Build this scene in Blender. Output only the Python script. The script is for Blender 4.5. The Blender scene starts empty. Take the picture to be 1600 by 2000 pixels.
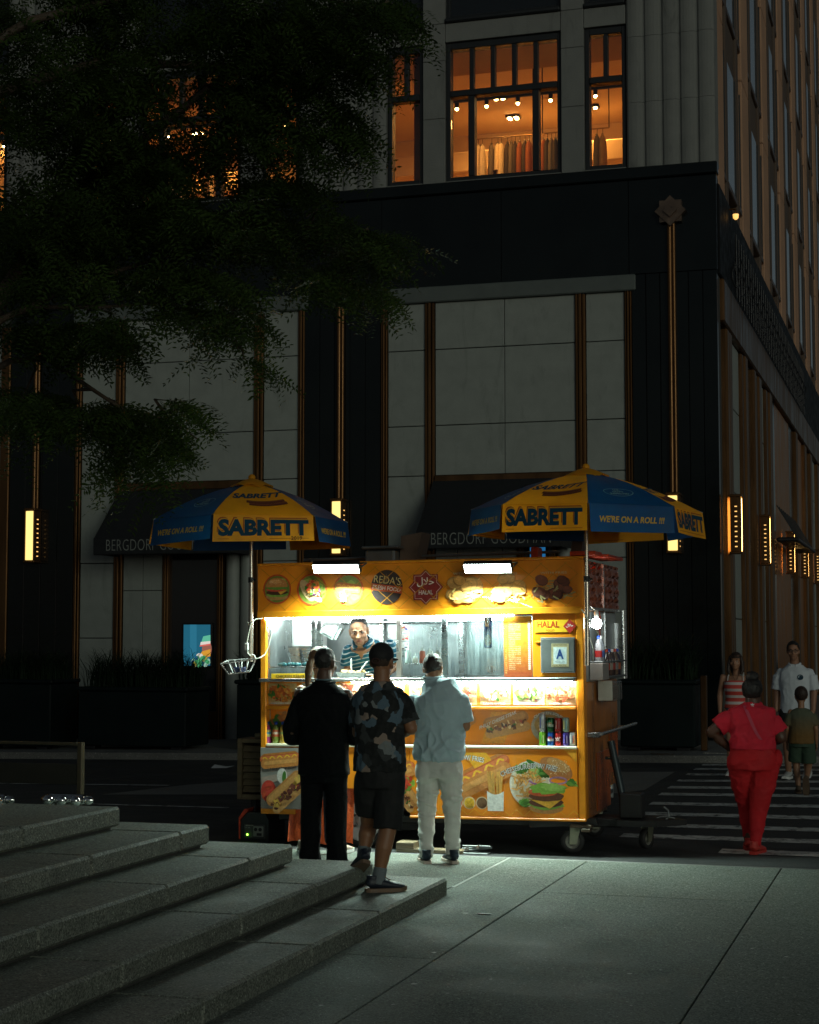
import bpy, bmesh, math, random
from mathutils import Vector, Matrix, noise

# ---------------------------------------------------------------- camera, world, sun, exposure
SC = bpy.context.scene
COL = SC.collection
R = math.radians
F_PX, EYE, YAW, PITCH = 3333.0, 1.85, R(17.0), math.atan(245 / 3333.0)
cam_d = bpy.data.cameras.new('camera')
cam = bpy.data.objects.new('camera', cam_d)
COL.objects.link(cam)
cam.location = (0, 0, EYE)
cam.rotation_euler = (R(90) + PITCH, 0, YAW)
cam_d.sensor_fit = 'HORIZONTAL'
cam_d.sensor_width = 24.0
cam_d.lens = 24.0 * F_PX / 1600.0
cam_d.clip_start = 0.1
cam_d.clip_end = 900
SC.camera = cam

wd = bpy.data.worlds.new('World')
SC.world = wd
wd.use_nodes = True
SUN_EL, SUN_AZ = R(8.0), R(142.0)          # azimuth measured from +Y towards +X
nt = wd.node_tree
sky = nt.nodes.new('ShaderNodeTexSky')
sky.sky_type = 'NISHITA'
sky.sun_disc = False
sky.sun_elevation = SUN_EL
sky.sun_rotation = SUN_AZ
sky.air_density = 1.0
sky.dust_density = 0.6
sky.ozone_density = 3.0
bg = nt.nodes['Background']
hs = nt.nodes.new('ShaderNodeHueSaturation'); hs.inputs['Saturation'].default_value = 0.45; hs.inputs['Hue'].default_value = 0.47
nt.links.new(sky.outputs[0], hs.inputs['Color']); nt.links.new(hs.outputs[0], bg.inputs[0])
bg.inputs[1].default_value = 0.020

city_sun_d = bpy.data.lights.new('city_sun', 'SUN')  # low sun lamp added to stand in for unseen city light
city_sun_d.energy = 0.44
city_sun_d.angle = R(24)
city_sun_d.color = (0.88, 0.97, 0.80)
city_sun = bpy.data.objects.new('city_sun', city_sun_d)
COL.objects.link(city_sun)
sdir = Vector((math.sin(SUN_AZ) * math.cos(SUN_EL), math.cos(SUN_AZ) * math.cos(SUN_EL), math.sin(SUN_EL)))
city_sun.rotation_euler = sdir.to_track_quat('Z', 'Y').to_euler()
city_sun.location = (20, 10, 20)

SC.view_settings.view_transform = 'Standard'
SC.view_settings.look = 'None'
SC.view_settings.exposure = 0.0
SC.view_settings.gamma = 1.0
SC.view_settings.use_curve_mapping = False
SC.cycles.max_bounces = 8
SC.cycles.transparent_max_bounces = 16
SC.cycles.sample_clamp_indirect = 4.0
SC.cycles.caustics_reflective = False
SC.cycles.caustics_refractive = False

# ---------------------------------------------------------------- photo geometry: a pixel of the 1600x2000 photograph to a plane of the place
_c, _s = math.cos(YAW), math.sin(YAW)
_fw = Vector((-_s * math.cos(PITCH), _c * math.cos(PITCH), math.sin(PITCH)))
_rt = Vector((_c, _s, 0))
_up = Vector((_s * math.sin(PITCH), -_c * math.sin(PITCH), math.cos(PITCH)))
def ray(x, y): return _fw + _rt * ((x - 800) / F_PX) + _up * ((1000 - y) / F_PX)
def gp(x, y, z=0.0):
    d = ray(x, y); t = (z - EYE) / d.z
    return Vector((d.x * t, d.y * t, z))
def yp(x, y, Y):
    d = ray(x, y); t = Y / d.y
    return Vector((d.x * t, Y, EYE + d.z * t))
def xp(x, y, X):
    d = ray(x, y); t = X / d.x
    return Vector((X, d.y * t, EYE + d.z * t))

# ---------------------------------------------------------------- materials
MATS = {}
def mat(name, col, rough=0.6, metal=0.0, var=0.18, vs=5.0, bump=0.0, bs=60.0, emit=None, es=0.0, spec=0.5, coat=0.0, attr=None, aniso=None, stretch=None):
    if name in MATS: return MATS[name]
    m = bpy.data.materials.new(name); m.use_nodes = True
    N, L = m.node_tree.nodes, m.node_tree.links
    b = N['Principled BSDF']
    b.inputs['Roughness'].default_value = rough
    b.inputs['Metallic'].default_value = metal
    b.inputs['Specular IOR Level'].default_value = spec
    b.inputs['Coat Weight'].default_value = coat
    b.inputs['Coat Roughness'].default_value = 0.15
    tc = N.new('ShaderNodeTexCoord')
    src = tc.outputs['Object']
    if stretch:
        mp = N.new('ShaderNodeMapping'); mp.inputs['Scale'].default_value = stretch
        L.new(src, mp.inputs[0]); src = mp.outputs[0]
    nz = N.new('ShaderNodeTexNoise'); nz.inputs['Scale'].default_value = vs
    nz.inputs['Detail'].default_value = 6; nz.inputs['Roughness'].default_value = 0.62
    L.new(src, nz.inputs['Vector'])
    mr = N.new('ShaderNodeMapRange'); mr.inputs[1].default_value = 0.25; mr.inputs[2].default_value = 0.75
    mr.inputs[3].default_value = 1 - var; mr.inputs[4].default_value = 1 + var
    L.new(nz.outputs['Fac'], mr.inputs[0])
    mx = N.new('ShaderNodeVectorMath'); mx.operation = 'SCALE'
    if attr:
        at = N.new('ShaderNodeAttribute'); at.attribute_name = attr
        L.new(at.outputs['Color'], mx.inputs[0])
    else:
        mx.inputs[0].default_value = col
    L.new(mr.outputs[0], mx.inputs['Scale'])
    L.new(mx.outputs[0], b.inputs['Base Color'])
    m['_col'] = 1
    if rough < 0.95:
        r2 = N.new('ShaderNodeMapRange'); r2.inputs[1].default_value = 0.3; r2.inputs[2].default_value = 0.7
        r2.inputs[3].default_value = max(0.02, rough * (1 - var)); r2.inputs[4].default_value = min(1, rough * (1 + var))
        L.new(nz.outputs['Fac'], r2.inputs[0]); L.new(r2.outputs[0], b.inputs['Roughness'])
    if bump > 0:
        n2 = N.new('ShaderNodeTexNoise'); n2.inputs['Scale'].default_value = bs; n2.inputs['Detail'].default_value = 5
        L.new(src, n2.inputs['Vector'])
        bp = N.new('ShaderNodeBump'); bp.inputs['Strength'].default_value = bump; bp.inputs['Distance'].default_value = 0.02
        L.new(n2.outputs['Fac'], bp.inputs['Height']); L.new(bp.outputs[0], b.inputs['Normal'])
    if emit is not None:
        b.inputs['Emission Color'].default_value = (*emit, 1); b.inputs['Emission Strength'].default_value = es
    MATS[name] = m
    return m

def nodes_of(m): return m.node_tree.nodes, m.node_tree.links, m.node_tree.nodes['Principled BSDF']
def base_src(m):
    N, L, b = nodes_of(m)
    return b.inputs['Base Color'].links[0].from_socket

def glass_mat(name, tint=(0.9, 0.95, 0.95), refl=0.12, rough=0.03, streak=0.0):
    m = bpy.data.materials.new(name); m.use_nodes = True
    N, L = m.node_tree.nodes, m.node_tree.links
    N.remove(N['Principled BSDF']); out = N['Material Output']
    t = N.new('ShaderNodeBsdfTransparent'); t.inputs[0].default_value = (*tint, 1)
    g = N.new('ShaderNodeBsdfGlossy'); g.inputs['Roughness'].default_value = rough
    lw = N.new('ShaderNodeLayerWeight'); lw.inputs[0].default_value = 0.18
    ma = N.new('ShaderNodeMath'); ma.operation = 'MULTIPLY_ADD'; ma.inputs[1].default_value = 0.7; ma.inputs[2].default_value = refl * 0.4
    L.new(lw.outputs['Fresnel'], ma.inputs[0])
    mx = N.new('ShaderNodeMixShader'); L.new(ma.outputs[0], mx.inputs[0]); L.new(t.outputs[0], mx.inputs[1]); L.new(g.outputs[0], mx.inputs[2])
    last = mx.outputs[0]
    if streak > 0:
        tc = N.new('ShaderNodeTexCoord'); mp = N.new('ShaderNodeMapping'); mp.inputs['Scale'].default_value = (60, 60, 2.0)
        L.new(tc.outputs['Object'], mp.inputs[0])
        nz = N.new('ShaderNodeTexNoise'); nz.inputs['Scale'].default_value = 1.0; nz.inputs['Detail'].default_value = 4; L.new(mp.outputs[0], nz.inputs['Vector'])
        mr = N.new('ShaderNodeMapRange'); mr.inputs[1].default_value = 0.45; mr.inputs[2].default_value = 0.75; mr.inputs[3].default_value = 0; mr.inputs[4].default_value = streak
        L.new(nz.outputs['Fac'], mr.inputs[0])
        d = N.new('ShaderNodeBsdfDiffuse'); d.inputs[0].default_value = (0.7, 0.78, 0.8, 1)
        tl = N.new('ShaderNodeBsdfTranslucent'); tl.inputs[0].default_value = (0.7, 0.78, 0.8, 1)
        a = N.new('ShaderNodeMixShader'); L.new(d.outputs[0], a.inputs[1]); L.new(tl.outputs[0], a.inputs[2])
        m2 = N.new('ShaderNodeMixShader'); L.new(mr.outputs[0], m2.inputs[0]); L.new(last, m2.inputs[1]); L.new(a.outputs[0], m2.inputs[2]); last = m2.outputs[0]
    L.new(last, out.inputs[0])
    return m

# ---------------------------------------------------------------- mesh building
class MB:
    def __init__(s): s.v, s.f, s.c, s.smooth = [], [], [], []
    def add(s, vs, fs, col=None, smooth=False):
        o = len(s.v); s.v.extend(tuple(v) for v in vs)
        for f in fs:
            s.f.append(tuple(i + o for i in f)); s.c.append(col); s.smooth.append(smooth)
        return s
    def box(s, x0, x1, y0, y1, z0, z1, col=None):
        v = [(x, y, z) for z in (z0, z1) for y in (y0, y1) for x in (x0, x1)]
        return s.add(v, [(0, 2, 3, 1), (4, 5, 7, 6), (0, 1, 5, 4), (2, 6, 7, 3), (0, 4, 6, 2), (1, 3, 7, 5)], col)
    def bbox(s, x0, x1, y0, y1, z0, z1, b=0.006, col=None):
        "box with chamfered edges"
        if x1 < x0: x0, x1 = x1, x0
        if y1 < y0: y0, y1 = y1, y0
        if z1 < z0: z0, z1 = z1, z0
        b = min(b, (x1 - x0) * .45, (y1 - y0) * .45, (z1 - z0) * .45)
        v = []; idx = {}
        for i, X in enumerate((x0, x1)):
            for j, Y in enumerate((y0, y1)):
                for k, Z in enumerate((z0, z1)):
                    sx, sy, sz = (1 if i == 0 else -1), (1 if j == 0 else -1), (1 if k == 0 else -1)
                    for a, p in enumerate(((X, Y + sy * b, Z + sz * b), (X + sx * b, Y, Z + sz * b), (X + sx * b, Y + sy * b, Z))):
                        idx[(i, j, k, a)] = len(v); v.append(p)
        f = []
        for i in (0, 1):
            q = [idx[(i, 0, 0, 0)], idx[(i, 1, 0, 0)], idx[(i, 1, 1, 0)], idx[(i, 0, 1, 0)]]; f.append(q if i else q[::-1])
            q = [idx[(0, i, 0, 1)], idx[(1, i, 0, 1)], idx[(1, i, 1, 1)], idx[(0, i, 1, 1)]]; f.append(q[::-1] if i else q)
            q = [idx[(0, 0, i, 2)], idx[(1, 0, i, 2)], idx[(1, 1, i, 2)], idx[(0, 1, i, 2)]]; f.append(q if i else q[::-1])
        for j in (0, 1):
            for k in (0, 1):
                f.append([idx[(0, j, k, 1)], idx[(1, j, k, 1)], idx[(1, j, k, 2)], idx[(0, j, k, 2)]])
                f.append([idx[(j, 0, k, 0)], idx[(j, 1, k, 0)], idx[(j, 1, k, 2)], idx[(j, 0, k, 2)]])
                f.append([idx[(j, k, 0, 0)], idx[(j, k, 1, 0)], idx[(j, k, 1, 1)], idx[(j, k, 0, 1)]])
        for i in (0, 1):
            for j in (0, 1):
                for k in (0, 1): f.append([idx[(i, j, k, a)] for a in (0, 1, 2)])
        return s.add(v, f, col)
    def prism(s, poly, axis, a0, a1, col=None):
        "poly: 2D points in the plane across axis ('x': (y,z), 'y': (x,z), 'z': (x,y))"
        def mk(p, a): return {'x': (a, p[0], p[1]), 'y': (p[0], a, p[1]), 'z': (p[0], p[1], a)}[axis]
        n = len(poly); v = [mk(p, a0) for p in poly] + [mk(p, a1) for p in poly]
        f = [tuple(range(n)), tuple(range(2 * n - 1, n - 1, -1))] + [(i, i + n, (i + 1) % n + n, (i + 1) % n) for i in range(n)]
        return s.add(v, f, col)
    def tube(s, pts, r, seg=8, col=None, caps=True, smooth=True):
        pts = [Vector(p) for p in pts]; n = len(pts)
        rs = r if isinstance(r, (list, tuple)) else [r] * n
        v = []; f = []
        prev = None
        for i, p in enumerate(pts):
            d = (pts[min(i + 1, n - 1)] - pts[max(i - 1, 0)]).normalized()
            if prev is None:
                a = d.cross(Vector((0, 0, 1)))
                if a.length < 0.01: a = d.cross(Vector((1, 0, 0)))
            else:
                a = prev - d * prev.dot(d)
            a.normalize(); prev = a; b = d.cross(a)
            for k in range(seg):
                t = 2 * math.pi * k / seg
                v.append(p + (a * math.cos(t) + b * math.sin(t)) * rs[i])
        for i in range(n - 1):
            for k in range(seg):
                k2 = (k + 1) % seg
                f.append((i * seg + k, i * seg + k2, (i + 1) * seg + k2, (i + 1) * seg + k))
        s.add(v, f, col, smooth)
        if caps:
            s.add(v[:seg], [tuple(range(seg))[::-1]], col); s.add(v[-seg:], [tuple(range(seg))], col)
        return s
    def lathe(s, prof, c=(0, 0, 0), axis='z', seg=20, col=None, smooth=True, caps=True):
        "prof: (radius, height) list"
        v = []; f = []
        for r_, h in prof:
            for k in range(seg):
                t = 2 * math.pi * k / seg; x, y = r_ * math.cos(t), r_ * math.sin(t)
                p = {'z': (x, y, h), 'y': (x, h, y), 'x': (h, x, y)}[axis]
                v.append((p[0] + c[0], p[1] + c[1], p[2] + c[2]))
        n = len(prof)
        for i in range(n - 1):
            for k in range(seg):
                k2 = (k + 1) % seg
                f.append((i * seg + k, i * seg + k2, (i + 1) * seg + k2, (i + 1) * seg + k))
        s.add(v, f, col, smooth)
        if not caps: return s
        if prof[0][0] > 1e-5: s.add(v[:seg], [tuple(range(seg))[::-1]], col)
        if prof[-1][0] > 1e-5: s.add(v[-seg:], [tuple(range(seg))], col)
        return s
    def ball(s, c, r, seg=10, rings=6, col=None):
        rr = r if isinstance(r, (tuple, list)) else (r, r, r)
        v = [(c[0], c[1], c[2] - rr[2])]
        for i in range(1, rings):
            a = -math.pi / 2 + math.pi * i / rings
            for k in range(seg):
                t = 2 * math.pi * k / seg
                v.append((c[0] + rr[0] * math.cos(a) * math.cos(t), c[1] + rr[1] * math.cos(a) * math.sin(t), c[2] + rr[2] * math.sin(a)))
        v.append((c[0], c[1], c[2] + rr[2])); f = []
        for k in range(seg):
            f.append((0, 1 + (k + 1) % seg, 1 + k)); f.append((len(v) - 1, 1 + (rings - 2) * seg + k, 1 + (rings - 2) * seg + (k + 1) % seg))
        for i in range(rings - 2):
            for k in range(seg):
                k2 = (k + 1) % seg
                f.append((1 + i * seg + k, 1 + i * seg + k2, 1 + (i + 1) * seg + k2, 1 + (i + 1) * seg + k))
        return s.add(v, f, col, True)
    def map(s, fn):
        s.v = [tuple(fn(Vector(v))) for v in s.v]; return s

def to_mesh(mb, name, smooth=None):
    me = bpy.data.meshes.new(name)
    me.from_pydata(mb.v, [], mb.f)
    sm = [bool(x) if smooth is None else smooth for x in mb.smooth]
    me.polygons.foreach_set('use_smooth', sm)
    if any(c is not None for c in mb.c):
        at = me.color_attributes.new('Col', 'FLOAT_COLOR', 'CORNER')
        buf = []
        for p, c in zip(me.polygons, mb.c):
            c = c or (0.5, 0.5, 0.5)
            for _ in range(p.loop_total): buf.extend((c[0], c[1], c[2], 1.0))
        at.data.foreach_set('color', buf)
    me.update()
    return me

WM = {}
def tag(o, label=None, cat=None, group=None, kind=None):
    if label: o['label'] = label
    if cat: o['category'] = cat
    if group: o['group'] = group
    if kind: o['kind'] = kind
    return o
def thing(name, label, cat, loc=(0, 0, 0), rot=(0, 0, 0), group=None):
    o = bpy.data.objects.new(name, None); o.empty_display_size = 0.1
    COL.objects.link(o); o.location = loc; o.rotation_euler = rot
    WM[o] = Matrix.Translation(Vector(loc)) @ o.rotation_euler.to_matrix().to_4x4()
    return tag(o, label, cat, group)
def part(name, mb, m, parent=None, world=False, label=None, kind=None, smooth=None, fix=True):
    me = mb if isinstance(mb, bpy.types.Mesh) else to_mesh(mb, name, smooth)
    if fix and not isinstance(mb, bpy.types.Mesh):
        bm = bmesh.new(); bm.from_mesh(me); bmesh.ops.recalc_face_normals(bm, faces=bm.faces); bm.to_mesh(me); bm.free()
    if m is not None: me.materials.append(m)
    o = bpy.data.objects.new(name, me); COL.objects.link(o)
    if parent is not None:
        o.parent = parent; WM[o] = WM[parent].copy()
        if world: me.transform(WM[parent].inverted())
    else: WM[o] = Matrix.Identity(4)
    return tag(o, label, None, None, kind)
def single(name, mb, m, label, cat, base=None, group=None, kind=None, smooth=None):
    "a thing that is one mesh; mb in world coordinates, origin moved to base"
    o = part(name, mb, m, None, smooth=smooth)
    if base is not None:
        b = Vector(base); o.data.transform(Matrix.Translation(-b)); o.location = b; WM[o] = Matrix.Translation(b)
    return tag(o, label, cat, group, kind)
def copy_tree(o, parent=None):
    c = o.copy(); COL.objects.link(c); c.parent = parent
    WM[c] = WM[o].copy()
    for ch in list(o.children): copy_tree(ch, c)
    return c

# ---------------------------------------------------------------- lettering
def _font(words):
    return None
TXT = {}
def text2d(s, bold=0.0, shear=0.0, spacing=1.0, font=None):
    k = (s, bold, shear, spacing)
    if k in TXT: return TXT[k]
    cu = bpy.data.curves.new('lettering', 'FONT'); cu.body = s; cu.size = 1.0
    cu.offset = bold; cu.shear = shear; cu.space_character = spacing; cu.resolution_u = 3
    o = bpy.data.objects.new('lettering_tmp', cu); COL.objects.link(o)
    dg = bpy.context.evaluated_depsgraph_get()
    me = bpy.data.meshes.new_from_object(o.evaluated_get(dg))
    vs = [(v.co.x, v.co.y) for v in me.vertices]; fs = [tuple(p.vertices) for p in me.polygons]
    bpy.data.objects.remove(o); bpy.data.curves.remove(cu); bpy.data.meshes.remove(me)
    xs = [v[0] for v in vs] or [0]; ys = [v[1] for v in vs] or [0]
    x0, x1 = min(xs), max(xs); y0, y1 = min(ys), max(ys)
    vs = [((x - x0) / (x1 - x0), (y - y0) / (y1 - y0)) for x, y in vs]
    TXT[k] = (vs, fs, (x1 - x0) / (y1 - y0))
    return TXT[k]
def put_text(mb, s, fn, u0, v0, w=None, h=None, col=(0, 0, 0), d=0.0, bold=0.0, shear=0.0, spacing=1.0, skew=None, arc=None):
    "u0, v0 the lower left corner, width w and height h, fn(u, v, d) to 3D; arc = (radius, u centre, v centre) bends it"
    vs, fs, asp = text2d(s, bold, shear, spacing)
    if h is None: h = w / asp
    if w is None: w = h * asp
    out = []
    for a, b in vs:
        u, v = a * w, b * h
        if arc:
            ang = (a - 0.5) * w / arc; rr = arc + v
            u, v = w / 2 + math.sin(ang) * rr, math.cos(ang) * rr - arc
        if skew: u, v = skew(u, v)
        out.append(fn(u0 + u, v0 + v, d))
    mb.add(out, fs, col)
    return w

class Print:
    "flat print: coloured shapes in layers a hair apart, mapped to a surface by fn(u, v, d)"
    def __init__(s, fn, d0=0.001, step=0.0004): s.fn, s.d, s.step, s.mb = fn, d0, step, MB()
    def poly(s, pts, col):
        s.d += s.step; s.mb.add([s.fn(u, v, s.d) for u, v in pts], [tuple(range(len(pts)))], col)
    def rect(s, u0, v0, u1, v1, col): s.poly([(u0, v0), (u1, v0), (u1, v1), (u0, v1)], col)
    def ell(s, u, v, ru, rv, col, rot=0.0, n=16, jit=0.0, rng=random):
        c, q = math.cos(rot), math.sin(rot); pts = []
        for k in range(n):
            t = 2 * math.pi * k / n; j = 1 + (rng.uniform(-jit, jit) if jit else 0)
            a, b = ru * j * math.cos(t), rv * j * math.sin(t)
            pts.append((u + a * c - b * q, v + a * q + b * c))
        s.poly(pts, col)
    def line(s, pts, w, col):
        pts = [Vector(p) for p in pts]; L, Rr = [], []
        for i, p in enumerate(pts):
            d = (pts[min(i + 1, len(pts) - 1)] - pts[max(i - 1, 0)]).normalized(); nrm = Vector((-d.y, d.x)) * w / 2
            L.append(p + nrm); Rr.append(p - nrm)
        s.d += s.step
        n = len(pts); v = [s.fn(a.x, a.y, s.d) for a in L + Rr]
        s.mb.add(v, [(i, i + 1, n + i + 1, n + i) for i in range(n - 1)], col)
    def text(s, t, u, v, w=None, h=None, col=(0, 0, 0), **k):
        s.d += s.step; return put_text(s.mb, t, s.fn, u, v, w, h, col, s.d, **k)
    def heap(s, u, v, ru, rv, cols, n, size, rng, rot=0.0, stretch=1.6):
        "a heap of food: many small overlapping shapes"
        c, q = math.cos(rot), math.sin(rot)
        for _ in range(n):
            a, rr = rng.uniform(0, 6.283), math.sqrt(rng.random())
            x, y = ru * rr * math.cos(a), rv * rr * math.sin(a)
            s.ell(u + x * c - y * q, v + x * q + y * c, size * rng.uniform(.5, 1.3) * stretch, size * rng.uniform(.5, 1.1), vary(rng.choice(cols), .22, rng), rng.uniform(0, 3.14), 7, .18, rng)
def vary(c, a, rng=random):
    k = 1 + rng.uniform(-a, a)
    return (c[0] * k, c[1] * k, c[2] * k)
def srgb(r, g, b):
    f = lambda x: (x / 255 / 12.92) if x / 255 <= .04045 else ((x / 255 + .055) / 1.055) ** 2.4
    return (f(r), f(g), f(b))
# ---------------------------------------------------------------- the ground
rnd = random.Random(11)
def rz(X, Y):
    "height of the roadway: flat by the cart, falling gently to the left on the far side"
    t = min(1, max(0, (Y - 16) / 6.0)); t = t * t * (3 - 2 * t)
    return -0.05 + 0.015 * (max(-30, min(4, X)) + 4.4) * t

m_asph = mat('asphalt', (0.035, 0.036, 0.036), 0.8, var=0.35, vs=1.3, bump=0.5, bs=160)
def flecked(name, col, rough, fleck=0.25, fs=260.0, **k):
    m = mat(name, col, rough, **k)
    N, L, b = nodes_of(m); src = base_src(m)
    tc = N.new('ShaderNodeTexCoord')
    vo = N.new('ShaderNodeTexVoronoi'); vo.inputs['Scale'].default_value = fs
    L.new(tc.outputs['Object'], vo.inputs['Vector'])
    sep = N.new('ShaderNodeSeparateColor'); L.new(vo.outputs['Color'], sep.inputs[0])
    mr = N.new('ShaderNodeMapRange'); mr.inputs[1].default_value = 0.0; mr.inputs[2].default_value = 1.0
    mr.inputs[3].default_value = 1 - fleck; mr.inputs[4].default_value = 1 + fleck
    L.new(sep.outputs[0], mr.inputs[0])
    # rare bright chips
    gt = N.new('ShaderNodeMath'); gt.operation = 'GREATER_THAN'; gt.inputs[1].default_value = 0.985; L.new(sep.outputs[1], gt.inputs[0])
    ad = N.new('ShaderNodeMath'); ad.operation = 'MULTIPLY_ADD'; ad.inputs[1].default_value = 1.6; L.new(gt.outputs[0], ad.inputs[0]); L.new(mr.outputs[0], ad.inputs[2])
    sc = N.new('ShaderNodeVectorMath'); sc.operation = 'SCALE'; L.new(src, sc.inputs[0]); L.new(ad.outputs[0], sc.inputs['Scale'])
    L.new(sc.outputs[0], b.inputs['Base Color'])
    return m
m_conc = flecked('sidewalk_concrete', (0.132, 0.148, 0.128), 0.8, 0.55, 120, spec=.22, var=0.16, vs=1.6, bump=0.35, bs=120)
m_gran = flecked('granite', (0.145, 0.158, 0.132), 0.7, 0.6, 120, spec=.3, var=0.16, vs=3.0, bump=0.25, bs=140)
def grime(m, sc_, lo, amt):
    N, L, b = nodes_of(m); src = base_src(m)
    tc = N.new('ShaderNodeTexCoord'); nz = N.new('ShaderNodeTexNoise'); nz.inputs['Scale'].default_value = sc_; nz.inputs['Detail'].default_value = 10; nz.inputs['Roughness'].default_value = .72; nz.inputs['Distortion'].default_value = .8
    L.new(tc.outputs['Object'], nz.inputs['Vector'])
    mr = N.new('ShaderNodeMapRange'); mr.inputs[1].default_value = lo; mr.inputs[2].default_value = lo + .18; mr.inputs[3].default_value = 1; mr.inputs[4].default_value = 1 - amt; L.new(nz.outputs['Fac'], mr.inputs[0])
    # round gum stains
    vo = N.new('ShaderNodeTexVoronoi'); vo.inputs['Scale'].default_value = 3.2; L.new(tc.outputs['Object'], vo.inputs['Vector'])
    ls = N.new('ShaderNodeMath'); ls.operation = 'LESS_THAN'; ls.inputs[1].default_value = .055; L.new(vo.outputs['Distance'], ls.inputs[0])
    m2 = N.new('ShaderNodeMath'); m2.operation = 'MULTIPLY_ADD'; m2.inputs[1].default_value = -.35; m2.inputs[2].default_value = 1; L.new(ls.outputs[0], m2.inputs[0])
    m3 = N.new('ShaderNodeMath'); m3.operation = 'MULTIPLY'; L.new(mr.outputs[0], m3.inputs[0]); L.new(m2.outputs[0], m3.inputs[1])
    sc = N.new('ShaderNodeVectorMath'); sc.operation = 'SCALE'; L.new(src, sc.inputs[0]); L.new(m3.outputs[0], sc.inputs['Scale']); L.new(sc.outputs[0], b.inputs['Base Color'])
grime(m_conc, 2.2, .56, .22); grime(m_gran, 1.6, .54, .40)
m_joint = mat('joint_filler', (0.05, 0.052, 0.048), 0.9)
m_conc2 = flecked('old_concrete', (0.17, 0.165, 0.15), 0.75, 0.3, 90, var=0.25, vs=1.5)

g = MB()
xs = [-60, -30] + [-30 + 2 * i for i in range(1, 18)] + [12, 45]
ys = [-20, 4, 14, 16, 17, 18, 19, 20, 21, 22, 26, 60, 130]
for y in ys:
    for x in xs: g.v.append((x, y, rz(x, y) - 0.0))
nx = len(xs)
for j in range(len(ys) - 1):
    for i in range(nx - 1):
        a = j * nx + i; g.f.append((a, a + 1, a + nx + 1, a + nx)); g.c.append(None); g.smooth.append(True)
road = part('road', g, m_asph); tag(road, 'dark asphalt roadway behind and under the food cart', 'road', None, 'structure')

# worn white paint
m_paint = mat('road_paint', (0.62, 0.62, 0.58), 0.7, var=0.2, vs=4)
N, L, b = nodes_of(m_paint); src = base_src(m_paint)
tc = N.new('ShaderNodeTexCoord'); nz = N.new('ShaderNodeTexNoise'); nz.inputs['Scale'].default_value = 7; nz.inputs['Detail'].default_value = 9; nz.inputs['Roughness'].default_value = .75
L.new(tc.outputs['Object'], nz.inputs['Vector'])
cr = N.new('ShaderNodeMapRange'); cr.inputs[1].default_value = .50; cr.inputs[2].default_value = .60; L.new(nz.outputs['Fac'], cr.inputs[0])
mx = N.new('ShaderNodeMix'); mx.data_type = 'RGBA'; L.new(cr.outputs[0], mx.inputs['Factor']); L.new(src, mx.inputs['A']); mx.inputs['B'].default_value = (.05, .05, .05, 1)
L.new(mx.outputs['Result'], b.inputs['Base Color'])

def sheet(x0, x1, y0, y1, dz=0.004, wob=0.0, n=14):
    s = MB(); v0 = []; v1 = []
    for i in range(n + 1):
        x = x0 + (x1 - x0) * i / n
        v0.append((x, y0 + rnd.uniform(-wob, wob), 0)); v1.append((x, y1 + rnd.uniform(-wob, wob), 0))
    v = [(p[0], p[1], rz(p[0], p[1]) + dz) for p in v0 + v1]
    return s.add(v, [(i, i + 1, n + 2 + i, n + 1 + i) for i in range(n)])
for Y, xl in ((25.6, -3.30), (24.75, -3.30), (23.75, -3.28), (22.7, -3.25), (21.65, -3.21), (20.7, -3.18), (19.55, -3.11), (18.45, -3.02), (17.4, -2.9), (16.45, -2.9), (15.5, -1.85)):
    part('crosswalk_stripe', sheet(xl, 4.5, Y - .16, Y + .16, .006, .012), m_paint, road)
for x0, x1, Y in ((-20, -9.8, 21.05), (-9.3, -7.6, 17.9)):
    part('lane_line', sheet(x0, x1, Y - .05, Y + .05, .006, .006), m_paint, road)
pp = [(-9.9, 19.3), (-9.6, 21.2), (-8.4, 22.9), (-6, 23.9), (-3.5, 24.2), (-3.45, 21.2), (-3.7, 20.75), (-5.6, 20.2), (-8.0, 19.8)]
s = MB(); s.add([(x, y, rz(x, y) + .004) for x, y in pp], [tuple(range(len(pp)))])
part('road_patch', s, m_conc2, road)

# near sidewalk: concrete slabs with open joints, a steel faced kerb
base = MB().box(-40, 40, -15, 14.13, -0.35, -0.012)
walk = part('sidewalk', base, m_joint); tag(walk, 'grey concrete sidewalk in front of the food cart', 'sidewalk', None, 'structure')
sx = [-8.2, -6.62, -5.04, -3.46, -2.78, -1.2, 0.38, 1.96, 3.54, 5.12]
sy = [1.5, 4.16, 6.88, 9.6, 12.32, 14.15]
for i in range(len(sx) - 1):
    for j in range(len(sy) - 1):
        gx = 0.004 if i != 2 else 0.014
        if sy[j + 1] < 9 and sx[i + 1] < -3.6: continue
        g_ = .002 if j in (2, 1) and abs(sy[j + 1] - 9.6) < .1 else .006
        part('paving_slab', MB().bbox(sx[i] + gx, sx[i + 1] - .004, sy[j] + .003, sy[j + 1] - g_ * .7, -0.2, rnd.uniform(-.0015, .0015), .004), m_conc, walk)
m_steel_k = mat('kerb_steel', (0.25, 0.24, 0.23), 0.5, 0.7, bump=.2)
part('kerb', MB().bbox(-40, 40, 14.152, 14.17, -0.3, 0.001, .004), m_steel_k, walk)
# lit edge painted as a pale strip down the wide joint beside the steps
part('joint_strip', MB().box(-3.452, -3.43, 12.34, 14.14, -.01, .0032), mat('lit_joint_edge', (.33, .34, .31), .8), walk)

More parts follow.
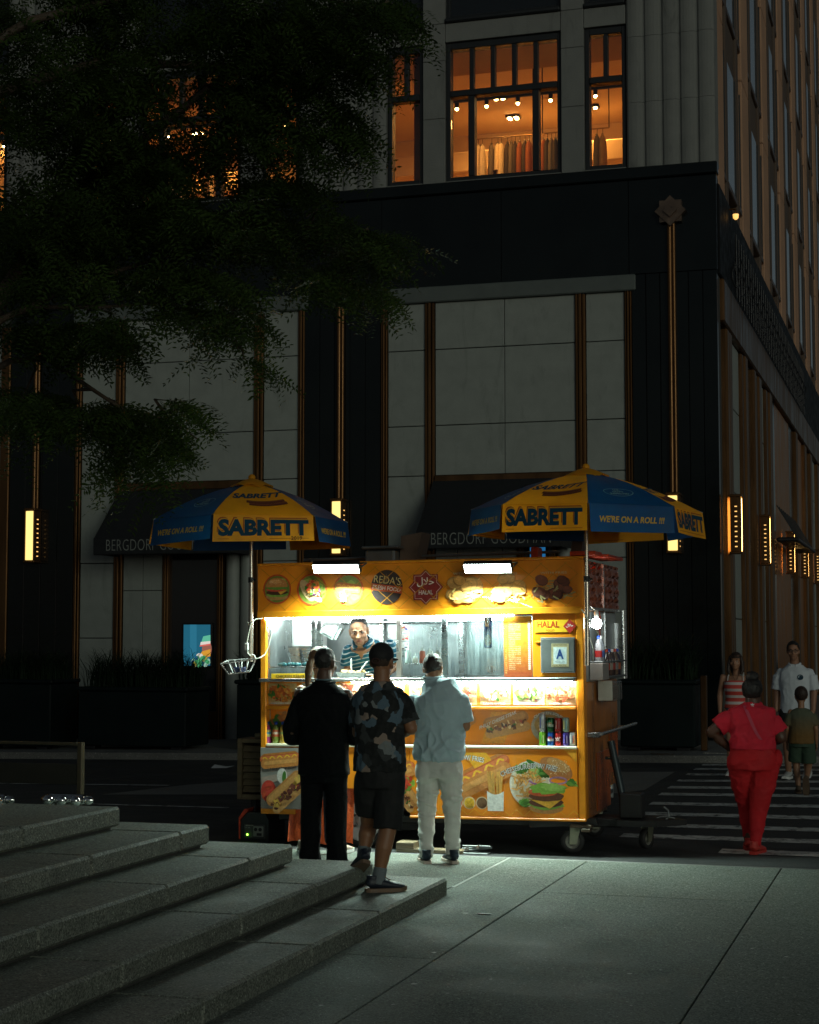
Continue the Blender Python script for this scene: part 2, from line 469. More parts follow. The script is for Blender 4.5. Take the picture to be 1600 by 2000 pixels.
# chewing gum spots: flattened pads
gm = MB()
for _ in range(46):
    x, y = rnd.uniform(-3.3, 2.0), rnd.uniform(6.2, 11.5); r_ = rnd.uniform(.008, .022)
    k = 9; vs = [(x + r_ * (1 + rnd.uniform(-.3, .3)) * math.cos(t * 6.283 / k), y + r_ * (1 + rnd.uniform(-.3, .3)) * math.sin(t * 6.283 / k), .0042) for t in range(k)]
    gm.add(vs, [tuple(range(k))])
gum = part('gum_spots', gm, mat('gum', (.42, .42, .38), .6), walk, kind='stuff')
st = MB().bbox(-2.95, -2.86, 11.2, 11.216, .003, .009, .002)
single('straw_wrapper', st, mat('dark_wrapper', (.03, .03, .03), .5), 'tiny dark strip of litter lying on the sidewalk slab', 'litter', (-2.9, 11.21, .003))

# far sidewalk across the street
fs = MB(); xs2 = [-60, -30, -20, -14, -8, -3.0, 4]
v = [(x, y, rz(x, 26.2) + .11 + dz) for dz, y in ((-.4, 26.0), (0, 26.02), (0, 45)) for x in xs2]; n = len(xs2)
fs.add(v, [(j * n + i, j * n + i + 1, (j + 1) * n + i + 1, (j + 1) * n + i) for j in range(2) for i in range(n - 1)])
fw = part('far_sidewalk', fs, m_conc2); tag(fw, 'pale far sidewalk and kerb along the dark store front', 'sidewalk', None, 'structure')
# avenue pavement to the right of the corner
fs = MB().box(-3.4, 0.4, 26.5, 129, -.3, .09)
tag(part('far_pavement', fs, m_conc2), 'dark pavement along the bronze avenue front of the store', 'pavement', None, 'structure')
def fz(X): return rz(X, 26.2) + .11

# ---------------------------------------------------------------- granite steps
stair = thing('granite_stair', 'broad flight of grey granite steps with bevelled nosings in the lower left', 'steps', (-5.2, 10.4, 0))
tag(stair, kind='structure')
front = [-3.38, -3.81, -4.27, -4.76, -5.22]; end = [12.0, 11.6, 11.22, 10.9, 10.47]; top = [.12, .27, .42, .57, .72]
def stone(x0, x1, y0, y1, z0, z1, bv=.017):
    j = rnd.uniform(-.0015, .0015)
    return part('step_block', MB().bbox(x0 + .0025, x1 - .0025, y0 + .0025, y1 - .0025, z0, z1 + j, bv), m_gran, stair, world=True)
for i in range(5):
    z0 = (top[i - 1] + .022) if i else -.05
    joints = [1.0, 3.1, 4.6, 6.1, 7.68, 9.18, 10.43]
    ys_ = [y for y in joints if y < end[i] - .35] + [end[i]]
    xf = front[i]; dep = .85
    for a, c_ in zip(ys_[:-1], ys_[1:]): stone(xf - dep, xf, a, c_, z0, top[i])
    x = xf - dep
    while x > -10.5:
        stone(x - 1.4, x, end[i] - .8, end[i], z0, top[i]); x -= 1.4
    core = MB().box(-12, xf - .05, 1, end[i] - .05, (top[i - 1] if i else -.05) - .0, (top[i - 1] + .03 if i else 0))
    part('step_bed', core, m_joint, stair, world=True)
x = front[4] - .85
while x > -10.5:
    y = end[4] - .8
    while y > 2:
        stone(x - 1.4, x, y - 1.5, y, .6, .72, .004); y -= 1.5
    x -= 1.4
# ---------------------------------------------------------------- the department store: front on Y = 30, avenue side on X = -3.49
rnd = random.Random(5)
FY, CX = 30.0, -3.49
m_stone = mat('limestone', (0.17, 0.175, 0.165), 0.8, var=0.14, vs=2.2, bump=0.25, bs=40)
def stained(m, amt=.35):
    N, L, b = nodes_of(m); src = base_src(m)
    tc = N.new('ShaderNodeTexCoord'); mp = N.new('ShaderNodeMapping'); mp.inputs['Scale'].default_value = (2.2, 2.2, .5); L.new(tc.outputs['Object'], mp.inputs[0])
    nz = N.new('ShaderNodeTexNoise'); nz.inputs['Scale'].default_value = 1.4; nz.inputs['Detail'].default_value = 8; nz.inputs['Roughness'].default_value = .7; nz.inputs['Distortion'].default_value = 1.2; L.new(mp.outputs[0], nz.inputs['Vector'])
    mr = N.new('ShaderNodeMapRange'); mr.inputs[1].default_value = .56; mr.inputs[2].default_value = .75; mr.inputs[3].default_value = 1; mr.inputs[4].default_value = 1 - amt; L.new(nz.outputs['Fac'], mr.inputs[0])
    sc = N.new('ShaderNodeVectorMath'); sc.operation = 'SCALE'; L.new(src, sc.inputs[0]); L.new(mr.outputs[0], sc.inputs['Scale']); L.new(sc.outputs[0], b.inputs['Base Color'])
stained(m_stone)
m_panel = mat('marble_panel', (0.235, 0.255, 0.235), 0.6, var=0.12, vs=3, bump=0.1, bs=30); stained(m_panel, .3)
m_dark = mat('black_marble', (0.005, 0.007, 0.007), 0.16, var=0.4, vs=1.2, bump=0.06, bs=14, spec=.32)
m_brass = mat('bronze', (0.15, 0.075, 0.030), 0.42, 0.85, var=0.35, vs=3.0, bump=.1, bs=25, stretch=(1, 1, .15))
m_brass2 = mat('dark_bronze', (0.12, 0.06, 0.025), 0.4, 0.8, var=0.4, vs=3.0, stretch=(1, 1, .2))
m_frame = mat('window_paint', (0.011, 0.013, 0.015), 0.5)
m_lint = mat('grey_green_stone', (0.085, 0.10, 0.095), 0.7, var=.2, bump=.2)
m_glass = glass_mat('shop_glass', (.93, .95, .95), .1, .02)
m_dglass = mat('dark_glass', (0.012, 0.014, 0.016), 0.06, 0.0, var=.1, spec=.6)
m_awn = mat('awning_canvas', (0.0045, 0.006, 0.008), 0.85, var=.2, bump=.2, bs=90)

bld = thing('department_store', 'large dark stone department store with lit upper windows filling the background', 'building', (CX, FY, 0))
def P(name, mb, m, parent=None, **k): return part(name, mb, m, parent or bld, world=True, **k)
def fx(px, py): return yp(px, py, FY).x
def fzz(py, px=985): return yp(px, py, FY).z

# x positions along the front (metres), found at mid height
xa = dict(b0=fx(150, 900), p0=fx(160, 900))
Z_LINT0, Z_LINT1 = 8.03, 8.32       # stone lintel over the show windows
Z_FAS1 = 10.25                      # top of the black fascia
XL = -26.0

# structural backing walls (openings left free)
P('wall', MB().box(XL, CX - .02, FY + .14, FY + .5, -.6, Z_FAS1 - .2), m_joint)
# black marble fascia in slabs
x = XL
fasc = [XL, -21.2, -18.6, -16.0, -13.6, -11.2, -9.7, -7.4, -5.05, CX + .005]
for a, c_ in zip(fasc[:-1], fasc[1:]):
    P('fascia_slab', MB().bbox(a + .004, c_ - .004, FY - .06, FY + .13, Z_LINT1 + .004, Z_FAS1 - .22, .004), m_dark)
P('cornice', MB().bbox(XL, CX + .03, FY - .13, FY + .13, Z_FAS1 - .216, Z_FAS1, .02), m_dark)

# bays: (x of the left jamb, right jamb)
def bay(x0, x1, ox, zj, zawn, door):
    "x0..x1 outer, ox(list) the positions of the two inner bronze mullions"
    w = .13
    P('lintel', MB().bbox(x0 - .05, x1 + .08, FY - .10, FY + .13, Z_LINT0, Z_LINT1, .02), m_lint)
    for xx, ww in ((x0, w), (x1 - w, w), (ox[0], .19), (ox[1], .19)):
        mu = MB()
        for k in range(3):
            mu.bbox(xx + ww * k / 3 + .004, xx + ww * (k + 1) / 3 - .004, FY - (.09 if k == 1 else .055), FY + .13, fz(xx) + .0, Z_LINT0 - .003, .012)
        P('bronze_mullion', mu, m_brass)
    cols = [(x0 + w, ox[0]), (ox[0] + .19, (ox[0] + .19 + ox[1]) / 2), ((ox[0] + .19 + ox[1]) / 2, ox[1]), (ox[1] + .19, x1 - w)]
    for ci, (a, c_) in enumerate(cols):
        zs = [Z_LINT0] + zj
        if ci in (0, 3): zs = zs + [zj[-1] - 1.55, zj[-1] - 3.0, fz(a)]
        for z1, z0 in zip(zs[:-1], zs[1:]):
            P('stone_panel', MB().bbox(a + .006, c_ - .006, FY + rnd.uniform(-.004, .004), FY + .13, z0 + .008, z1 - .008, .005), m_panel)
    # transom and the wall with door below it
    P('transom', MB().bbox(ox[0] + .192, ox[1] - .002, FY - .11, FY + .13, zj[-1] - .17, zj[-1] - .002, .02), m_brass2)
    return cols

zjR = [fzz(676), fzz(826), fzz(925)]
xR = (fx(745, 750), fx(1236, 750)); oR = (fx(831, 750), fx(1125, 750))
bay(xR[0], xR[1], oR, zjR, 0, None)
sh = fx(985, 750) - fx(370, 750)
zjL = [z + .02 for z in zjR]
xLb = (fx(148, 900), fx(596, 800)); oL = (fx(226, 900), fx(497, 800))
bay(xLb[0], xLb[1], oL, zjL, 0, None)

# lower walls behind the awnings: narrow stone panels, a bronze framed display window
def display(x0, x1, wx0, wx1, ztop):
    zb = fz(x0)
    n = 3; a = x0
    while a < wx0 - .1:
        e = min(a + .42, wx0)
        for z0, z1 in ((zb, 1.15), (1.15, 2.75), (2.75, ztop)): P('stone_panel', MB().bbox(a + .006, e - .006, FY + .0, FY + .13, z0 + .006, z1 - .006, .005), m_panel)
        a = e
    a = wx1
    while a < x1 - .05:                     # ribbed stone to the right of the window
        e = min(a + .30, x1)
        s = MB()
        s.lathe([((e - a) / 2 - .01, zb), ((e - a) / 2 - .01, ztop)], ((a + e) / 2, FY + .12, 0), seg=16)
        P('stone_rib', s, m_panel); a = e
    for xx in (wx0, wx1 - .12):
        mu = MB()
        for k in range(3): mu.bbox(xx + .04 * k + .002, xx + .04 * k + .038, FY - (.07 if k == 1 else .045), FY + .13, zb, ztop, .01)
        P('bronze_mullion', mu, m_brass)
    P('window_apron', MB().bbox(wx0 + .121, wx1 - .121, FY - .04, FY + .13, zb, zb + .55, .01), m_brass2)
    P('window_head', MB().bbox(wx0 + .121, wx1 - .121, FY - .04, FY + .13, ztop - .12, ztop, .01), m_brass2)
    P('show_window', MB().box(wx0 + .121, wx1 - .121, FY + .06, FY + .075, zb + .552, ztop - .122), m_dglass)
wl0, wl1 = fx(318, 1200), fx(436, 1200)
display(oL[0] + .19, oL[1], wl0, wl1, zjL[-1] - .172)
wr0, wr1 = fx(1010, 1080), fx(1085, 1080)
display(oR[0] + .19, oR[1], wr0, wr1, zjR[-1] - .172)

# black marble piers in tall slabs between the bays
def pier(x0, x1, n, z0=None):
    w = (x1 - x0) / n
    for k in range(n):
        P('marble_slab', MB().bbox(x0 + w * k + .004, x0 + w * (k + 1) - .004, FY - .05 + rnd.uniform(-.003, .003), FY + .13, (fz(x0) if z0 is None else z0), Z_LINT1 - .004, .005), m_dark)
pier(xLb[1] + .005, xR[0] - .005, 5)
pier(xR[1] + .005, CX - .005, 6)
pier(fx(20, 1000), xLb[0] - .005, 4)
P('bronze_mullion', MB().bbox(fx(2, 1000), fx(20, 1000) - .005, FY - .09, FY + .13, fz(-18), Z_LINT0, .015), m_brass)
a = fx(2, 1000) - .01
for k in range(4):
    P('stone_panel', MB().bbox(a - 1.9, a, FY, FY + .13, fz(a) + k * 2, fz(a) + k * 2 + 1.985, .005), m_panel); 
P('marble_slab', MB().bbox(XL, a - 1.91, FY - .05, FY + .13, fz(a), Z_LINT1 - .004, .005), m_dark)

# storeys above the fascia: fluted limestone, triple windows
ZS, ZH = fzz(345), fzz(70)          # sill and head of the lit windows
ZU0 = ZH + .36                      # sill course and the dark windows above
ZT = 17.0
win = [(fx(755, 230), fx(826, 230)), (fx(869, 230), fx(1096, 230)), (fx(1141, 230), fx(1223, 230))]
pitch = win[1][0] + (win[1][1] - win[1][0]) / 2 - fx(368, 230)
winL = [(a - pitch, c_ - pitch) for a, c_ in win]
winLL = [(a - pitch * 2, c_ - pitch * 2) for a, c_ in win]
allw = winLL + winL + win
def fluted(x0, x1, z0, z1, w=.30):
    n = max(1, round((x1 - x0) / w)); w = (x1 - x0) / n
    zc = [z0]
    while zc[-1] < z1 - .3: zc.append(min(z1, zc[-1] + 1.21))
    for za, zb in zip(zc[:-1], zc[1:]):
        prof = []
        for k in range(n):
            a = x0 + w * k
            prof += [(a + .012, FY + .02)] + [(a + w * t, FY + .02 - .055 * math.sin(math.pi * t) ** .6) for t in (.15, .35, .5, .65, .85)] + [(a + w - .012, FY + .02)]
        poly = [(x, y) for x, y in prof] + [(x1, FY + .45), (x0, FY + .45)]
        P('stone_course', MB().prism(poly, 'z', za + .003, zb - .003), m_stone)
def plain(x0, x1, z0, z1, y=FY):
    P('stone_block', MB().bbox(x0 + .003, x1 - .003, y, FY + .45, z0 + .003, z1 - .003, .008), m_stone)
edges = [XL]
for a, c_ in allw: edges += [a, c_]
edges.append(CX)
for i in range(0, len(edges), 2):
    x0, x1 = edges[i], edges[i + 1]
    if x1 - x0 > 1.0: fluted(x0, x1, Z_FAS1, ZT)
    elif x1 > x0:
        for z0, z1 in ((Z_FAS1, 11.5), (11.5, 12.6), (12.6, ZU0), (ZU0, 14.4), (14.4, 15.7), (15.7, ZT)): plain(x0, x1, z0, z1)
for a, c_ in allw:
    plain(a, c_, ZH, ZU0, FY + .02)
    plain(a, c_, Z_FAS1, ZS - .0, FY - .01)
    P('window_sill', MB().bbox(a + .01, c_ - .01, FY - .05, FY + .3, ZU0 + .002, ZU0 + .09, .02), m_frame)
    P('upper_window', MB().box(a + .07, c_ - .07, FY + .16, FY + .18, ZU0 + .13, ZT), m_dglass)
    fr = MB().bbox(a + .0, a + .07, FY + .1, FY + .3, ZU0 + .1, ZT).bbox(c_ - .07, c_, FY + .1, FY + .3, ZU0 + .1, ZT).bbox(a + .071, c_ - .071, FY + .1, FY + .3, ZU0 + .1, ZU0 + .16)
    P('window_frame', fr, m_frame)

def lit_window(x0, x1, kind):
    w = P('lit_window', MB().bbox(x0 + .004, x0 + .085, FY + .08, FY + .30, ZS, ZH - .004, .01).bbox(x1 - .085, x1 - .004, FY + .08, FY + .30, ZS, ZH - .004, .01)
          .bbox(x0 + .086, x1 - .086, FY + .08, FY + .30, ZS, ZS + .09, .01).bbox(x0 + .086, x1 - .086, FY + .08, FY + .30, ZH - .13, ZH - .004, .01), m_frame)
    zt = ZH - .98                    # transom bar
    bars = MB().bbox(x0 + .086, x1 - .086, FY + .06, FY + .26, zt - .06, zt + .06, .01)
    n = 5 if kind == 'wide' else 2
    ww = (x1 - x0 - .17) / n
    for k in range(1, n): bars.bbox(x0 + .085 + ww * k - .04, x0 + .085 + ww * k + .04, FY + .09, FY + .24, zt + .061, ZH - .131, .008)
    part('transom_bar', bars, m_frame, w, world=True)
    vs = []
    if kind == 'wide':
        vs = [x0 + .085 + ww, x1 - .085 - ww]
        for k, xx in enumerate(vs): part('mullion', MB().bbox(xx - .06, xx + .06, FY + .07, FY + .26, ZS + .091, zt - .061, .008), m_frame, w, world=True)
    xs_ = [x0 + .085] + vs + [x1 - .085]
    for a, c_ in zip(xs_[:-1], xs_[1:]): part('pane', MB().box(a + .001, c_ - .001, FY + .155, FY + .165, ZS + .091, zt - .061), m_glass, w, world=True)
    for k in range(n): part('pane', MB().box(x0 + .086 + ww * k, x0 + .084 + ww * (k + 1), FY + .155, FY + .165, zt + .061, ZH - .131), m_glass, w, world=True)
for grp in (winL, win):
    lit_window(*grp[0], 'slim'); lit_window(*grp[1], 'wide'); lit_window(*grp[2], 'slim')
lit_window(*winLL[2], 'slim'); lit_window(*winLL[1], 'wide')

# the shop floor behind the lit windows
m_cream = mat('shop_plaster', (0.62, 0.50, 0.36), 0.85, var=.05, vs=2)
m_soff = mat('shop_soffit', (0.34, 0.22, 0.12), 0.7, var=.1)
m_black = mat('black_metal', (0.02, 0.02, 0.022), 0.45, 0.3)
RX0, RX1, RY1, RZ0, RZ1 = -20.5, CX - .6, 37.2, 9.6, 13.35
rm = MB()
rm.box(RX0, RX1, RY1, RY1 + .1, RZ0, RZ1); rm.box(RX0 - .1, RX0, FY + .5, RY1, RZ0, RZ1); rm.box(RX1, RX1 + .1, FY + .5, RY1, RZ0, RZ1)
P('shop_wall', rm, m_cream)
P('shop_ceiling', MB().box(RX0, RX1, FY + .46, RY1, RZ1 + .002, RZ1 + .1), m_cream)
P('shop_floor', MB().box(RX0, RX1, FY + .46, RY1, RZ0 - .1, RZ0 - .002), m_soff)
P('shop_soffit', MB().bbox(RX0, RX1, FY + .52, FY + 1.9, RZ1 - .42, RZ1 - .003, .02).bbox(RX0, RX1, FY + 1.91, FY + 2.3, RZ1 - .2, RZ1 - .003, .02), m_soff)
xs_part = (win[0][0] + win[0][1]) / 2
P('shop_partition', MB().bbox(xs_part, xs_part + .6, FY + .6, FY + .75, RZ0, RZ1 - .43, .01), mat('orange_curtain', (.5, .16, .05), .8))
P('shop_beam', MB().bbox(RX0, RX1, FY + 5.9, FY + 6.3, RZ1 - 1.2, RZ1 - .75, .02), m_cream)
P('ceiling_hatch', MB().bbox(-7.9, -7.3, FY + 5.0, FY + 5.5, RZ1 - .012, RZ1, .004), m_cream)

m_bulb = mat('warm_bulb', (1, .8, .5), .5, emit=(1.0, .62, .22), es=60)
WARM = (1.0, .40, .075)
def downlight(x, y, n, pw, label):
    t = thing('ceiling_spotlight', label, 'spotlight', (x, y, RZ1 - .06), group='recessed spotlights of the upstairs shop')
    part('housing', MB().bbox(-.16, .16, -.1, .1, .0, .055, .01), m_black, t)
    for k in range(n):
        dx = (-.075, .075)[k % 2]; dy = (-.05, .05)[k // 2] if n > 2 else 0
        part('lamp', MB().lathe([(.001, -.03), (.04, -.02), (.045, 0)], (dx, dy, 0), seg=10), m_bulb, t)
    l = bpy.data.lights.new('shop_light', 'SPOT'); l.energy = pw * 2.4; l.color = WARM; l.spot_size = R(165); l.spot_blend = 1; l.shadow_soft_size = .12
    o = bpy.data.objects.new('shop_light', l); COL.objects.link(o); o.parent = t; o.location = (0, 0, -.05)
sp = 3.2
downlight(fx(976, 205) * 34.6 / 30, 34.6, 2, 260, 'twin recessed spotlight glaring in the wide lit window, nearest the transom')
downlight(fx(1005, 245) * 36.2 / 30 + .02, 36.0, 4, 200, 'square four lamp spotlight low on the ceiling of the wide lit window')
downlight(fx(1160, 232) * 36.0 / 30, 35.8, 2, 200, 'recessed spotlight seen through the right narrow lit window')
downlight(fx(388, 252) * 35 / 30, 35.0, 2, 260, 'recessed spotlight shining through the tree foliage')
downlight(fx(210, 252) * 35 / 30, 35.0, 2, 200, 'recessed spotlight at the far left behind dense foliage')
downlight(fx(20, 232) * 35 / 30, 34.6, 2, 160, 'recessed spotlight by the left edge of the picture')
# track lights near the windows
yt = FY + 1.75
ZTR = yp(985, 187, yt).z
def track(x0, x1, y, heads, label):
    t = thing('track_light', label, 'track light', ((x0 + x1) / 2, y, ZTR), group='track lights upstairs')
    part('track', MB().bbox(x0, x1, y - .03, y + .03, ZTR - .05, ZTR, .008), m_black, t, world=True)
    for hx in heads:
        h = part('spot_head', MB().lathe([(.035, 0), (.045, .1), (.03, .12)], (hx, y - .02, ZTR - .17), seg=10), m_black, t, world=True)
        part('lamp', MB().ball((hx, y - .02, ZTR - .18), .035, 8, 6), m_bulb, h, world=True)
    l = bpy.data.lights.new('track_beam', 'SPOT'); l.energy = 22 * len(heads); l.color = WARM; l.spot_size = R(120); l.spot_blend = .8; l.shadow_soft_size = .2
    o = bpy.data.objects.new('track_beam', l); COL.objects.link(o); o.parent = t; o.location = (0, 0, -.25); o.rotation_euler = (R(55), 0, 0)
yt = FY + 1.75
def wx(px, py, Y): return yp(px, py, Y).x
track(wx(880, 185, yt), wx(1090, 185, yt), yt, [wx(p, 185, yt) for p in (893, 951, 1012, 1076)], 'long black ceiling track with four small spots across the wide window')
track(wx(1146, 180, yt), wx(1218, 180, yt), yt, [wx(1163, 115, yt)], 'short black ceiling track in the right narrow window')
track(wx(300, 185, yt), wx(590, 185, yt), yt, [wx(p, 185, yt) for p in (330, 380, 430, 560)], 'black ceiling track behind the tree foliage')

# clothes rails with garments just inside the windows
m_rail = mat('rail_steel', (.35, .25, .15), .3, .9)
ZR = ZS + .98
def garment(x, y, h, w, col, tone, label):
    g_ = MB(); rr = random.Random(int(x * 1000)); n = 11
    rows = [(.0, .10), (.06, .5), (.16, .8), (.4, .92), (.7, 1.0), (1.0, 1.08)]
    for t, k in rows:
        for q in range(n):
            a = 2 * math.pi * q / n
            g_.v.append((math.cos(a) * w * .5 * k * .34 * (1 + .25 * math.sin(q * 2.1 + x)), math.sin(a) * w * .5 * k, -t * h - .09))
    for i in range(len(rows) - 1):
        for q in range(n):
            q2 = (q + 1) % n; g_.f.append((i * n + q, i * n + q2, (i + 1) * n + q2, (i + 1) * n + q)); g_.c.append(None); g_.smooth.append(True)
    t = thing('garment', label, 'garment', (x, y, ZR), group='clothes hanging on the upstairs rails')
    part('cloth', g_, mat('cloth_' + tone, col, .9, var=.25, vs=9, bump=.3, bs=20), t)
    part('hanger', MB().tube([(0, -.14, -.13), (0, 0, -.07), (0, .14, -.13)], .008, 5).tube([(0, 0, -.07), (0, 0, -.0), (0, .02, .03)], .006, 5), m_black, t)
yr = FY + 2.9
ZR = yp(985, 267, yr).z - .03
tones = {'cream': (.75, .62, .42), 'dark': (.05, .04, .035), 'tan': (.30, .20, .11), 'grey': (.14, .12, .10), 'red': (.28, .09, .04)}
def rail(px0, px1, gs, label):
    rl = {'the wide window rail': 'long clothes rail across the wide lit window', 'the short rail of the wide window': 'short clothes rail at the right end of the wide lit window', 'the right narrow window rail': 'short clothes rail in the right narrow lit window', 'the rail behind the tree': 'clothes rail in the lit window behind the tree'}[label]
    x0, x1 = wx(px0, 262, yr), wx(px1, 262, yr)
    t = thing('clothes_rail', rl, 'clothes rail', ((x0 + x1) / 2, yr, ZR), group='clothes rails upstairs')
    part('rail', MB().tube([(x0, yr, ZR + .03), (x1, yr, ZR + .03)], .014, 8), m_rail, t, world=True)
    for xx in (x0, x1): part('upright', MB().tube([(xx, yr, ZR + .03), (xx, yr, RZ1)], .012, 6), m_black, t, world=True)
    names = {'cream': 'cream', 'dark': 'black', 'tan': 'tan', 'grey': 'grey', 'red': 'rust red'}
    for k, (px, tone, h) in enumerate(gs):
        words = ('first', 'second', 'third', 'fourth', 'fifth', 'sixth', 'seventh', 'eighth', 'ninth', 'tenth', 'eleventh', 'twelfth')
        garment(wx(px, 300, yr), yr, h, .42, tones[tone], tone, f'{names[tone]} garment hanging {words[k]} from the left on ' + label)
rail(922, 1042, [(928, 'dark', .9), (935, 'cream', .8), (943, 'cream', .85), (961, 'grey', 1.0), (973, 'cream', .6), (980, 'cream', .7), (992, 'dark', 1.0), (1000, 'grey', .9), (1007, 'dark', 1.), (1016, 'red', 1.), (1026, 'dark', 1.), (1034, 'red', .8)], 'the wide window rail')
rail(1060, 1092, [(1063, 'red', .95), (1070, 'dark', .95), (1078, 'grey', .95), (1086, 'dark', .95)], 'the short rail of the wide window')
rail(1144, 1190, [(1167, 'grey', .9), (1178, 'tan', .95)], 'the right narrow window rail')
rail(330, 436, [(338, 'cream', .9), (350, 'tan', .9), (362, 'cream', .8), (405, 'tan', .95), (418, 'cream', .9), (428, 'tan', .9)], 'the rail behind the tree')
single('display_shelf', MB().bbox(wx(881, 300, yr + .3), wx(890, 300, yr + .3), yr + .2, yr + .6, RZ0, ZS + .7, .01).bbox(wx(892, 300, yr + .3), wx(906, 300, yr + .3), yr + .2, yr + .6, ZS + .2, ZS + .22, .004), m_black,
       'dark display shelf at the left end of the wide lit window', 'shelf', (wx(890, 300, yr), yr + .3, RZ0))

# ---------------------------------------------------------------- avenue side of the store, X = -3.49, receding
m_side = mat('warm_lit_limestone', (0.40, 0.23, 0.14), 0.85, var=.15, vs=1.5, bump=.2, bs=30)  # warm avenue light is put into this limestone's colour
m_side2 = mat('shaded_spandrel', (0.085, 0.058, 0.042), 0.8, var=.2, vs=1.5)  # shade of the window recesses put into the base colour
m_mir = mat('sky_glass', (0.55, 0.6, 0.62), 0.05, 0.9, var=.05)
SX = CX
P('side_wall', MB().box(SX - .5, SX - .32, FY + .5, 120, -.5, 30), m_joint)
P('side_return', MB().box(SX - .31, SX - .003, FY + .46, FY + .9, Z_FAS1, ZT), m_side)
per = 4.62
for k in range(12):
    y0 = FY + .0 + per * k + (.0 if k else .46)
    yp1 = FY + 1.32 + per * k
    for z0, z1 in ((Z_FAS1 - .3, 13.2), (13.2, 16.4), (16.4, 20), (20, 26)):
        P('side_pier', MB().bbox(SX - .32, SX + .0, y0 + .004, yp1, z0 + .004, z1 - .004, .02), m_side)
    y1 = FY + per * (k + 1)
    lights = ((yp1, yp1 + .55), (yp1 + .87, y1 - .87), (y1 - .55, y1))
    for a, c_ in ((yp1 + .552, yp1 + .868), (y1 - .868, y1 - .552)):
        P('side_mullion', MB().bbox(SX - .32, SX - .02, a, c_, Z_FAS1 - .3, 26, .02), m_side2)
    if k > 7: continue
    for fl, (zb, zt) in enumerate(((10.5, 12.9), (13.9, 16.4), (17.4, 19.9), (20.9, 23.6))):
        for a, c_ in lights:
            wv = P('side_window', MB().box(SX - .07, SX - .05, a + .02, c_ - .02, zb + .02, zt - .02), m_mir)
            part('frame', MB().bbox(SX - .06, SX - .035, a + .01, a + .06, zb, zt, .01), m_frame, wv, world=True)
            part('frame', MB().bbox(SX - .06, SX - .035, c_ - .06, c_ - .01, zb, zt, .01), m_frame, wv, world=True)
            part('sill', MB().bbox(SX - .3, SX - .02, a, c_, zb - .14, zb - .003, .02), m_brass2, wv, world=True)
            P('spandrel', MB().bbox(SX - .3, SX - .07, a + .01, c_ - .01, zt + .002, (13.9, 17.4, 20.9, 26)[fl] - .145, .02), m_side2)
# ground storey of the avenue side: bronze ribs, stone panels, dark glass and brass sheets under a black fascia
P('side_lintel', MB().bbox(SX - .3, SX + .06, FY + .46, FY + 60, Z_LINT0 - .55, Z_LINT1 - .05, .03), m_brass2)
yb = FY + .16
for k in range(10):
    P('side_fascia', MB().bbox(SX - .3, SX + .03, yb + 5 * k + .003, yb + 5 * k + 4.997, Z_LINT1 - .04, Z_FAS1 - .33, .02), mat('side_marble', (.006, .007, .008), .6, spec=.12, var=.3))
m_bsheet = mat('brass_sheet', (0.42, 0.17, 0.04), 0.38, 0.85, var=.3, vs=2.0, stretch=(1, 1, .3), bump=.1, bs=9)
seq = [(.14, .95, 'marble'), (.97, 1.25, 'rib'), (1.27, 1.75, 'rib'), (1.77, 2.1, 'drib'), (2.12, 3.8, 'stone'), (3.82, 4.1, 'drib'), (4.12, 4.6, 'rib'), (4.62, 5.9, 'marble'), (5.92, 6.3, 'rib'), (6.32, 6.9, 'drib'), (6.92, 7.5, 'rib'), (7.52, 8.9, 'stone'), (8.92, 9.4, 'drib'), (9.42, 10.1, 'rib'), (10.12, 11.6, 'marble'), (11.62, 15.8, 'sheet'), (15.82, 17.2, 'marble'), (17.22, 17.9, 'rib'), (17.92, 18.4, 'drib'), (18.42, 20.6, 'sheet'), (20.62, 21.4, 'rib'), (21.42, 23, 'marble'), (23.02, 23.8, 'rib'), (23.82, 26.4, 'stone'), (26.42, 27.2, 'rib'), (27.22, 29, 'marble'), (29.02, 34, 'sheet'), (34.02, 60, 'marble')]
for a, c_, kd in seq:
    m_ = {'marble': m_dark, 'rib': m_brass, 'drib': m_brass2, 'stone': m_panel, 'sheet': m_bsheet}[kd]
    a += FY; c_ += FY
    if kd in ('rib', 'drib'): P('bronze_rib', MB().bbox(SX - .3, SX + (.05 if kd == 'rib' else .01), a, c_, -.1, Z_LINT0 - .56, .04), m_)
    elif kd == 'stone':
        for z0, z1 in ((.1, 2.2), (2.2, 4.6), (4.6, 6.2), (6.2, Z_LINT0 - .56)): P('side_panel', MB().bbox(SX - .3, SX - .06, a, c_, z0 + .008, z1 - .008, .01), m_)
    else: P('side_panel', MB().bbox(SX - .3, SX - .04, a, c_, -.1, Z_LINT0 - .56, .01), m_)
# ---------------------------------------------------------------- the food cart
rnd = random.Random(21)
CY = 14.75
cart = thing('food_cart', 'yellow street food cart with lit serving window, food pictures and quilted roof box', 'food cart', (-4.45, CY, -.05), (0, -0.0096, 0))
CI = WM[cart].inverted()
def C(px, py, dy=0.0):
    "photo pixel on the plane dy behind the cart's front, in the cart's own frame"
    v = CI @ yp(px, py, CY + dy); return v.x, v.z
def cm(mb): return mb
def Q(name, mb, m, parent=None, **k): return part(name, mb, m, parent or cart, **k)
def frontfn(y):                      # (u, v) on the front plane at depth y, d towards the viewer
    return lambda u, v, d: (u, y - d, v)

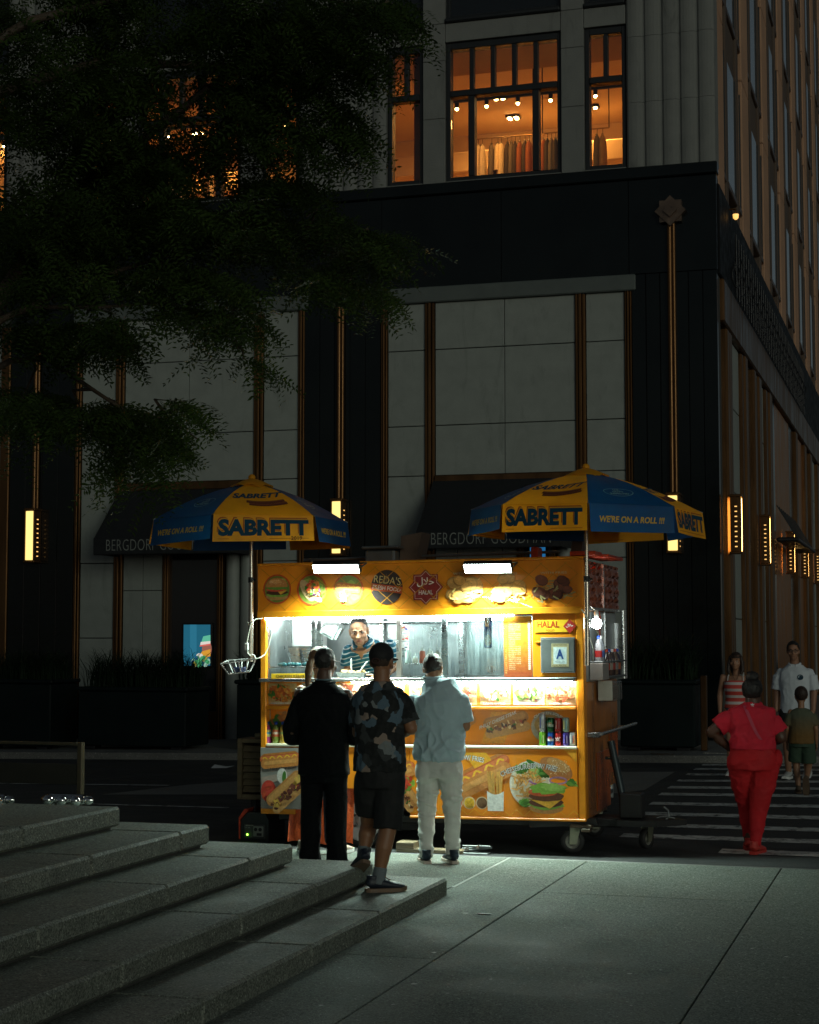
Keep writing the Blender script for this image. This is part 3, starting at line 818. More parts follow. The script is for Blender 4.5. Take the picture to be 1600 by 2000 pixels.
m_yel = mat('yellow_vinyl', (0.74, 0.23, 0.007), 0.38, var=.2, vs=2.5, bump=.06, bs=8, coat=.2)
m_yframe = mat('yellow_frame_paint', (0.70, 0.24, 0.007), 0.4, var=.22, vs=6, bump=.1, bs=30)
m_ss = mat('stainless', (0.46, 0.48, 0.48), 0.28, 0.95, var=.2, vs=3, bump=.05, bs=40, stretch=(1, 1, 6))
m_sst = mat('stained_stainless', (0.40, 0.43, 0.43), 0.38, 0.85, var=.45, vs=2.2, bump=.08, bs=20)
m_ssd = mat('dull_steel', (0.20, 0.21, 0.21), 0.45, 0.8, var=.25, vs=5, bump=.1)
m_print = mat('printed_vinyl', None, 0.4, var=.26, vs=42, attr='Col', coat=.15)
m_black2 = mat('black_paint', (0.010, 0.010, 0.010), 0.55, var=.3)
m_rub = mat('rubber', (0.018, 0.018, 0.018), 0.75, var=.3, vs=20)
m_white = mat('white_paint', (0.68, 0.68, 0.66), 0.5, var=.12)
m_wood = mat('weathered_wood', (0.20, 0.15, 0.085), 0.8, var=.4, vs=4, bump=.5, bs=30, stretch=(.3, 1, 5))
m_led = mat('cool_led', (1, 1, 1), .5, emit=(0.80, 1.0, 0.93), es=45)
m_led2 = mat('strip_led', (1, 1, 1), .5, emit=(0.90, 1.0, 0.94), es=46)
m_cable = mat('white_cable', (.62, .60, .52), .5)
m_cglass = glass_mat('cart_glass', (.96, .98, .98), .06, .02, .12)
m_pglass = glass_mat('scratched_acrylic', (.90, .95, .95), .08, .08, .20)
m_osb = mat('wood_grain_side', (0.40, 0.13, 0.02), 0.33, var=.55, vs=3.2, bump=.25, bs=16, stretch=(1, 1.2, .35), coat=.3)

x0, zt0 = C(504, 1107); x1, _ = C(1140, 1095)
zhead, _u = C(820, 1196)[1], 0
zt = C(820, 1100)[1]
zb = C(980, 1599)[1]
DEP = 1.66
zc = C(820, 1328)[1]                 # counter
# -- roof box with printed front
roof = Q('roof_box', MB().bbox(x0, x1, .01, DEP, zhead, zt, .02), m_yel)
hd = MB()
nq = 26
for i in range(nq):
    a = x0 + (x1 - x0) * i / nq; hd.bbox(a, x0 + (x1 - x0) * (i + 1) / nq, -.006, .008, zhead - .012, zt + .004, .002)
header = Q('header_panel', MB().bbox(x0, x1, -.016, .008, zhead - .016, zt + .006, .006), m_yel)
Q('header_trim', MB().bbox(x0, x1, -.03, -.018, zhead - .03, zhead + .03, .005), m_yframe)
Q('header_trim', MB().bbox(x0, x1, -.024, .03, zt + .007, zt + .03, .006), m_yframe)
# quilting lines pressed in the vinyl: thin raised diamonds
YEL, YEL2, ORG = (0.74, 0.26, 0.01), (0.72, 0.30, 0.02), (0.55, 0.17, 0.01)
q = Print(frontfn(-.0175))
u = x0 - .4
while u < x1:
    for sgn in (1, -1):
        pts = []
        for t in range(9):
            uu = u + (zt - zhead) * t / 8 * 1.05; vv = zhead + .03 + (zt - zhead - .05) * (t / 8 if sgn > 0 else 1 - t / 8)
            if x0 + .02 < uu < x1 - .02: pts.append((uu, vv))
        if len(pts) > 1: q.line(pts, .006, (.50, .20, .01))
    u += .22
Q('quilted_pattern', q.mb, m_print, header, kind='stuff')

TAN, BROWN, DBR, GREEN, LGREEN, RED, CREAM, WHITE = (.55, .26, .07), (.16, .05, .02), (.07, .025, .012), (.05, .16, .02), (.20, .36, .05), (.50, .05, .02), (.72, .55, .30), (.75, .74, .70)
FRY, GOLD, ORANGE, PINK, PURPLE = (.74, .50, .16), (.66, .30, .05), (.62, .16, .02), (.60, .25, .16), (.22, .06, .18)
def burger(p, u, v, s, rng):
    p.ell(u, v - .30 * s, .46 * s, .13 * s, (.50, .24, .08))                         # lower bun
    p.ell(u, v - .21 * s, .47 * s, .10 * s, LGREEN, 0, 22, .12, rng)
    p.ell(u, v - .13 * s, .45 * s, .10 * s, DBR, 0, 20, .05, rng)
    p.poly([(u - .42 * s, v - .06 * s), (u + .42 * s, v - .06 * s), (u + .16 * s, v - .22 * s), (u + .05 * s, v - .09 * s)], (.72, .38, .04))
    p.ell(u - .02 * s, v - .02 * s, .42 * s, .075 * s, (.55, .06, .03), 0, 20, .04, rng)
    p.ell(u, v + .05 * s, .46 * s, .08 * s, (.12, .25, .03), 0, 24, .16, rng)
    p.poly([(u + .45 * s * math.cos(t), v + .08 * s + .36 * s * max(0, math.sin(t)) ** .8) for t in [math.pi * k / 16 for k in range(17)]], (.46, .19, .05))
    p.ell(u - .06 * s, v + .30 * s, .26 * s, .08 * s, (.60, .30, .10))
    for _ in range(26): p.ell(u + rng.uniform(-.30, .30) * s, v + rng.uniform(.2, .38) * s, .012 * s, .008 * s, (.80, .66, .42), rng.uniform(0, 3), 5)
def hotdog(p, u, v, L, rot, rng, mustard=True):
    c, s_ = math.cos(rot), math.sin(rot)
    T = lambda a, b: (u + a * c - b * s_, v + a * s_ + b * c)
    cap = lambda l, r, off: [T(l * math.cos(t) if abs(math.cos(t)) < .0 else (l - r) * (1 if math.cos(t) > 0 else -1) + r * math.cos(t), off + r * math.sin(t)) for t in [2 * math.pi * k / 22 for k in range(22)]]
    p.poly(cap(.49 * L, .12 * L, .06 * L), (.40, .14, .03))
    p.poly(cap(.52 * L, .085 * L, .05 * L), (.42, .08, .02))
    p.poly(cap(.50 * L, .04 * L, .075 * L), (.55, .15, .05))
    if mustard:
        p.line([T(-.44 * L + .88 * L * k / 30, .06 * L + .035 * L * math.sin(k * .95)) for k in range(31)], .03 * L, (.75, .42, .03))
    p.poly(cap(.50 * L, .115 * L, -.07 * L), (.50, .19, .045))
    p.poly(cap(.42 * L, .045 * L, -.05 * L), (.60, .28, .08))
def sub(p, u, v, L, rot, rng):
    c, s_ = math.cos(rot), math.sin(rot)
    T = lambda a, b: (u + a * c - b * s_, v + a * s_ + b * c)
    cap = lambda l, r, off: [T((l - r) * (1 if math.cos(t) > 0 else -1) + r * math.cos(t), off + r * math.sin(t)) for t in [2 * math.pi * k / 22 for k in range(22)]]
    p.poly(cap(.5 * L, .13 * L, .09 * L), (.44, .18, .05))
    p.poly(cap(.44 * L, .06 * L, .12 * L), (.54, .26, .08))
    p.poly(cap(.5 * L, .10 * L, -.12 * L), (.54, .27, .09))
    for k in range(34):
        a = rng.uniform(-.44, .44) * L; x, y = T(a, rng.uniform(-.10, .04) * L)
        p.ell(x, y, .05 * L * rng.uniform(.5, 1.2), .028 * L * rng.uniform(.6, 1.2), vary(rng.choice([BROWN, DBR, BROWN, CREAM, (.30, .10, .05), GREEN, (.45, .06, .03)]), .3, rng), rng.uniform(0, 3), 8, .15, rng)
def fries(p, u, v, w, h, rng):
    for _ in range(24):
        a = rng.uniform(-.42, .42) * w; t = rng.uniform(-.25, .25); hh = rng.uniform(.5, .75) * h
        p.line([(u + a * .8, v), (u + a + t * w * .5, v + hh)], .10 * w, vary((.62, .32, .07), .3, rng))
    p.poly([(u - .5 * w, v + .12 * h)] + [(u - .5 * w + w * k / 10, v + .12 * h - .11 * h * math.sin(math.pi * k / 10)) for k in range(1, 10)] + [(u + .5 * w, v + .12 * h), (u + .46 * w, v - .5 * h), (u - .46 * w, v - .5 * h)], WHITE)
def bowl(p, u, v, r, cols, rng, plate=WHITE):
    p.ell(u, v, r, r * .98, plate, 0, 24); p.ell(u, v, r * .86, r * .84, vary(cols[0], .1), 0, 20)
    p.heap(u, v, r * .74, r * .74, cols, 60, r * .13, rng)

hf = frontfn(-.0195)
def roundel(px, py, rpx, kind):
    u, v = C(px, py); r_ = rpx / 226.0
    p = Print(hf); rng = random.Random(px)
    p.ell(u, v, r_, r_, (.52, .06, .015), 0, 40); p.ell(u, v, r_ * .9, r_ * .9, (.16, .20, .03), 0, 36)
    for _ in range(12): p.ell(u + rng.uniform(-.5, .5) * r_, v + rng.uniform(-.55, .55) * r_, r_ * .3, r_ * .2, vary((.22, .28, .05), .6, rng), rng.uniform(0, 3), 12)
    if kind == 'burger': burger(p, u, v, r_ * 1.72, rng)
    elif kind == 'gyro':
        p.ell(u - .30 * r_, v - .05 * r_, .34 * r_, .78 * r_, (.55, .36, .18), .55, 20); p.ell(u + .1 * r_, v - .32 * r_, .22 * r_, .72 * r_, (.60, .42, .22), .9, 20)
        p.heap(u + .16 * r_, v + .1 * r_, .55 * r_, .42 * r_, [ORANGE, ORANGE, (.66, .22, .05), GREEN, (.08, .2, .03), RED, PURPLE, CREAM], 70, .1 * r_, rng, -.6)
    else:
        hotdog(p, u + .02 * r_, v + .12 * r_, 1.62 * r_, -.14, rng)
        fries(p, u - .3 * r_, v - .42 * r_, .42 * r_, .6 * r_, rng)
    Q('food_picture', p.mb, m_print, header)
roundel(543, 1151, 31, 'burger'); roundel(611, 1152, 33, 'gyro'); roundel(682, 1152, 33, 'hotdog')

# round name badge
u, v = C(757, 1147); r_ = 34 / 226
p = Print(hf); p.ell(u, v, r_, r_ * 1.04, (.035, .02, .018), 0, 44)
p.poly([(u - .10 * r_, v + .2 * r_), (u - .02 * r_, v + .86 * r_), (u + .06 * r_, v + .2 * r_)], (.16, .09, .05))
rot = -.13; T = lambda a, b: (u + a * math.cos(rot) - b * math.sin(rot), v + a * math.sin(rot) + b * math.cos(rot))
p.poly([T(-1.0 * r_, -.28 * r_), T(1.0 * r_, -.28 * r_), T(.99 * r_, .13 * r_), T(-.99 * r_, .13 * r_)], (.50, .08, .02))
rr = lambda a, b, d: frontfn(-.0195)(u + a * math.cos(rot) - b * math.sin(rot), v + a * math.sin(rot) + b * math.cos(rot), d)
p.d += .0004; put_text(p.mb, "REDA'S", rr, -.86 * r_, .20 * r_, 1.70 * r_, .46 * r_, (.62, .47, .20), p.d)
p.d += .0004; put_text(p.mb, "FRESH FOOD", rr, -.88 * r_, -.19 * r_, 1.76 * r_, .24 * r_, (.80, .76, .70), p.d, bold=.012)
Q('name_badge', p.mb, m_print, header)

# eight pointed star badge
u, v = C(833, 1147); r_ = 37 / 226
def star8(r): return [(u + r * (1 if k % 2 == 0 else .765) * math.sin(math.pi * k / 8), v + r * (1 if k % 2 == 0 else .765) * math.cos(math.pi * k / 8)) for k in range(16)]
p = Print(hf); p.poly(star8(r_), (.24, .022, .018))
st8 = star8(r_ * .88); p.line(st8 + [st8[0]], .006, (.62, .38, .32))
p.text('\uFEDD\uFEFC\uFEA3', u - .50 * r_, v + .02 * r_, .98 * r_, .52 * r_, (.78, .72, .66), bold=.012)
p.text('HALAL', u - .40 * r_, v - .40 * r_, .80 * r_, .24 * r_, (.78, .72, .66), bold=.012)
Q('star_badge', p.mb, m_print, header)

# fried platters on the header
def platter(px, py, w, h, cols, fr, nug, seed):
    u, v = C(px, py); rng = random.Random(seed); p = Print(hf); w /= 226; h /= 226
    for _ in range(14): p.line([(u + rng.uniform(-.5, .5) * w, v + rng.uniform(-.4, .3) * h), (u + rng.uniform(-.5, .5) * w, v + rng.uniform(-.45, .45) * h)], .035 * h, vary(fr, .15, rng))
    for k in range(nug):
        a = rng.uniform(0, 6.28); rr_ = math.sqrt(rng.random())
        x, y = u + rr_ * .42 * w * math.cos(a), v + rr_ * .34 * h * math.sin(a); s_ = .17 * h * rng.uniform(.8, 1.25); c_ = vary(rng.choice(cols), .2, rng)
        p.ell(x, y - .015 * h, s_ * 1.32, s_ * 1.02, tuple(t * .55 for t in c_), rng.uniform(-.5, .5), 12, .06, rng); p.ell(x, y, s_ * 1.2, s_ * .9, c_, rng.uniform(-.5, .5), 12, .06, rng)
        p.ell(x - .2 * s_, y + .3 * s_, s_ * .6, s_ * .35, tuple(min(.8, t * 1.3) for t in c_), 0, 8, .1, rng)
    for _ in range(9):
        x, y = u + rng.uniform(-.45, .45) * w, v + rng.uniform(-.48, -.1) * h; a = rng.uniform(-1.2, 1.2)
        p.line([(x, y), (x + .14 * w * math.cos(a), y + .14 * w * math.sin(a))], .05 * h, vary(fr, .15, rng))
    p.text('WITH FRIES', u - .3 * w, v + .44 * h, .6 * w, .075 * h, (.62, .48, .30), arc=None)
    Q('food_picture', p.mb, m_print, header)
platter(909, 1150, 74, 64, [(.50, .22, .05), (.56, .27, .07)], FRY, 15, 4)
platter(990, 1150, 80, 64, [(.56, .26, .05), (.60, .28, .06)], FRY, 9, 7)
platter(1084, 1146, 90, 58, [(.10, .028, .015), (.14, .04, .02)], (.32, .25, .10), 15, 9)

# quilted shiny sheet on the right end of the roof box, a red board on top
m_foil = mat('red_lit_steel', (0.70, 0.16, 0.06), 0.22, 0.95, var=.35, vs=4)  # stainless sheet with its red reflection painted into the base colour
f = MB(); ny, nz_ = 22, 14; ya, yb = .03, DEP - .02
for j in range(nz_ + 1):
    for i in range(ny + 1):
        yy = ya + (yb - ya) * i / ny; zz = zhead + .03 + (zt - zhead - .04) * j / nz_
        bulge = .022 * abs(math.sin(math.pi * (yy / .20 + zz / .16))) * abs(math.sin(math.pi * (yy / .20 - zz / .16))) + rnd.uniform(0, .006)
        f.v.append((x1 + .004 + bulge, yy, zz))
for j in range(nz_):
    for i in range(ny):
        a = j * (ny + 1) + i; f.f.append((a, a + 1, a + ny + 2, a + ny + 1)); f.c.append(None); f.smooth.append(False)
Q('quilted_end_sheet', f, m_foil)
Q('end_trim', MB().bbox(x1 + .004, x1 + .03, DEP * .48, DEP * .48 + .03, zhead + .01, zt, .004).bbox(x1 + .003, x1 + .028, 0, DEP, zhead - .0, zhead + .028, .004), m_ss)
m_redb = mat('red_board', (.60, .06, .02), .5, var=.25)
bx0 = C(1112, 1090)[0]
Q('roof_board', MB().bbox(bx0, x1 + .10, .02, .35, zt + .035, zt + .075, .006).bbox(x1 - .06, x1 + .16, .36, 1.1, zt + .03, zt + .06, .006), m_redb)
Q('roof_duct', MB().prism([(C(736, 1040)[0], zt + .30), (C(778, 1034)[0], zt + .33), (C(764, 1095)[0], zt), (C(732, 1095)[0], zt)], 'y', .75, 1.05), mat('brown_duct', (.16, .11, .08), .5, .5, var=.3))
Q('roof_duct', MB().prism([(C(1080, 1048)[0], zt + .26), (C(1102, 1046)[0], zt + .28), (C(1092, 1095)[0], zt), (C(1070, 1095)[0], zt)], 'y', .9, 1.15), MATS['brown_duct'])
vt = Q('roof_vent', MB().bbox(C(672, 1090)[0], C(732, 1090)[0], .6, 1.1, zt, zt + .17, .02).bbox(C(668, 1090)[0], C(742, 1090)[0], .55, 1.15, zt + .172, zt + .20, .01), m_ssd)
Q('roof_vent', MB().bbox(C(1012, 1080)[0], C(1026, 1080)[0], .5, .7, zt, zt + .15, .01), MATS['red_board'])
Q('roof_rail', MB().tube([(x0 + .12, .9, zt + .1), (x1 - .4, .9, zt + .12)], .014, 8).tube([(x0 + .2, .9, zt), (x0 + .2, .9, zt + .11)], .012, 6).tube([(x1 - .6, .9, zt), (x1 - .6, .9, zt + .12)], .012, 6), m_ssd)

# -- body: corner posts, walls, floor, chassis
zarch = C(650, 1540)[1]
pw = .085
xl1 = C(520, 1400)[0]; xr0 = C(1127, 1400)[0]
Q('corner_post', MB().bbox(x0 + .02, xl1, .0, .10, zb + .02, zhead - .02, .008), m_yframe)
Q('corner_post', MB().bbox(xr0, x1 - .012, .0, .10, zb, zhead - .02, .008), m_yframe)
# right end wall: faded wood-grain sheets, upper steel with red tape
sd = x1 - .013
ze = C(1143, 1290)[1]
Q('end_wall', MB().bbox(sd - .05, sd, .102, DEP * .60, zb, zc - .03, .006), m_osb)
Q('end_wall', MB().bbox(sd - .05, sd - .008, DEP * .602, DEP, zb + .2, zc - .03, .006), m_osb)
Q('end_wall', MB().bbox(sd - .05, sd - .004, .102, DEP, zc - .025, zhead - .002, .006), m_sst)
rl = MB()
for k in range(9):
    z = zc + .05 + k * .065; rl.box(sd - .003, sd + .001, .78 + .02 * math.sin(k * 2), .83 + .025 * math.sin(k * 2 + 1), z, z + .062)
Q('red_tape', rl, m_redb)
Q('end_trim', MB().bbox(sd - .003, sd + .02, .98, 1.02, zc - .02, zhead - .01, .004).bbox(sd - .003, sd + .035, 1.52, 1.58, zc + .1, zhead - .1, .004).tube([(sd + .06, DEP + .1, zc - .03), (sd + .06, DEP + .1, zhead + .02)], .022, 8).tube([(sd + .06, DEP + .02, zc - .03), (sd + .06, DEP + .02, zhead + .02)], .022, 8), m_ss)
Q('end_sheet', MB().bbox(sd + .001, sd + .006, .5, 1.15, zb + .03, zb + .55, .002), mat('orange_sheet', (.5, .10, .015), .3, var=.5, vs=3, coat=.3))
Q('end_sheet', MB().bbox(sd - .007, sd - .002, 1.18, 1.62, zb + .32, zb + .7, .002), MATS['orange_sheet'])
Q('push_handle', MB().bbox(sd, sd + .1, .10, .22, C(1160, 1438)[1] - .02, C(1160, 1438)[1] + .025, .005).tube([(sd + .11, .2, C(1160, 1436)[1]), (sd + .11, DEP + .35, C(1160, 1436)[1] + .005)], .016, 8).tube([(sd + .0, DEP - .1, C(1160, 1436)[1]), (sd + .11, DEP - .1, C(1160, 1436)[1])], .012, 6), m_ss)
Q('back_wall', MB().bbox(x0 + .02, x1 - .07, DEP - .06, DEP, zb + .05, zhead - .002, .004), m_sst)
Q('end_wall', MB().bbox(x0 + .021, x0 + .05, .101, DEP - .061, zb + .05, zhead - .002, .004), m_sst)
Q('cabin_floor', MB().bbox(x0 + .051, sd - .051, .05, DEP - .061, zb + .10, zb + .14, .004), m_ssd)
Q('cabin_ceiling', MB().box(x0 + .051, sd - .051, .02, DEP - .061, zhead - .011, zhead - .001), m_ss)

# counter ledge and shelves
Q('counter', MB().bbox(xl1 - .05, xr0 + .0, -.06, .34, zc - .014, zc + .018, .005), m_ss)
zs1 = C(820, 1382)[1]; zs2 = C(820, 1457)[1]
Q('shelf', MB().bbox(xl1 + .002, xr0 - .002, -.005, .14, zs1 - .018, zs1 + .012, .005), m_yframe)
Q('shelf', MB().bbox(xl1 + .002, xr0 - .002, -.012, .16, zs2 - .016, zs2 + .008, .004), mat('pale_shelf', (.62, .56, .42), .4, var=.2))
# band of dish pictures under the counter
bandbk = Q('picture_band', MB().bbox(xl1 + .001, xr0 - .001, .06, .085, zs1 + .013, zc - .015, .003), m_yel)
dish = [((524, 580), 'rice', 'CHICKEN RICE'), ((590, 645), 'salad', 'SALAD'), ((655, 715), 'wings', 'WINGS'), ((725, 790), 'rice', 'LAMB RICE'), ((800, 858), 'shrimp', 'SHRIMP'), ((866, 932), 'wings', 'CHICKEN'), ((938, 998), 'gyro', 'LAMB GYRO'), ((1003, 1064), 'salad', 'CHICKEN SALAD'), ((1066, 1126), 'shrimp', 'CHICKEN KEBAB')]
pal = {'rice': [ORANGE, (.62, .22, .03), (.50, .10, .02), GREEN, (.70, .36, .08)], 'salad': [GREEN, LGREEN, (.35, .45, .12), PINK, CREAM, WHITE], 'wings': [(.50, .10, .05), (.55, .20, .12), CREAM, (.40, .06, .03)],
       'shrimp': [(.62, .17, .06), (.66, .26, .12), (.55, .10, .04), CREAM], 'gyro': [(.60, .20, .07), CREAM, GREEN, (.62, .30, .14), WHITE]}
for (a, b_), kind, words in dish:
    ua, ub = C(a, 1360, .06)[0], C(b_, 1360, .06)[0]; va, vb = zs1 + .022, zc - .03
    p = Print(frontfn(.059)); rng = random.Random(a)
    p.rect(ua, va, ub, vb, (.60, .44, .20) if kind != 'salad' else (.62, .62, .5))
    p.heap((ua + ub) / 2, (va + vb) / 2 + .01, (ub - ua) * .44, (vb - va) * .36, pal[kind], 95, .017, rng)
    p.text(words, ua + .04, va + .006, (ub - ua) - .08, .017, WHITE, bold=.03)
    Q('dish_picture', p.mb, m_print, bandbk)
# light strip below the counter on the right
Q('shelf_light', MB().bbox(C(690, 1340)[0], C(1121, 1340)[0], -.055, -.025, zc - .028, zc - .0155, .004), mat('counter_led', (1, 1, 1), .5, emit=(0.92, 1.0, 0.92), es=150))

# middle band with long sandwiches
midbk = Q('sandwich_band', MB().bbox(xl1 + .001, xr0 - .001, .10, .125, zs2 + .009, zs1 - .019, .003), m_yel)
mf = frontfn(.099)
p = Print(mf); rng = random.Random(3)
u, v = C(990, 1415, .1); p.poly([C(940, 1452, .1), C(985, 1452, .1), C(1010, 1390, .1), C(960, 1390, .1)], YEL2)
sub(p, u, v, .42, .20, rng)
put_text(p.mb, 'PHILLY CHEESE STEAK', mf, C(938, 1425, .1)[0], C(938, 1425, .1)[1], .34, .032, (.72, .70, .66), p.d + .001, bold=.02, skew=lambda a, b: (a, b + a * .42))
Q('sandwich_picture', p.mb, m_print, midbk)
p = Print(mf); hotdog(p, *C(890, 1418, .1), .40, .55, rng); Q('sandwich_picture', p.mb, m_print, midbk)
p = Print(mf); u, v = C(1072, 1420, .1); p.ell(u, v, .16, .14, (.35, .30, .24), 0, 26); p.ell(u, v + .02, .13, .09, (.45, .26, .08), 0, 24); p.heap(u, v + .02, .1, .06, [(.6, .4, .12), GREEN, CREAM], 30, .02, rng)
put_text(p.mb, 'CHICKEN SOUP', mf, u - .13, v + .112, .26, .022, (.74, .72, .66), p.d + .001, bold=.02, arc=.22)
Q('soup_picture', p.mb, m_print, midbk)
p = Print(mf); u, v = C(555, 1415, .1); p.heap(u, v, .15, .09, [(.35, .09, .03), (.42, .14, .04), GREEN, (.5, .2, .05)], 60, .03, rng); put_text(p.mb, 'CHICKEN GYRO', mf, u - .06, v + .10, .22, .02, (.45, .35, .22), p.d + .001)
Q('sandwich_picture', p.mb, m_print, midbk)

# lower front: big pictures; raised above the wheel on the left half
ua, ub = C(602, 1500)[0], C(800, 1500)[0]
low = Q('lower_panel', MB().bbox(ub + .001, xr0 - .001, -.004, .03, zb + .012, zs2 - .017, .005), m_yel)
lowm = Q('lower_panel', MB().bbox(ua, ub, -.002, .03, zarch, zs2 - .017, .005), m_yel)
lowl = Q('lower_panel', MB().bbox(xl1 + .001, ua - .001, -.003, .03, C(540, 1578)[1], zs2 - .017, .005), m_yel)
Q('lower_trim', MB().bbox(ub, x1 - .014, -.012, .04, zb - .012, zb + .011, .005), m_yframe)
Q('lower_trim', MB().bbox(x0 + .022, C(577, 1580)[0], -.006, .04, C(540, 1590)[1], C(540, 1579)[1], .005), m_yframe)
lf = frontfn(-.006)
p = Print(lf); rng = random.Random(8)
hotdog(p, *C(936, 1518), .62, .46, rng)
for k, (px, c_) in enumerate(((893, (.45, .06, .03)), (918, (.70, .40, .03)), (943, (.14, .07, .03)))):
    u, v = C(px, 1568); p.ell(u, v, .056, .056, (.62, .44, .26), 0, 20); p.ell(u, v, .047, .047, c_, 0, 18); p.heap(u, v, .03, .03, [vary(c_, .4), vary(c_, .4)], 14, .012, rng)
u, v = C(970, 1552); fries(p, u, v, .155, .28, rng)
put_text(p.mb, 'HOT DOG W/ FRIES', lf, C(858, 1483)[0], C(858, 1483)[1], .42, .044, (.05, .03, .02), p.d + .0006, bold=.06, arc=.9)
put_text(p.mb, 'HOT DOG W/ FRIES', lf, C(858, 1483)[0], C(858, 1483)[1], .42, .044, (.70, .68, .66), p.d + .0012, bold=.015, arc=.9)
Q('food_picture', p.mb, m_print, low)
p = Print(lf); rng = random.Random(12)
u, v = C(1036, 1531); p.ell(u, v, .185, .20, (.66, .62, .54), 0, 34); p.ell(u, v, .165, .178, (.58, .50, .36), 0, 34)
p.ell(u + .04, v + .1, .055, .055, (.10, .20, .03), 0, 16); p.ell(u + .04, v + .1, .045, .045, (.32, .42, .12), 0, 16)
for _ in range(90):
    a = rng.uniform(0, 6.28); r2 = .12 * math.sqrt(rng.random()); x, y = u - .02 + r2 * math.cos(a), v - .02 + r2 * math.sin(a); t = rng.uniform(0, 3.14)
    p.line([(x, y), (x + .06 * math.cos(t), y + .06 * math.sin(t))], .011, vary((.60, .30, .07), .35, rng))
p.line([(u + .0, v + .03), (u + .03, v + .01), (u + .07, v)], .016, (.30, .12, .30))
for (px, py, rr_) in ((1020, 1500, .05), (1028, 1567, .03), (1066, 1507, .045), (1120, 1530, .03)): x, y = C(px, py); p.heap(x, y, rr_, rr_ * .8, [GREEN, LGREEN, (.10, .25, .04)], 18, .02, rng)
x, y = C(1090, 1500); p.ell(x, y, .155, .085, (.45, .17, .05), -.45, 24); p.ell(x + .02, y + .03, .11, .05, (.56, .28, .10), -.45, 20)
for _ in range(60): p.ell(x + rng.uniform(-.05, .12), y + rng.uniform(-.05, .07), .005, .003, (.8, .68, .45), rng.uniform(0, 3), 5)
x, y = C(1095, 1523); pts = [(x + .075 * math.cos(k * .42), y + .028 * math.sin(k * .42)) for k in range(16)]; p.line(pts, .014, (.38, .20, .36))
x, y = C(1072, 1556)
p.ell(x, y - .09, .15, .05, (.45, .20, .06), 0, 22); p.ell(x, y - .065, .155, .04, LGREEN, 0, 26, .14, rng); p.ell(x, y - .04, .15, .045, (.10, .03, .015), 0, 22, .04, rng)
p.poly([(x - .14, y - .02), (x + .13, y - .02), (x + .03, y - .095)], (.75, .38, .04)); p.ell(x, y + .01, .155, .042, (.13, .045, .02), 0, 22, .05, rng); p.ell(x - .03, y + .045, .13, .035, (.55, .09, .03), 0, 22)
p.ell(x + .02, y + .075, .16, .05, (.20, .38, .05), 0, 26, .22, rng); p.ell(x + .06, y + .09, .10, .035, (.30, .48, .10), 0, 22, .25, rng)
x, y = C(1043, 1488); p.ell(x, y, .05, .018, (.04, .14, .02), -.5, 12)
for cc, bo, dd in (((.05, .03, .02), .06, .0006), ((.70, .68, .66), .015, .0012)):
    put_text(p.mb, 'CHEESEBURGER W/ FRIES', lf, C(984, 1505)[0], C(984, 1505)[1] + .0, .50, .046, cc, p.d + dd, bold=bo, arc=.62, skew=lambda a, b: (a, b + a * .10))
Q('food_picture', p.mb, m_print, low)
# faint diamond print
for pan, ra, rb, za, zb_ in ((low, ub, xr0, zb + .02, zs2 - .02),):
    p = Print(frontfn(-.0045), .0002, .0002); u = ra
    for k in range(12):
        uu = ra + (rb - ra) * k / 12 + .03; p.line([(uu, za + .01), (uu + .06, za + .06), (uu + .12, za + .01)], .006, (.72, .36, .03))
    p.poly([C(1100, 1462), C(1127, 1462), C(1127, 1490)], YEL2); p.poly([C(905, 1470), C(950, 1470), C(985, 1520), C(960, 1545)], (.64, .30, .015))
    Q('diamond_print', p.mb, m_print, pan, kind='stuff')
# middle and left posters
p = Print(frontfn(-.004)); rng = random.Random(31)
hotdog(p, *C(770, 1510), .40, .3, rng); sub(p, *C(790, 1548), .36, -.9, rng); p.heap(*C(797, 1590 - 60), .06, .05, [GREEN, LGREEN, RED], 24, .02, rng)
Q('food_picture', p.mb, m_print, lowm)
pa, pb = C(510, 1579), C(603, 1460)
poster = Q('poster', MB().bbox(pa[0], pb[0], -.010, -.0035, pa[1], pb[1] - .004, .002), mat('laminated_poster', (.25, .23, .21), .3, var=.1, coat=.4))
p = Print(frontfn(-.0105)); rng = random.Random(6)
p.poly([C(512, 1518), C(603, 1500), C(603, 1512), C(512, 1532)], (.34, .26, .22))
hotdog(p, *C(548, 1484), .38, .10, rng)
put_text(p.mb, 'Hot Dog with', frontfn(-.0105), *C(528, 1506), .26, .03, (.04, .03, .03), p.d + .0006, shear=.3, skew=lambda a, b: (a, b + a * .1))
x, y = C(526, 1545); p.ell(x, y, .075, .10, (.48, .04, .025), 0, 22); p.heap(x, y, .05, .07, [(.6, .08, .03), (.52, .05, .03)], 24, .02, rng)
x, y = C(553, 1515); p.ell(x, y, .05, .07, (.60, .56, .52), 0, 18); p.ell(x + .02, y - .01, .02, .055, GREEN, -.1, 14)
sub(p, *C(563, 1546), .44, .72, rng)
for k in range(40): a = rng.uniform(-.16, .16); p.ell(C(566, 1550)[0] + a * .75 + rng.uniform(-.03, .03), C(566, 1550)[1] + a * .66 + rng.uniform(-.03, .03), .022, .015, vary(rng.choice([(.12, .025, .02), (.18, .05, .03), (.62, .36, .06)]), .3, rng), rng.uniform(0, 3), 8)
p.poly([C(578, 1520), C(603, 1500), C(603, 1518), C(585, 1530)], (.58, .36, .08))
Q('food_picture', p.mb, m_print, poster)

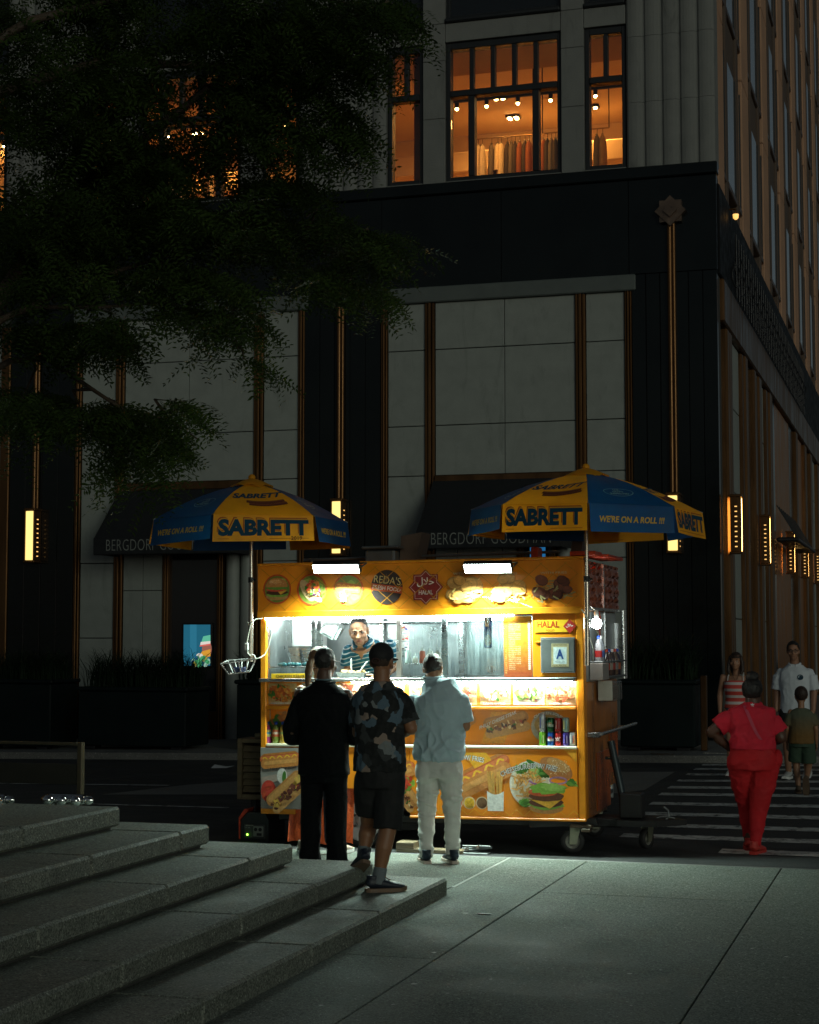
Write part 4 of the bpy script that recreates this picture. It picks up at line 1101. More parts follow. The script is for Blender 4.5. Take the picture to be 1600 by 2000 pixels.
# -- serving window
zw0, zw1 = zc + .02, zhead - .018
def upost(px0, px1, m=m_ss, dy=.02, dep=.05, z0=None): 
    a, b_ = C(px0, 1260, dy)[0], C(px1, 1260, dy)[0]
    Q('window_post', MB().bbox(a, b_, dy, dy + dep, z0 or zw0, zw1, .005), m)
upost(608, 616); upost(619, 628, dy=.03); upost(774, 783, mat('grey_aluminium', (.34, .31, .29), .4, .8)); upost(862, 872, dy=.06); upost(520, 524, dy=.05, dep=.03)
Q('window_rail', MB().bbox(xl1 + .0, C(1040, 1200)[0], .015, .07, zw1 - .03, zw1, .005), m_ss)
Q('window_pane', MB().box(xl1 + .02, C(608, 1260)[0] - .001, .045, .050, zw0 + .02, zw1 - .031), m_cglass)
Q('window_pane', MB().box(C(783.3, 1260)[0], C(985, 1260)[0], .050, .056, zw0 + .02, zw1 - .031), m_pglass)
Q('window_pane', MB().box(C(909, 1260)[0], C(987, 1260)[0], .064, .070, zw0 + .02, zw1 - .031), m_pglass)
Q('window_latch', MB().tube([(C(777, 1255)[0], .005, C(777, 1251)[1]), (C(777, 1255)[0], -.01, C(777, 1262)[1]), (C(777, 1255)[0], .005, C(777, 1274)[1])], .009, 8), m_ss)
# strip light under the header, and a tube on the cabin ceiling
Q('header_light', MB().bbox(C(518, 1200)[0], C(1002, 1200)[0], -.012, .012, zhead - .047, zhead - .031, .004), m_led2)
m_tube = mat('cabin_tube', (1, 1, 1), .5, emit=(0.84, 1.0, 0.95), es=90)
Q('cabin_light', MB().tube([(x0 + .15, .55, zhead - .05), (x0 + .75, .55, zhead - .05)], .022, 10).tube([(x0 + 1.2, .7, zhead - .05), (x0 + 2.3, .7, zhead - .05)], .022, 10), m_tube)
# right panel with sign, menu board and steel plate
ra = C(1040, 1260)[0]
rp = Q('sign_panel', MB().bbox(ra, xr0 - .001, .005, .03, zw0, zw1 + .0, .005), m_yel)
sg = Q('name_sign', MB().bbox(C(1045, 1235)[0], C(1113, 1235)[0], -.004, .004, C(1080, 1235)[1], C(1080, 1211)[1], .002), mat('yellow_sign', (.78, .46, .02), .4))
p = Print(frontfn(-.0045)); a, b_ = C(1050, 1226); p.text('HALAL', a, b_, .195, .058, (.45, .05, .01), bold=.02)
a, b_ = C(1067, 1233.5); p.text('FOOD', a, b_, .075, .020, (.40, .08, .01), bold=.01)
u, v = C(1113, 1223); r_ = .058
p.poly([(u - r_, v), (u, v + r_ * 1.1), (u + r_, v), (u, v - r_ * 1.1)], (.45, .03, .02)); p.text('\uFEDD\uFEFC\uFEA3', u - .033, v - .012, .066, .032, (.8, .75, .7), bold=.02)
Q('lettering', p.mb, m_print, sg)
pl = Q('permit_holder', MB().bbox(C(1057, 1314)[0], C(1125, 1314)[0], -.012, .004, C(1090, 1314)[1], C(1090, 1245)[1], .006).bbox(C(1059, 1312)[0], C(1123, 1312)[0], -.018, -.013, C(1090, 1311)[1], C(1090, 1248)[1], .004), mat('grey_plate', (.19, .20, .20), .35, .6, var=.2))
p = Print(frontfn(-.0185)); A = lambda x, y: C(x, y)
p.poly([A(1078, 1303), A(1112, 1303), A(1112, 1257), A(1078, 1257)], (.34, .28, .16)); p.poly([A(1082, 1297), A(1108, 1297), A(1108, 1264), A(1082, 1264)], (.45, .50, .50))
p.poly([(A(1095, 1278)[0] + .05 * math.cos(t), A(1095, 1278)[1] + .05 * math.sin(t)) for t in [k * .314 for k in range(20)]], (.36, .42, .46))
a, b_ = A(1087.5, 1287); p.text('A', a, b_, .068, .084, (.008, .04, .16), bold=.05)
a, b_ = A(1080, 1261); p.text('SANITARY INSPECTION', a, b_, .13, .011, (.05, .04, .03)); a, b_ = A(1080, 1302); p.text('GRADE', a, b_, .13, .014, (.05, .04, .03))
a, b_ = A(1085, 1294); p.text('Mobile unit', a, b_, .09, .014, (.08, .1, .14), shear=.3)
Q('grade_card', p.mb, m_print, pl)
Q('plate_bracket', MB().bbox(C(1056, 1320)[0], xr0 - .002, -.006, .006, C(1090, 1321)[1], C(1090, 1316)[1], .002).bbox(C(1046, 1255)[0], C(1057, 1255)[0], -.006, .006, C(1090, 1255)[1], C(1090, 1252)[1], .002), m_yframe)
menu = Q('menu_board', MB().bbox(C(985, 1260)[0], C(1038, 1260)[0], .02, .03, zw0, zw1 - .031, .003), m_yel)
mfn = frontfn(.0195); p = Print(mfn); rng = random.Random(77)
a0, z0m = C(985, 1322, .02); a1, z1m = C(1038, 1203, .02)
for k in range(12):
    t0, t1 = k / 12, (k + 1) / 12; c_ = tuple((.30, .055, .012)[i] * (1 - t0) + (.62, .30, .02)[i] * t0 for i in range(3))
    p.mb.add([mfn(a0, z0m + (z1m - z0m) * t0, .001), mfn(a1, z0m + (z1m - z0m) * t0, .001), mfn(a1, z0m + (z1m - z0m) * t1, .001), mfn(a0, z0m + (z1m - z0m) * t1, .001)], [(0, 1, 2, 3)], c_)
items = ['CHICKEN OVER RICE', 'LAMB OVER RICE', 'COMBO OVER RICE', 'CHICKEN GYRO', 'LAMB GYRO', 'HOT DOG', 'CHEESEBURGER', 'FRENCH FRIES', 'PHILLY STEAK', 'CHICKEN KEBAB', 'SALAD', 'SODA', 'WATER']
for k in range(26):
    zz = z1m - .06 - k * .0165; tx = items[k % len(items)]
    put_text(p.mb, tx, mfn, a0 + .045, zz, .11 if len(tx) > 8 else .06, .009, (.72, .55, .32), .002)
    p.mb.add([mfn(a1 - .032, zz, .002), mfn(a1 - .012, zz, .002), mfn(a1 - .012, zz + .011, .002), mfn(a1 - .032, zz + .011, .002)], [(0, 1, 2, 3)], (.72, .66, .52))
vert = lambda u_, v_, d_: mfn(a0 + .03 - v_, z0m + .03 + u_, d_)
put_text(p.mb, 'REDAS HALAL FRESH FOOD', vert, 0, 0, .44, .02, (.60, .34, .10), .002)
Q('menu_print', p.mb, m_print, menu)
# stickers on the acrylic
sk = Print(frontfn(.049))
for (xa_, ya_, xb_, yb_) in ((781, 1236, 796, 1220), (781, 1252, 796, 1238), (781, 1269, 796, 1254)):
    sk.poly([C(xa_, ya_), C(xb_, ya_), C(xb_, yb_), C(xa_, yb_)], (.74, .74, .74))
    for _ in range(5): u, v = C(rnd.uniform(xa_ + 2, xb_ - 2), rnd.uniform(yb_ + 2, ya_ - 2)); sk.ell(u, v, .012, .007, rnd.choice([(.5, .06, .05), (.05, .12, .5), (.1, .1, .1), (.7, .3, .05)]), 0, 6)
Q('payment_stickers', sk.mb, m_print, kind='stuff')

# cabin fittings
Q('inner_ledge', MB().bbox(xl1 + .01, C(607, 1300)[0], .07, .40, C(560, 1302)[1] - .012, C(560, 1302)[1], .004), m_ss)
Q('inner_ledge', MB().bbox(C(785, 1300)[0], C(860, 1300)[0], .09, .30, C(820, 1296)[1] - .012, C(820, 1296)[1], .004), m_ss)
Q('cook_hood', MB().bbox(C(571, 1230, .8)[0], C(612, 1230, .8)[0], .75, 1.2, C(590, 1264, .8)[1], zhead - .015, .01), m_white)
Q('fry_pan', MB().prism([C(566, 1265, .5), C(587, 1264, .5), C(592, 1297, .5), C(576, 1298, .5)], 'y', .45, .62), m_ss)
Q('fry_pan', MB().prism([C(592, 1265, .5), C(612, 1264, .5), C(612, 1296, .5), C(602, 1297, .5)], 'y', .45, .62), m_ss)
Q('inner_post', MB().bbox(C(739, 1230, 1.5)[0], C(748, 1230, 1.5)[0], 1.52, DEP - .061, zb + .14, zhead - .015, .004), m_ss)
Q('inner_post', MB().bbox(C(893, 1230, 1.4)[0], C(903, 1230, 1.4)[0], 1.45, 1.5, zb + .14, zhead - .015, .004), m_ss)
Q('upper_shelf', MB().bbox(C(640, 1215, 1.4)[0], C(900, 1215, 1.4)[0], 1.25, DEP - .062, C(760, 1214, 1.4)[1] - .015, C(760, 1214, 1.4)[1], .004), m_ss)
ks = Q('kebab_strip', MB().bbox(C(535, 1321, 0)[0], C(610, 1321, 0)[0], -.064, -.06, C(560, 1325)[1], C(560, 1315.5)[1], .001), MATS['yellow_sign'])
p = Print(frontfn(-.0645)); a, b_ = C(544, 1324); p.text('CHICKEN KEBAB', a, b_, .28, .030, (.05, .03, .02), bold=.02); Q('lettering', p.mb, m_print, ks)
Q('counter_case', MB().box(xl1 + .01, C(607, 1310)[0], .03, .034, zw0, C(560, 1304)[1]), m_cglass)

# -- running gear
Q('chassis', MB().bbox(x0 + .15, x1 - .1, .12, .2, zb - .07, zb - .0, .008).bbox(x0 + .15, x1 - .1, DEP - .2, DEP - .12, zb - .07, zb - .0, .008).bbox(x0 + .3, x0 + .38, .2, DEP - .2, zb - .06, zb, .008).bbox(x1 - .4, x1 - .3, .2, DEP - .2, zb - .06, zb, .008), m_black2)
Q('axle_beam', MB().prism([C(1030, 1606), C(1160, 1600), C(1165, 1613), C(1032, 1618)], 'y', .06, .16), m_black2)
wx_, wz_ = C(700, 1614)
wheel = Q('wheel', MB().lathe([(.18, -.07), (.235, -.085), (.245, -.05), (.245, .05), (.235, .085), (.18, .07)], (C(700, 1614)[0], .16, .245), 'y', 32, caps=False), m_rub)
Q('wheel_rim', MB().lathe([(.001, -.062), (.05, -.066), (.055, -.05), (.10, -.045), (.11, -.055), (.155, -.06), (.165, -.075), (.182, -.072), (.182, -.03)], (wx_, .16, .245), 'y', 32), mat('rim_white', (.55, .55, .54), .4, var=.2), wheel)
bl = MB()
for k in range(5): bl.lathe([(.012, -.075), (.012, -.05)], (wx_ + .08 * math.cos(k * 1.257), .16, .245 + .08 * math.sin(k * 1.257)), 'y', 8)
Q('wheel_bolts', bl, m_ssd, wheel, kind='stuff')
Q('wheel', MB().lathe([(.18, -.07), (.235, -.085), (.245, -.05), (.245, .05), (.235, .085), (.18, .07)], (C(700, 1614)[0], DEP - .16, .245), 'y', 24), m_rub)
Q('axle', MB().tube([(wx_, .1, .245), (wx_, DEP - .1, .245)], .03, 8), m_black2)
Q('wheel_housing', MB().bbox(ua + .0, ub, .27, .30, .15, zarch, .004), m_black2)
def caster(x, y, rad, turn):
    t = Q('caster', MB().bbox(x - .06, x + .06, y - .06, y + .06, rad * 2 + .045, rad * 2 + .06, .004).tube([(x, y, rad * 2 + .03), (x, y, rad * 2 + .05)], .03, 10), m_ssd)
    cs, sn = math.cos(turn), math.sin(turn)
    W = MB().lathe([(rad * .62, -.022), (rad * .95, -.028), (rad, -.012), (rad, .012), (rad * .95, .028), (rad * .62, .022)], (0, 0, 0), 'y', 24, caps=False)
    W.map(lambda v: (x - .03 * cs + v.x * cs - v.y * sn, y - .03 * sn + v.x * sn + v.y * cs, v.z + rad)); Q('tyre', W, m_rub, t)
    Hb = MB().lathe([(.001, -.018), (rad * .3, -.022), (rad * .35, -.012), (rad * .6, -.012), (rad * .63, -.02), (rad * .63, .02), (.001, .018)], (0, 0, 0), 'y', 20)
    Hb.map(lambda v: (x - .03 * cs + v.x * cs - v.y * sn, y - .03 * sn + v.x * sn + v.y * cs, v.z + rad)); Q('hub', Hb, mat('dirty_hub', (.20, .20, .17), .5, .4, var=.4), t)
    Fk = MB()
    for sd_ in (-1, 1): Fk.prism([(-.05, rad * 2 + .04), (.05, rad * 2 + .04), (.0, rad * .75), (-.06, rad * .75)], 'y', sd_ * .034 - .003, sd_ * .034 + .003)
    Fk.map(lambda v: (x + v.x * cs - v.y * sn, y + v.x * sn + v.y * cs, v.z)); Q('fork', Fk, mat('galvanised', (.26, .28, .20), .4, .6, var=.4), t)
xk, zk = C(1118, 1645); caster(xk, .16, .105, .25)
xk2 = (CI @ gp(1240, 1652, -.05)); caster(x1 + .42, .62, .09, 1.2); caster(x1 - .2, 1.45, .10, .6)
# towing platform with hitch, jack post and bucket on the right
Q('tow_frame', MB().bbox(x1 - .3, x1 + .22, .42, .80, .20, .28, .01).prism([(x1 + .2, .30), (x1 + .55, .30), (x1 + .78, .52), (x1 + .55, .82), (x1 + .2, .86)], 'z', .225, .275), m_black2)
Q('hitch', MB().tube([(x1 + .60, .5, .27), (x1 + .63, .5, .31), (x1 + .62, .52, .35), (x1 + .58, .52, .38)], .012, 7).tube([(x1 + .52, .5, .285), (x1 + .62, .48, .30), (x1 + .68, .5, .285)], .009, 6), m_ssd)
Q('jack_post', MB().tube([(x1 + .10, .62, .95), (x1 + .24, .55, .30)], .035, 10).tube([(x1 + .135, .60, .80), (x1 + .05, .60, .80)], .014, 8), mat('dark_tube', (.03, .045, .05), .4, .4))
Q('jack_box', MB().bbox(x1 + .20, x1 + .40, .42, .62, .28, .50, .012), m_black2)
Q('bracket', MB().bbox(xk - .02, x1 + .03, .0, .10, .235, .262, .004).bbox(x1 - .06, x1 + .02, -.01, .06, .20, .23, .004), mat('rusty_brown', (.10, .07, .045), .7, .3, var=.4))
# ---------------------------------------------------------------- awnings, wall lanterns, planters on the store front
rnd = random.Random(9)
def awning(pxl, pyt, pxb, pyb, pyv, px_r, text, tx0, tx1, ty, label):
    tl = yp(pxl, pyt, FY); Yf = FY
    while yp(pxb, pyb, Yf).x < tl.x - .0 and Yf > 26: Yf -= .02
    fl = yp(pxb, pyb, Yf); zv = yp(pxb, pyv, Yf).z
    xl, xr = tl.x, tl.x + (yp(px_r, pyt, FY).x - tl.x)
    t = thing('awning', label, 'awning', ((xl + xr) / 2, FY - .1, fl.z), group='canvas awnings over the shop windows')
    z1, z0 = tl.z, fl.z
    s = MB(); n = 8
    for k in range(n + 1):
        f_ = k / n; sag = -.05 * math.sin(math.pi * f_)
        for x in (xl, xr): s.v.append((x, FY - .13 + (Yf - FY + .13) * f_, z1 + (z0 - z1) * f_ + sag))
    for k in range(n): s.f.append((2 * k, 2 * k + 1, 2 * k + 3, 2 * k + 2)); s.c.append(None); s.smooth.append(True)
    for x in (xl, xr):
        s.add([(x, FY - .13, z1), (x, Yf, z0), (x, Yf, zv), (x, FY - .13, zv)], [(0, 1, 2, 3)])
    part('canvas', s, m_awn, t, world=True)
    v = part('valance', MB().bbox(xl, xr, Yf - .012, Yf - .002, zv, z0, .002), m_awn, t, world=True)
    part('frame_tube', MB().tube([(xl, Yf + .02, zv), (xr, Yf + .02, zv)], .016, 6), m_black, t, world=True)
    mb = MB(); a, b_ = yp(tx0, ty, Yf - .02), yp(tx1, ty, Yf - .02)
    put_text(mb, text, lambda u, w, d: (u, Yf - .014 - d, w), a.x, a.z, b_.x - a.x, .21, (.5, .5, .5), .002, bold=-.012, spacing=1.05)
    part('lettering', mb, mat('awning_letter', (.17, .18, .17), .8), v, world=True)
awning(239, 961, 184, 1052, 1083, 500, 'BERGDORF GOODMAN', 207, 416, 1076, 'black canvas awning with thin pale lettering behind the left parasol')
awning(850, 941, 813, 1040, 1071, 1122, 'BERGDORF GOODMAN', 842, 1076, 1064, 'black canvas awning with thin pale lettering behind the right parasol')

m_glow = mat('lantern_glass', (1, .9, .6), .4, emit=(1.0, .70, .20), es=1.35)
m_dot = mat('lantern_slot', (1, .9, .6), .4, emit=(1.0, .50, .12), es=1.4)
def lantern(x, y, z, side, label, pole_top=None, star=False):
    "side False: on the front, facing the street; True: on the avenue side"
    t = thing('wall_lantern', label, 'wall lantern', (x, y, z), (0, 0, R(90) if side else 0), 'bronze lanterns on the store walls')
    w_, d_ = (.11, .20) if side else (.11, .28)
    part('housing', MB().bbox(-w_ - .01, w_ + .01, -d_ - .01, .02, -.02, .02, .01).bbox(-w_ - .01, w_ + .01, -d_ - .01, .02, 1.0, 1.05, .01).bbox(-w_, -w_ + .025, -d_, -.0, .021, .999, .006).bbox(w_ - .025, w_, -d_, -.0, .021, .999, .006), m_brass, t)
    part('glass', MB().bbox(-w_ + .026, w_ - .026, -d_ + .01, -d_ + .03, .03, .99, .01), mat('side_lantern_glass', (1, .9, .6), .4, emit=(1.0, .58, .16), es=16.0) if side else m_glow, t)
    sl = MB()
    for k in range(9):
        zz = .10 + k * .09
        for sx_ in (-1, 1): sl.box(sx_ * (w_ + .0005) - .002, sx_ * (w_ + .0005) + .002, -d_ * .62, -d_ * .40, zz, zz + .018)
    part('slots', sl, m_dot, t, kind='stuff')
    if pole_top:
        part('pole', MB().tube([(-.03, -.05, 1.05), (-.03, -.05, pole_top - z)], .045, 10).tube([(.04, -.05, 1.05), (.04, -.05, pole_top - z)], .035, 10), m_brass, t)
    if star:
        zz = pole_top - z; r_ = .22
        sq = lambda a0: [(r_ * 1.25 * math.cos(a0 + k * math.pi / 2), zz + r_ * 1.25 * math.sin(a0 + k * math.pi / 2)) for k in range(4)]
        part('star_ornament', MB().prism(sq(math.pi / 4), 'y', -.12, -.02).prism(sq(0), 'y', -.15, -.021).prism([(r_ * .55 * math.cos(k * math.pi / 2), zz + r_ * .55 * math.sin(k * math.pi / 2)) for k in range(4)], 'y', -.20, -.151), mat('star_gilt', (.16, .11, .08), .35, .7, var=.3), t)
fl_ = lambda px, py: yp(px, py, FY - .05)
lantern(fl_(70, 1098).x, FY - .055, fl_(70, 1098).z, False, 'lit bronze lantern on the black pier at the far left', Z_LINT0 - .1)
lantern(fl_(666, 1085).x, FY - .055, fl_(666, 1085).z, False, 'lit bronze lantern beside the left parasol above the cart', Z_LINT0 + .0)
lantern(fl_(1319, 1080).x, FY - .055, fl_(1319, 1080).z, False, 'lit bronze lantern below the right parasol with star topped pole', fl_(1310, 415).z, True)
for k, (px, py, w) in enumerate(((1432, 1080, 'nearest the corner'), (1490, 1103, 'second along the avenue front'), (1540, 1120, 'third along the avenue front'), (1568, 1128, 'fourth along the avenue front'), (1594, 1140, 'at the right picture edge'))):
    pt = xp(px, py, SX + .10)
    lantern(SX + .07, pt.y, pt.z, True, 'lit bronze lantern on the avenue wall ' + w)
lk = xp(1418, 425, SX)
gl = thing('wall_spotlight', 'small glowing brass spotlight high on the avenue fascia', 'spotlight', (SX + .06, lk.y + .2, lk.z))
part('lamp', MB().lathe([(.02, 0), (.05, .03), (.055, .10)], (.1, 0, 0), 'z', 12), m_dot, gl)
part('arm', MB().tube([(-.02, 0, .2), (.1, 0, .2), (.1, 0, .14)], .02, 6), m_brass, gl)
# entrance canopy with cresting further down the avenue
cn = thing('entrance_canopy', 'dark iron entrance canopy with scrollwork hanging over the avenue pavement', 'canopy', (SX, 41, 4.3))
part('slab', MB().bbox(SX + .10, SX + .6, 40, 46, 4.05, 4.15, .03), m_black, cn, world=True)
cb = MB(); 
for k in range(10): cb.tube([(SX + .11, 40.1 + k * .6, 4.9), (SX + .55, 40.1 + k * .6, 4.15)], .014, 6)
part('stay_rod', cb, m_black, cn, world=True, kind='stuff')
sc_ = MB()
for k in range(40):
    y = 32 + k * .45; 
    sc_.tube([(SX + .12 + .06 * math.cos(a), y + .18 * math.cos(a) , 8.6 + .22 * math.sin(a) + .25 * (k % 2)) for a in [j * .7 for j in range(9)]], .016, 5)
    sc_.tube([(SX + .12, y, 8.2), (SX + .12, y, 9.4)], .018, 5)
part('scrollwork', sc_, m_black, cn, world=True, kind='stuff')

# video screen standing in the left shop window: a figure in a patterned hat
scr = thing('video_screen', 'glowing blue video screen in the shop window showing a person in a hat', 'screen', (wl0 + .7, FY + .05, 1.6))
def sfn(u, v, d): return (u, FY - .02 - d, v)
a, b_ = yp(359, 1300, FY), yp(412, 1220, FY)
part('casing', MB().bbox(a.x - .03, b_.x + .03, FY - .015, FY + .05, a.z - .03, b_.z + .03, .01), m_black, scr, world=True)
p = Print(sfn); A = lambda x, y: (yp(x, y, FY).x, yp(x, y, FY).z)
p.rect(a.x, a.z, b_.x, b_.z, (.012, .10, .16)); p.poly([A(372, 1300), A(385, 1300), A(385, 1220), A(372, 1220)], (.02, .14, .22))
p.ell(*A(405, 1268), .10, .16, (.28, .10, .07)); p.poly([A(393, 1258), A(412, 1254), A(412, 1240), A(398, 1243)], (.10, .42, .28)); p.poly([A(392, 1260), A(412, 1257), A(412, 1252), A(393, 1254)], (.65, .60, .55)); p.poly([A(391, 1263), A(412, 1260), A(412, 1257), A(392, 1260)], (.6, .12, .10))
p.poly([A(388, 1284), A(412, 1282), A(412, 1268), A(396, 1272)], (.60, .28, .03)); p.ell(*A(391, 1281), .07, .05, (.6, .56, .5))
for _ in range(26): x, y = A(rnd.uniform(378, 411), rnd.uniform(1285, 1299)); p.ell(x, y, .06, .04, rnd.choice([(.05, .3, .12), (.02, .1, .2), (.35, .3, .05), (.3, .5, .4)]), rnd.uniform(0, 3), 7)
m_scr = bpy.data.materials.new('screen_image'); m_scr.use_nodes = True
N, L, b = nodes_of(m_scr); at = N.new('ShaderNodeAttribute'); at.attribute_name = 'Col'
L.new(at.outputs['Color'], b.inputs['Emission Color']); b.inputs['Emission Strength'].default_value = 1.0; L.new(at.outputs['Color'], b.inputs['Base Color'])
part('picture', p.mb, m_scr, scr, world=True)
s2 = thing('video_screen', 'plain blue video screen in the right shop window above the cart roof', 'screen', (wr0 + .3, FY, 2.9))
a, b_ = yp(1036, 1110, FY), yp(1066, 1062, FY)
part('casing', MB().bbox(a.x - .03, b_.x + .03, FY - .015, FY + .05, a.z - .03, b_.z + .03, .01), m_black, s2, world=True)
p = Print(sfn); p.rect(a.x, a.z, b_.x, b_.z, (.012, .11, .26)); p.poly([(a.x, a.z), (b_.x, a.z), (b_.x, a.z + .2)], (.006, .05, .12)); part('picture', p.mb, m_scr, s2, world=True)

# planters with ornamental grass
m_plant = mat('planter_paint', (0.003, 0.008, 0.008), 0.6, spec=.2, var=.3, vs=2)
m_grass = mat('grass_blade', (0.008, 0.020, 0.008), 0.7, spec=.2, var=.5, vs=3)
def planter(x0, x1, y, h, gh, label, glabel, seed):
    zb_ = fz((x0 + x1) / 2); d = 1.0
    t = thing('planter', label, 'planter', ((x0 + x1) / 2, y + d / 2, zb_), group='dark planters along the far sidewalk')
    part('planter_box', MB().bbox(x0, x1, y, y + d, zb_ + .06, zb_ + h, .02), m_plant, t, world=True)
    part('planter_rim', MB().bbox(x0 - .04, x1 + .04, y - .04, y + d + .04, zb_ + h + .001, zb_ + h + .07, .02), m_plant, t, world=True)
    for xx in (x0 + .1, x1 - .3):
        part('foot', MB().bbox(xx, xx + .2, y + .06, y + .3, zb_, zb_ + .059, .008), m_black, t, world=True)
    g = MB(); r2 = random.Random(seed)
    for _ in range(int(1000 * (x1 - x0) / 1.6)):
        bx, by = r2.uniform(x0 + .05, x1 - .05), y + r2.uniform(.08, d - .08); a_ = r2.uniform(0, 6.283); hh = gh * r2.uniform(.45, 1.05); out = r2.uniform(.35, 1.1) * hh
        ca, sa = math.cos(a_), math.sin(a_); w = r2.uniform(.006, .012); pts = []
        for k in range(5):
            t_ = k / 4; pts.append(Vector((bx + ca * out * t_ ** 1.8, by + sa * out * t_ ** 1.8, zb_ + h + .02 + hh * (t_ * 1.5 - .62 * t_ * t_ * (1 + out / hh * .6)))))
        o = len(g.v)
        for k, q_ in enumerate(pts):
            ww = w * (1 - k / 4.4); g.v += [(q_.x - sa * ww, q_.y + ca * ww, q_.z), (q_.x + sa * ww, q_.y - ca * ww, q_.z)]
        for k in range(4): g.f.append((o + 2 * k, o + 2 * k + 1, o + 2 * k + 3, o + 2 * k + 2)); g.c.append(None); g.smooth.append(True)
    gr = thing('ornamental_grass', glabel, 'plant', ((x0 + x1) / 2, y + d / 2, zb_ + h), group='ornamental grasses in the planters')
    part('blades', g, m_grass, gr, world=True, fix=False, kind='stuff')
PY = 26.75
px_ = lambda p_: yp(p_, 1400, PY).x
planter(px_(-40), px_(98), PY, 1.15, .85, 'dark square planter at the far left across the street', 'drooping grass clump in the planter at the far left', 1)
planter(px_(152), px_(362), PY, 1.0, 1.0, 'wide dark planter across the street below the left awning', 'tall grass clump in the wide planter below the left awning', 2)
planter(px_(462), px_(600), PY, 1.1, .8, 'dark planter across the street half behind the cart', 'grass clump in the planter half behind the cart', 3)
planter(px_(1205), px_(1352), PY + .3, 1.05, 1.1, 'big dark planter across the street right of the cart', 'dense drooping grass in the planter right of the cart', 4)
single('bronze_post', MB().bbox(px_(1362), px_(1374), PY + .4, PY + .55, fz(-3.5), 1.25, .01), m_brass2, 'slim bronze post beside the big planter near the corner', 'post', (px_(1368), PY + .45, fz(-3.5)))
lit = MB().add([(0, 0, 0), (.28, -.05, .01), (.34, .12, .035), (.18, .16, .02), (.02, .10, .05)], [(0, 1, 2, 3, 4)])
q_ = gp(412, 1488, fz(-11)); lit.map(lambda v: (v.x + q_.x, v.y + q_.y, v.z + rz(q_.x, q_.y) + .008)); single('paper_scrap', lit, m_white, 'crumpled pale paper scrap lying by the far kerb', 'litter', q_)
lv = MB(); r2 = random.Random(2); q_ = gp(1292, 1476, .06)
for _ in range(26):
    x, y = q_.x + r2.gauss(0, .12), q_.y + r2.gauss(0, .06); lv.add([(x, y, fz(x) + .012), (x + .05, y + .01, fz(x) + .03), (x + .03, y + .05, fz(x) + .015)], [(0, 1, 2)])
single('leaf_litter', lv, mat('dry_leaf', (.22, .12, .04), .8), 'small heap of dry leaves on the far kerb', 'litter', None, None, 'stuff')

# ---------------------------------------------------------------- parasols
m_uy = mat('parasol_yellow', (0.80, 0.35, 0.012), 0.6, spec=.3, var=.15, vs=4, bump=.12, bs=10)
m_ub = mat('parasol_blue', (0.004, 0.065, 0.20), 0.55, spec=.3, var=.2, vs=4, bump=.12, bs=10)
for m_ in (m_uy, m_ub):                 # thin vinyl lets some light through
    N, L, b = nodes_of(m_); tl = N.new('ShaderNodeBsdfTranslucent'); L.new(base_src(m_), tl.inputs[0]); mxs = N.new('ShaderNodeMixShader'); mxs.inputs[0].default_value = .35
    L.new(b.outputs[0], mxs.inputs[1]); L.new(tl.outputs[0], mxs.inputs[2]); L.new(mxs.outputs[0], N['Material Output'].inputs[0])
m_pprint = mat('parasol_print', None, 0.75, spec=.2, var=.10, vs=30, attr='Col')
m_pole = mat('brushed_pole', (.5, .45, .38), .25, .95, var=.15)
YT = (.62, .38, .05)
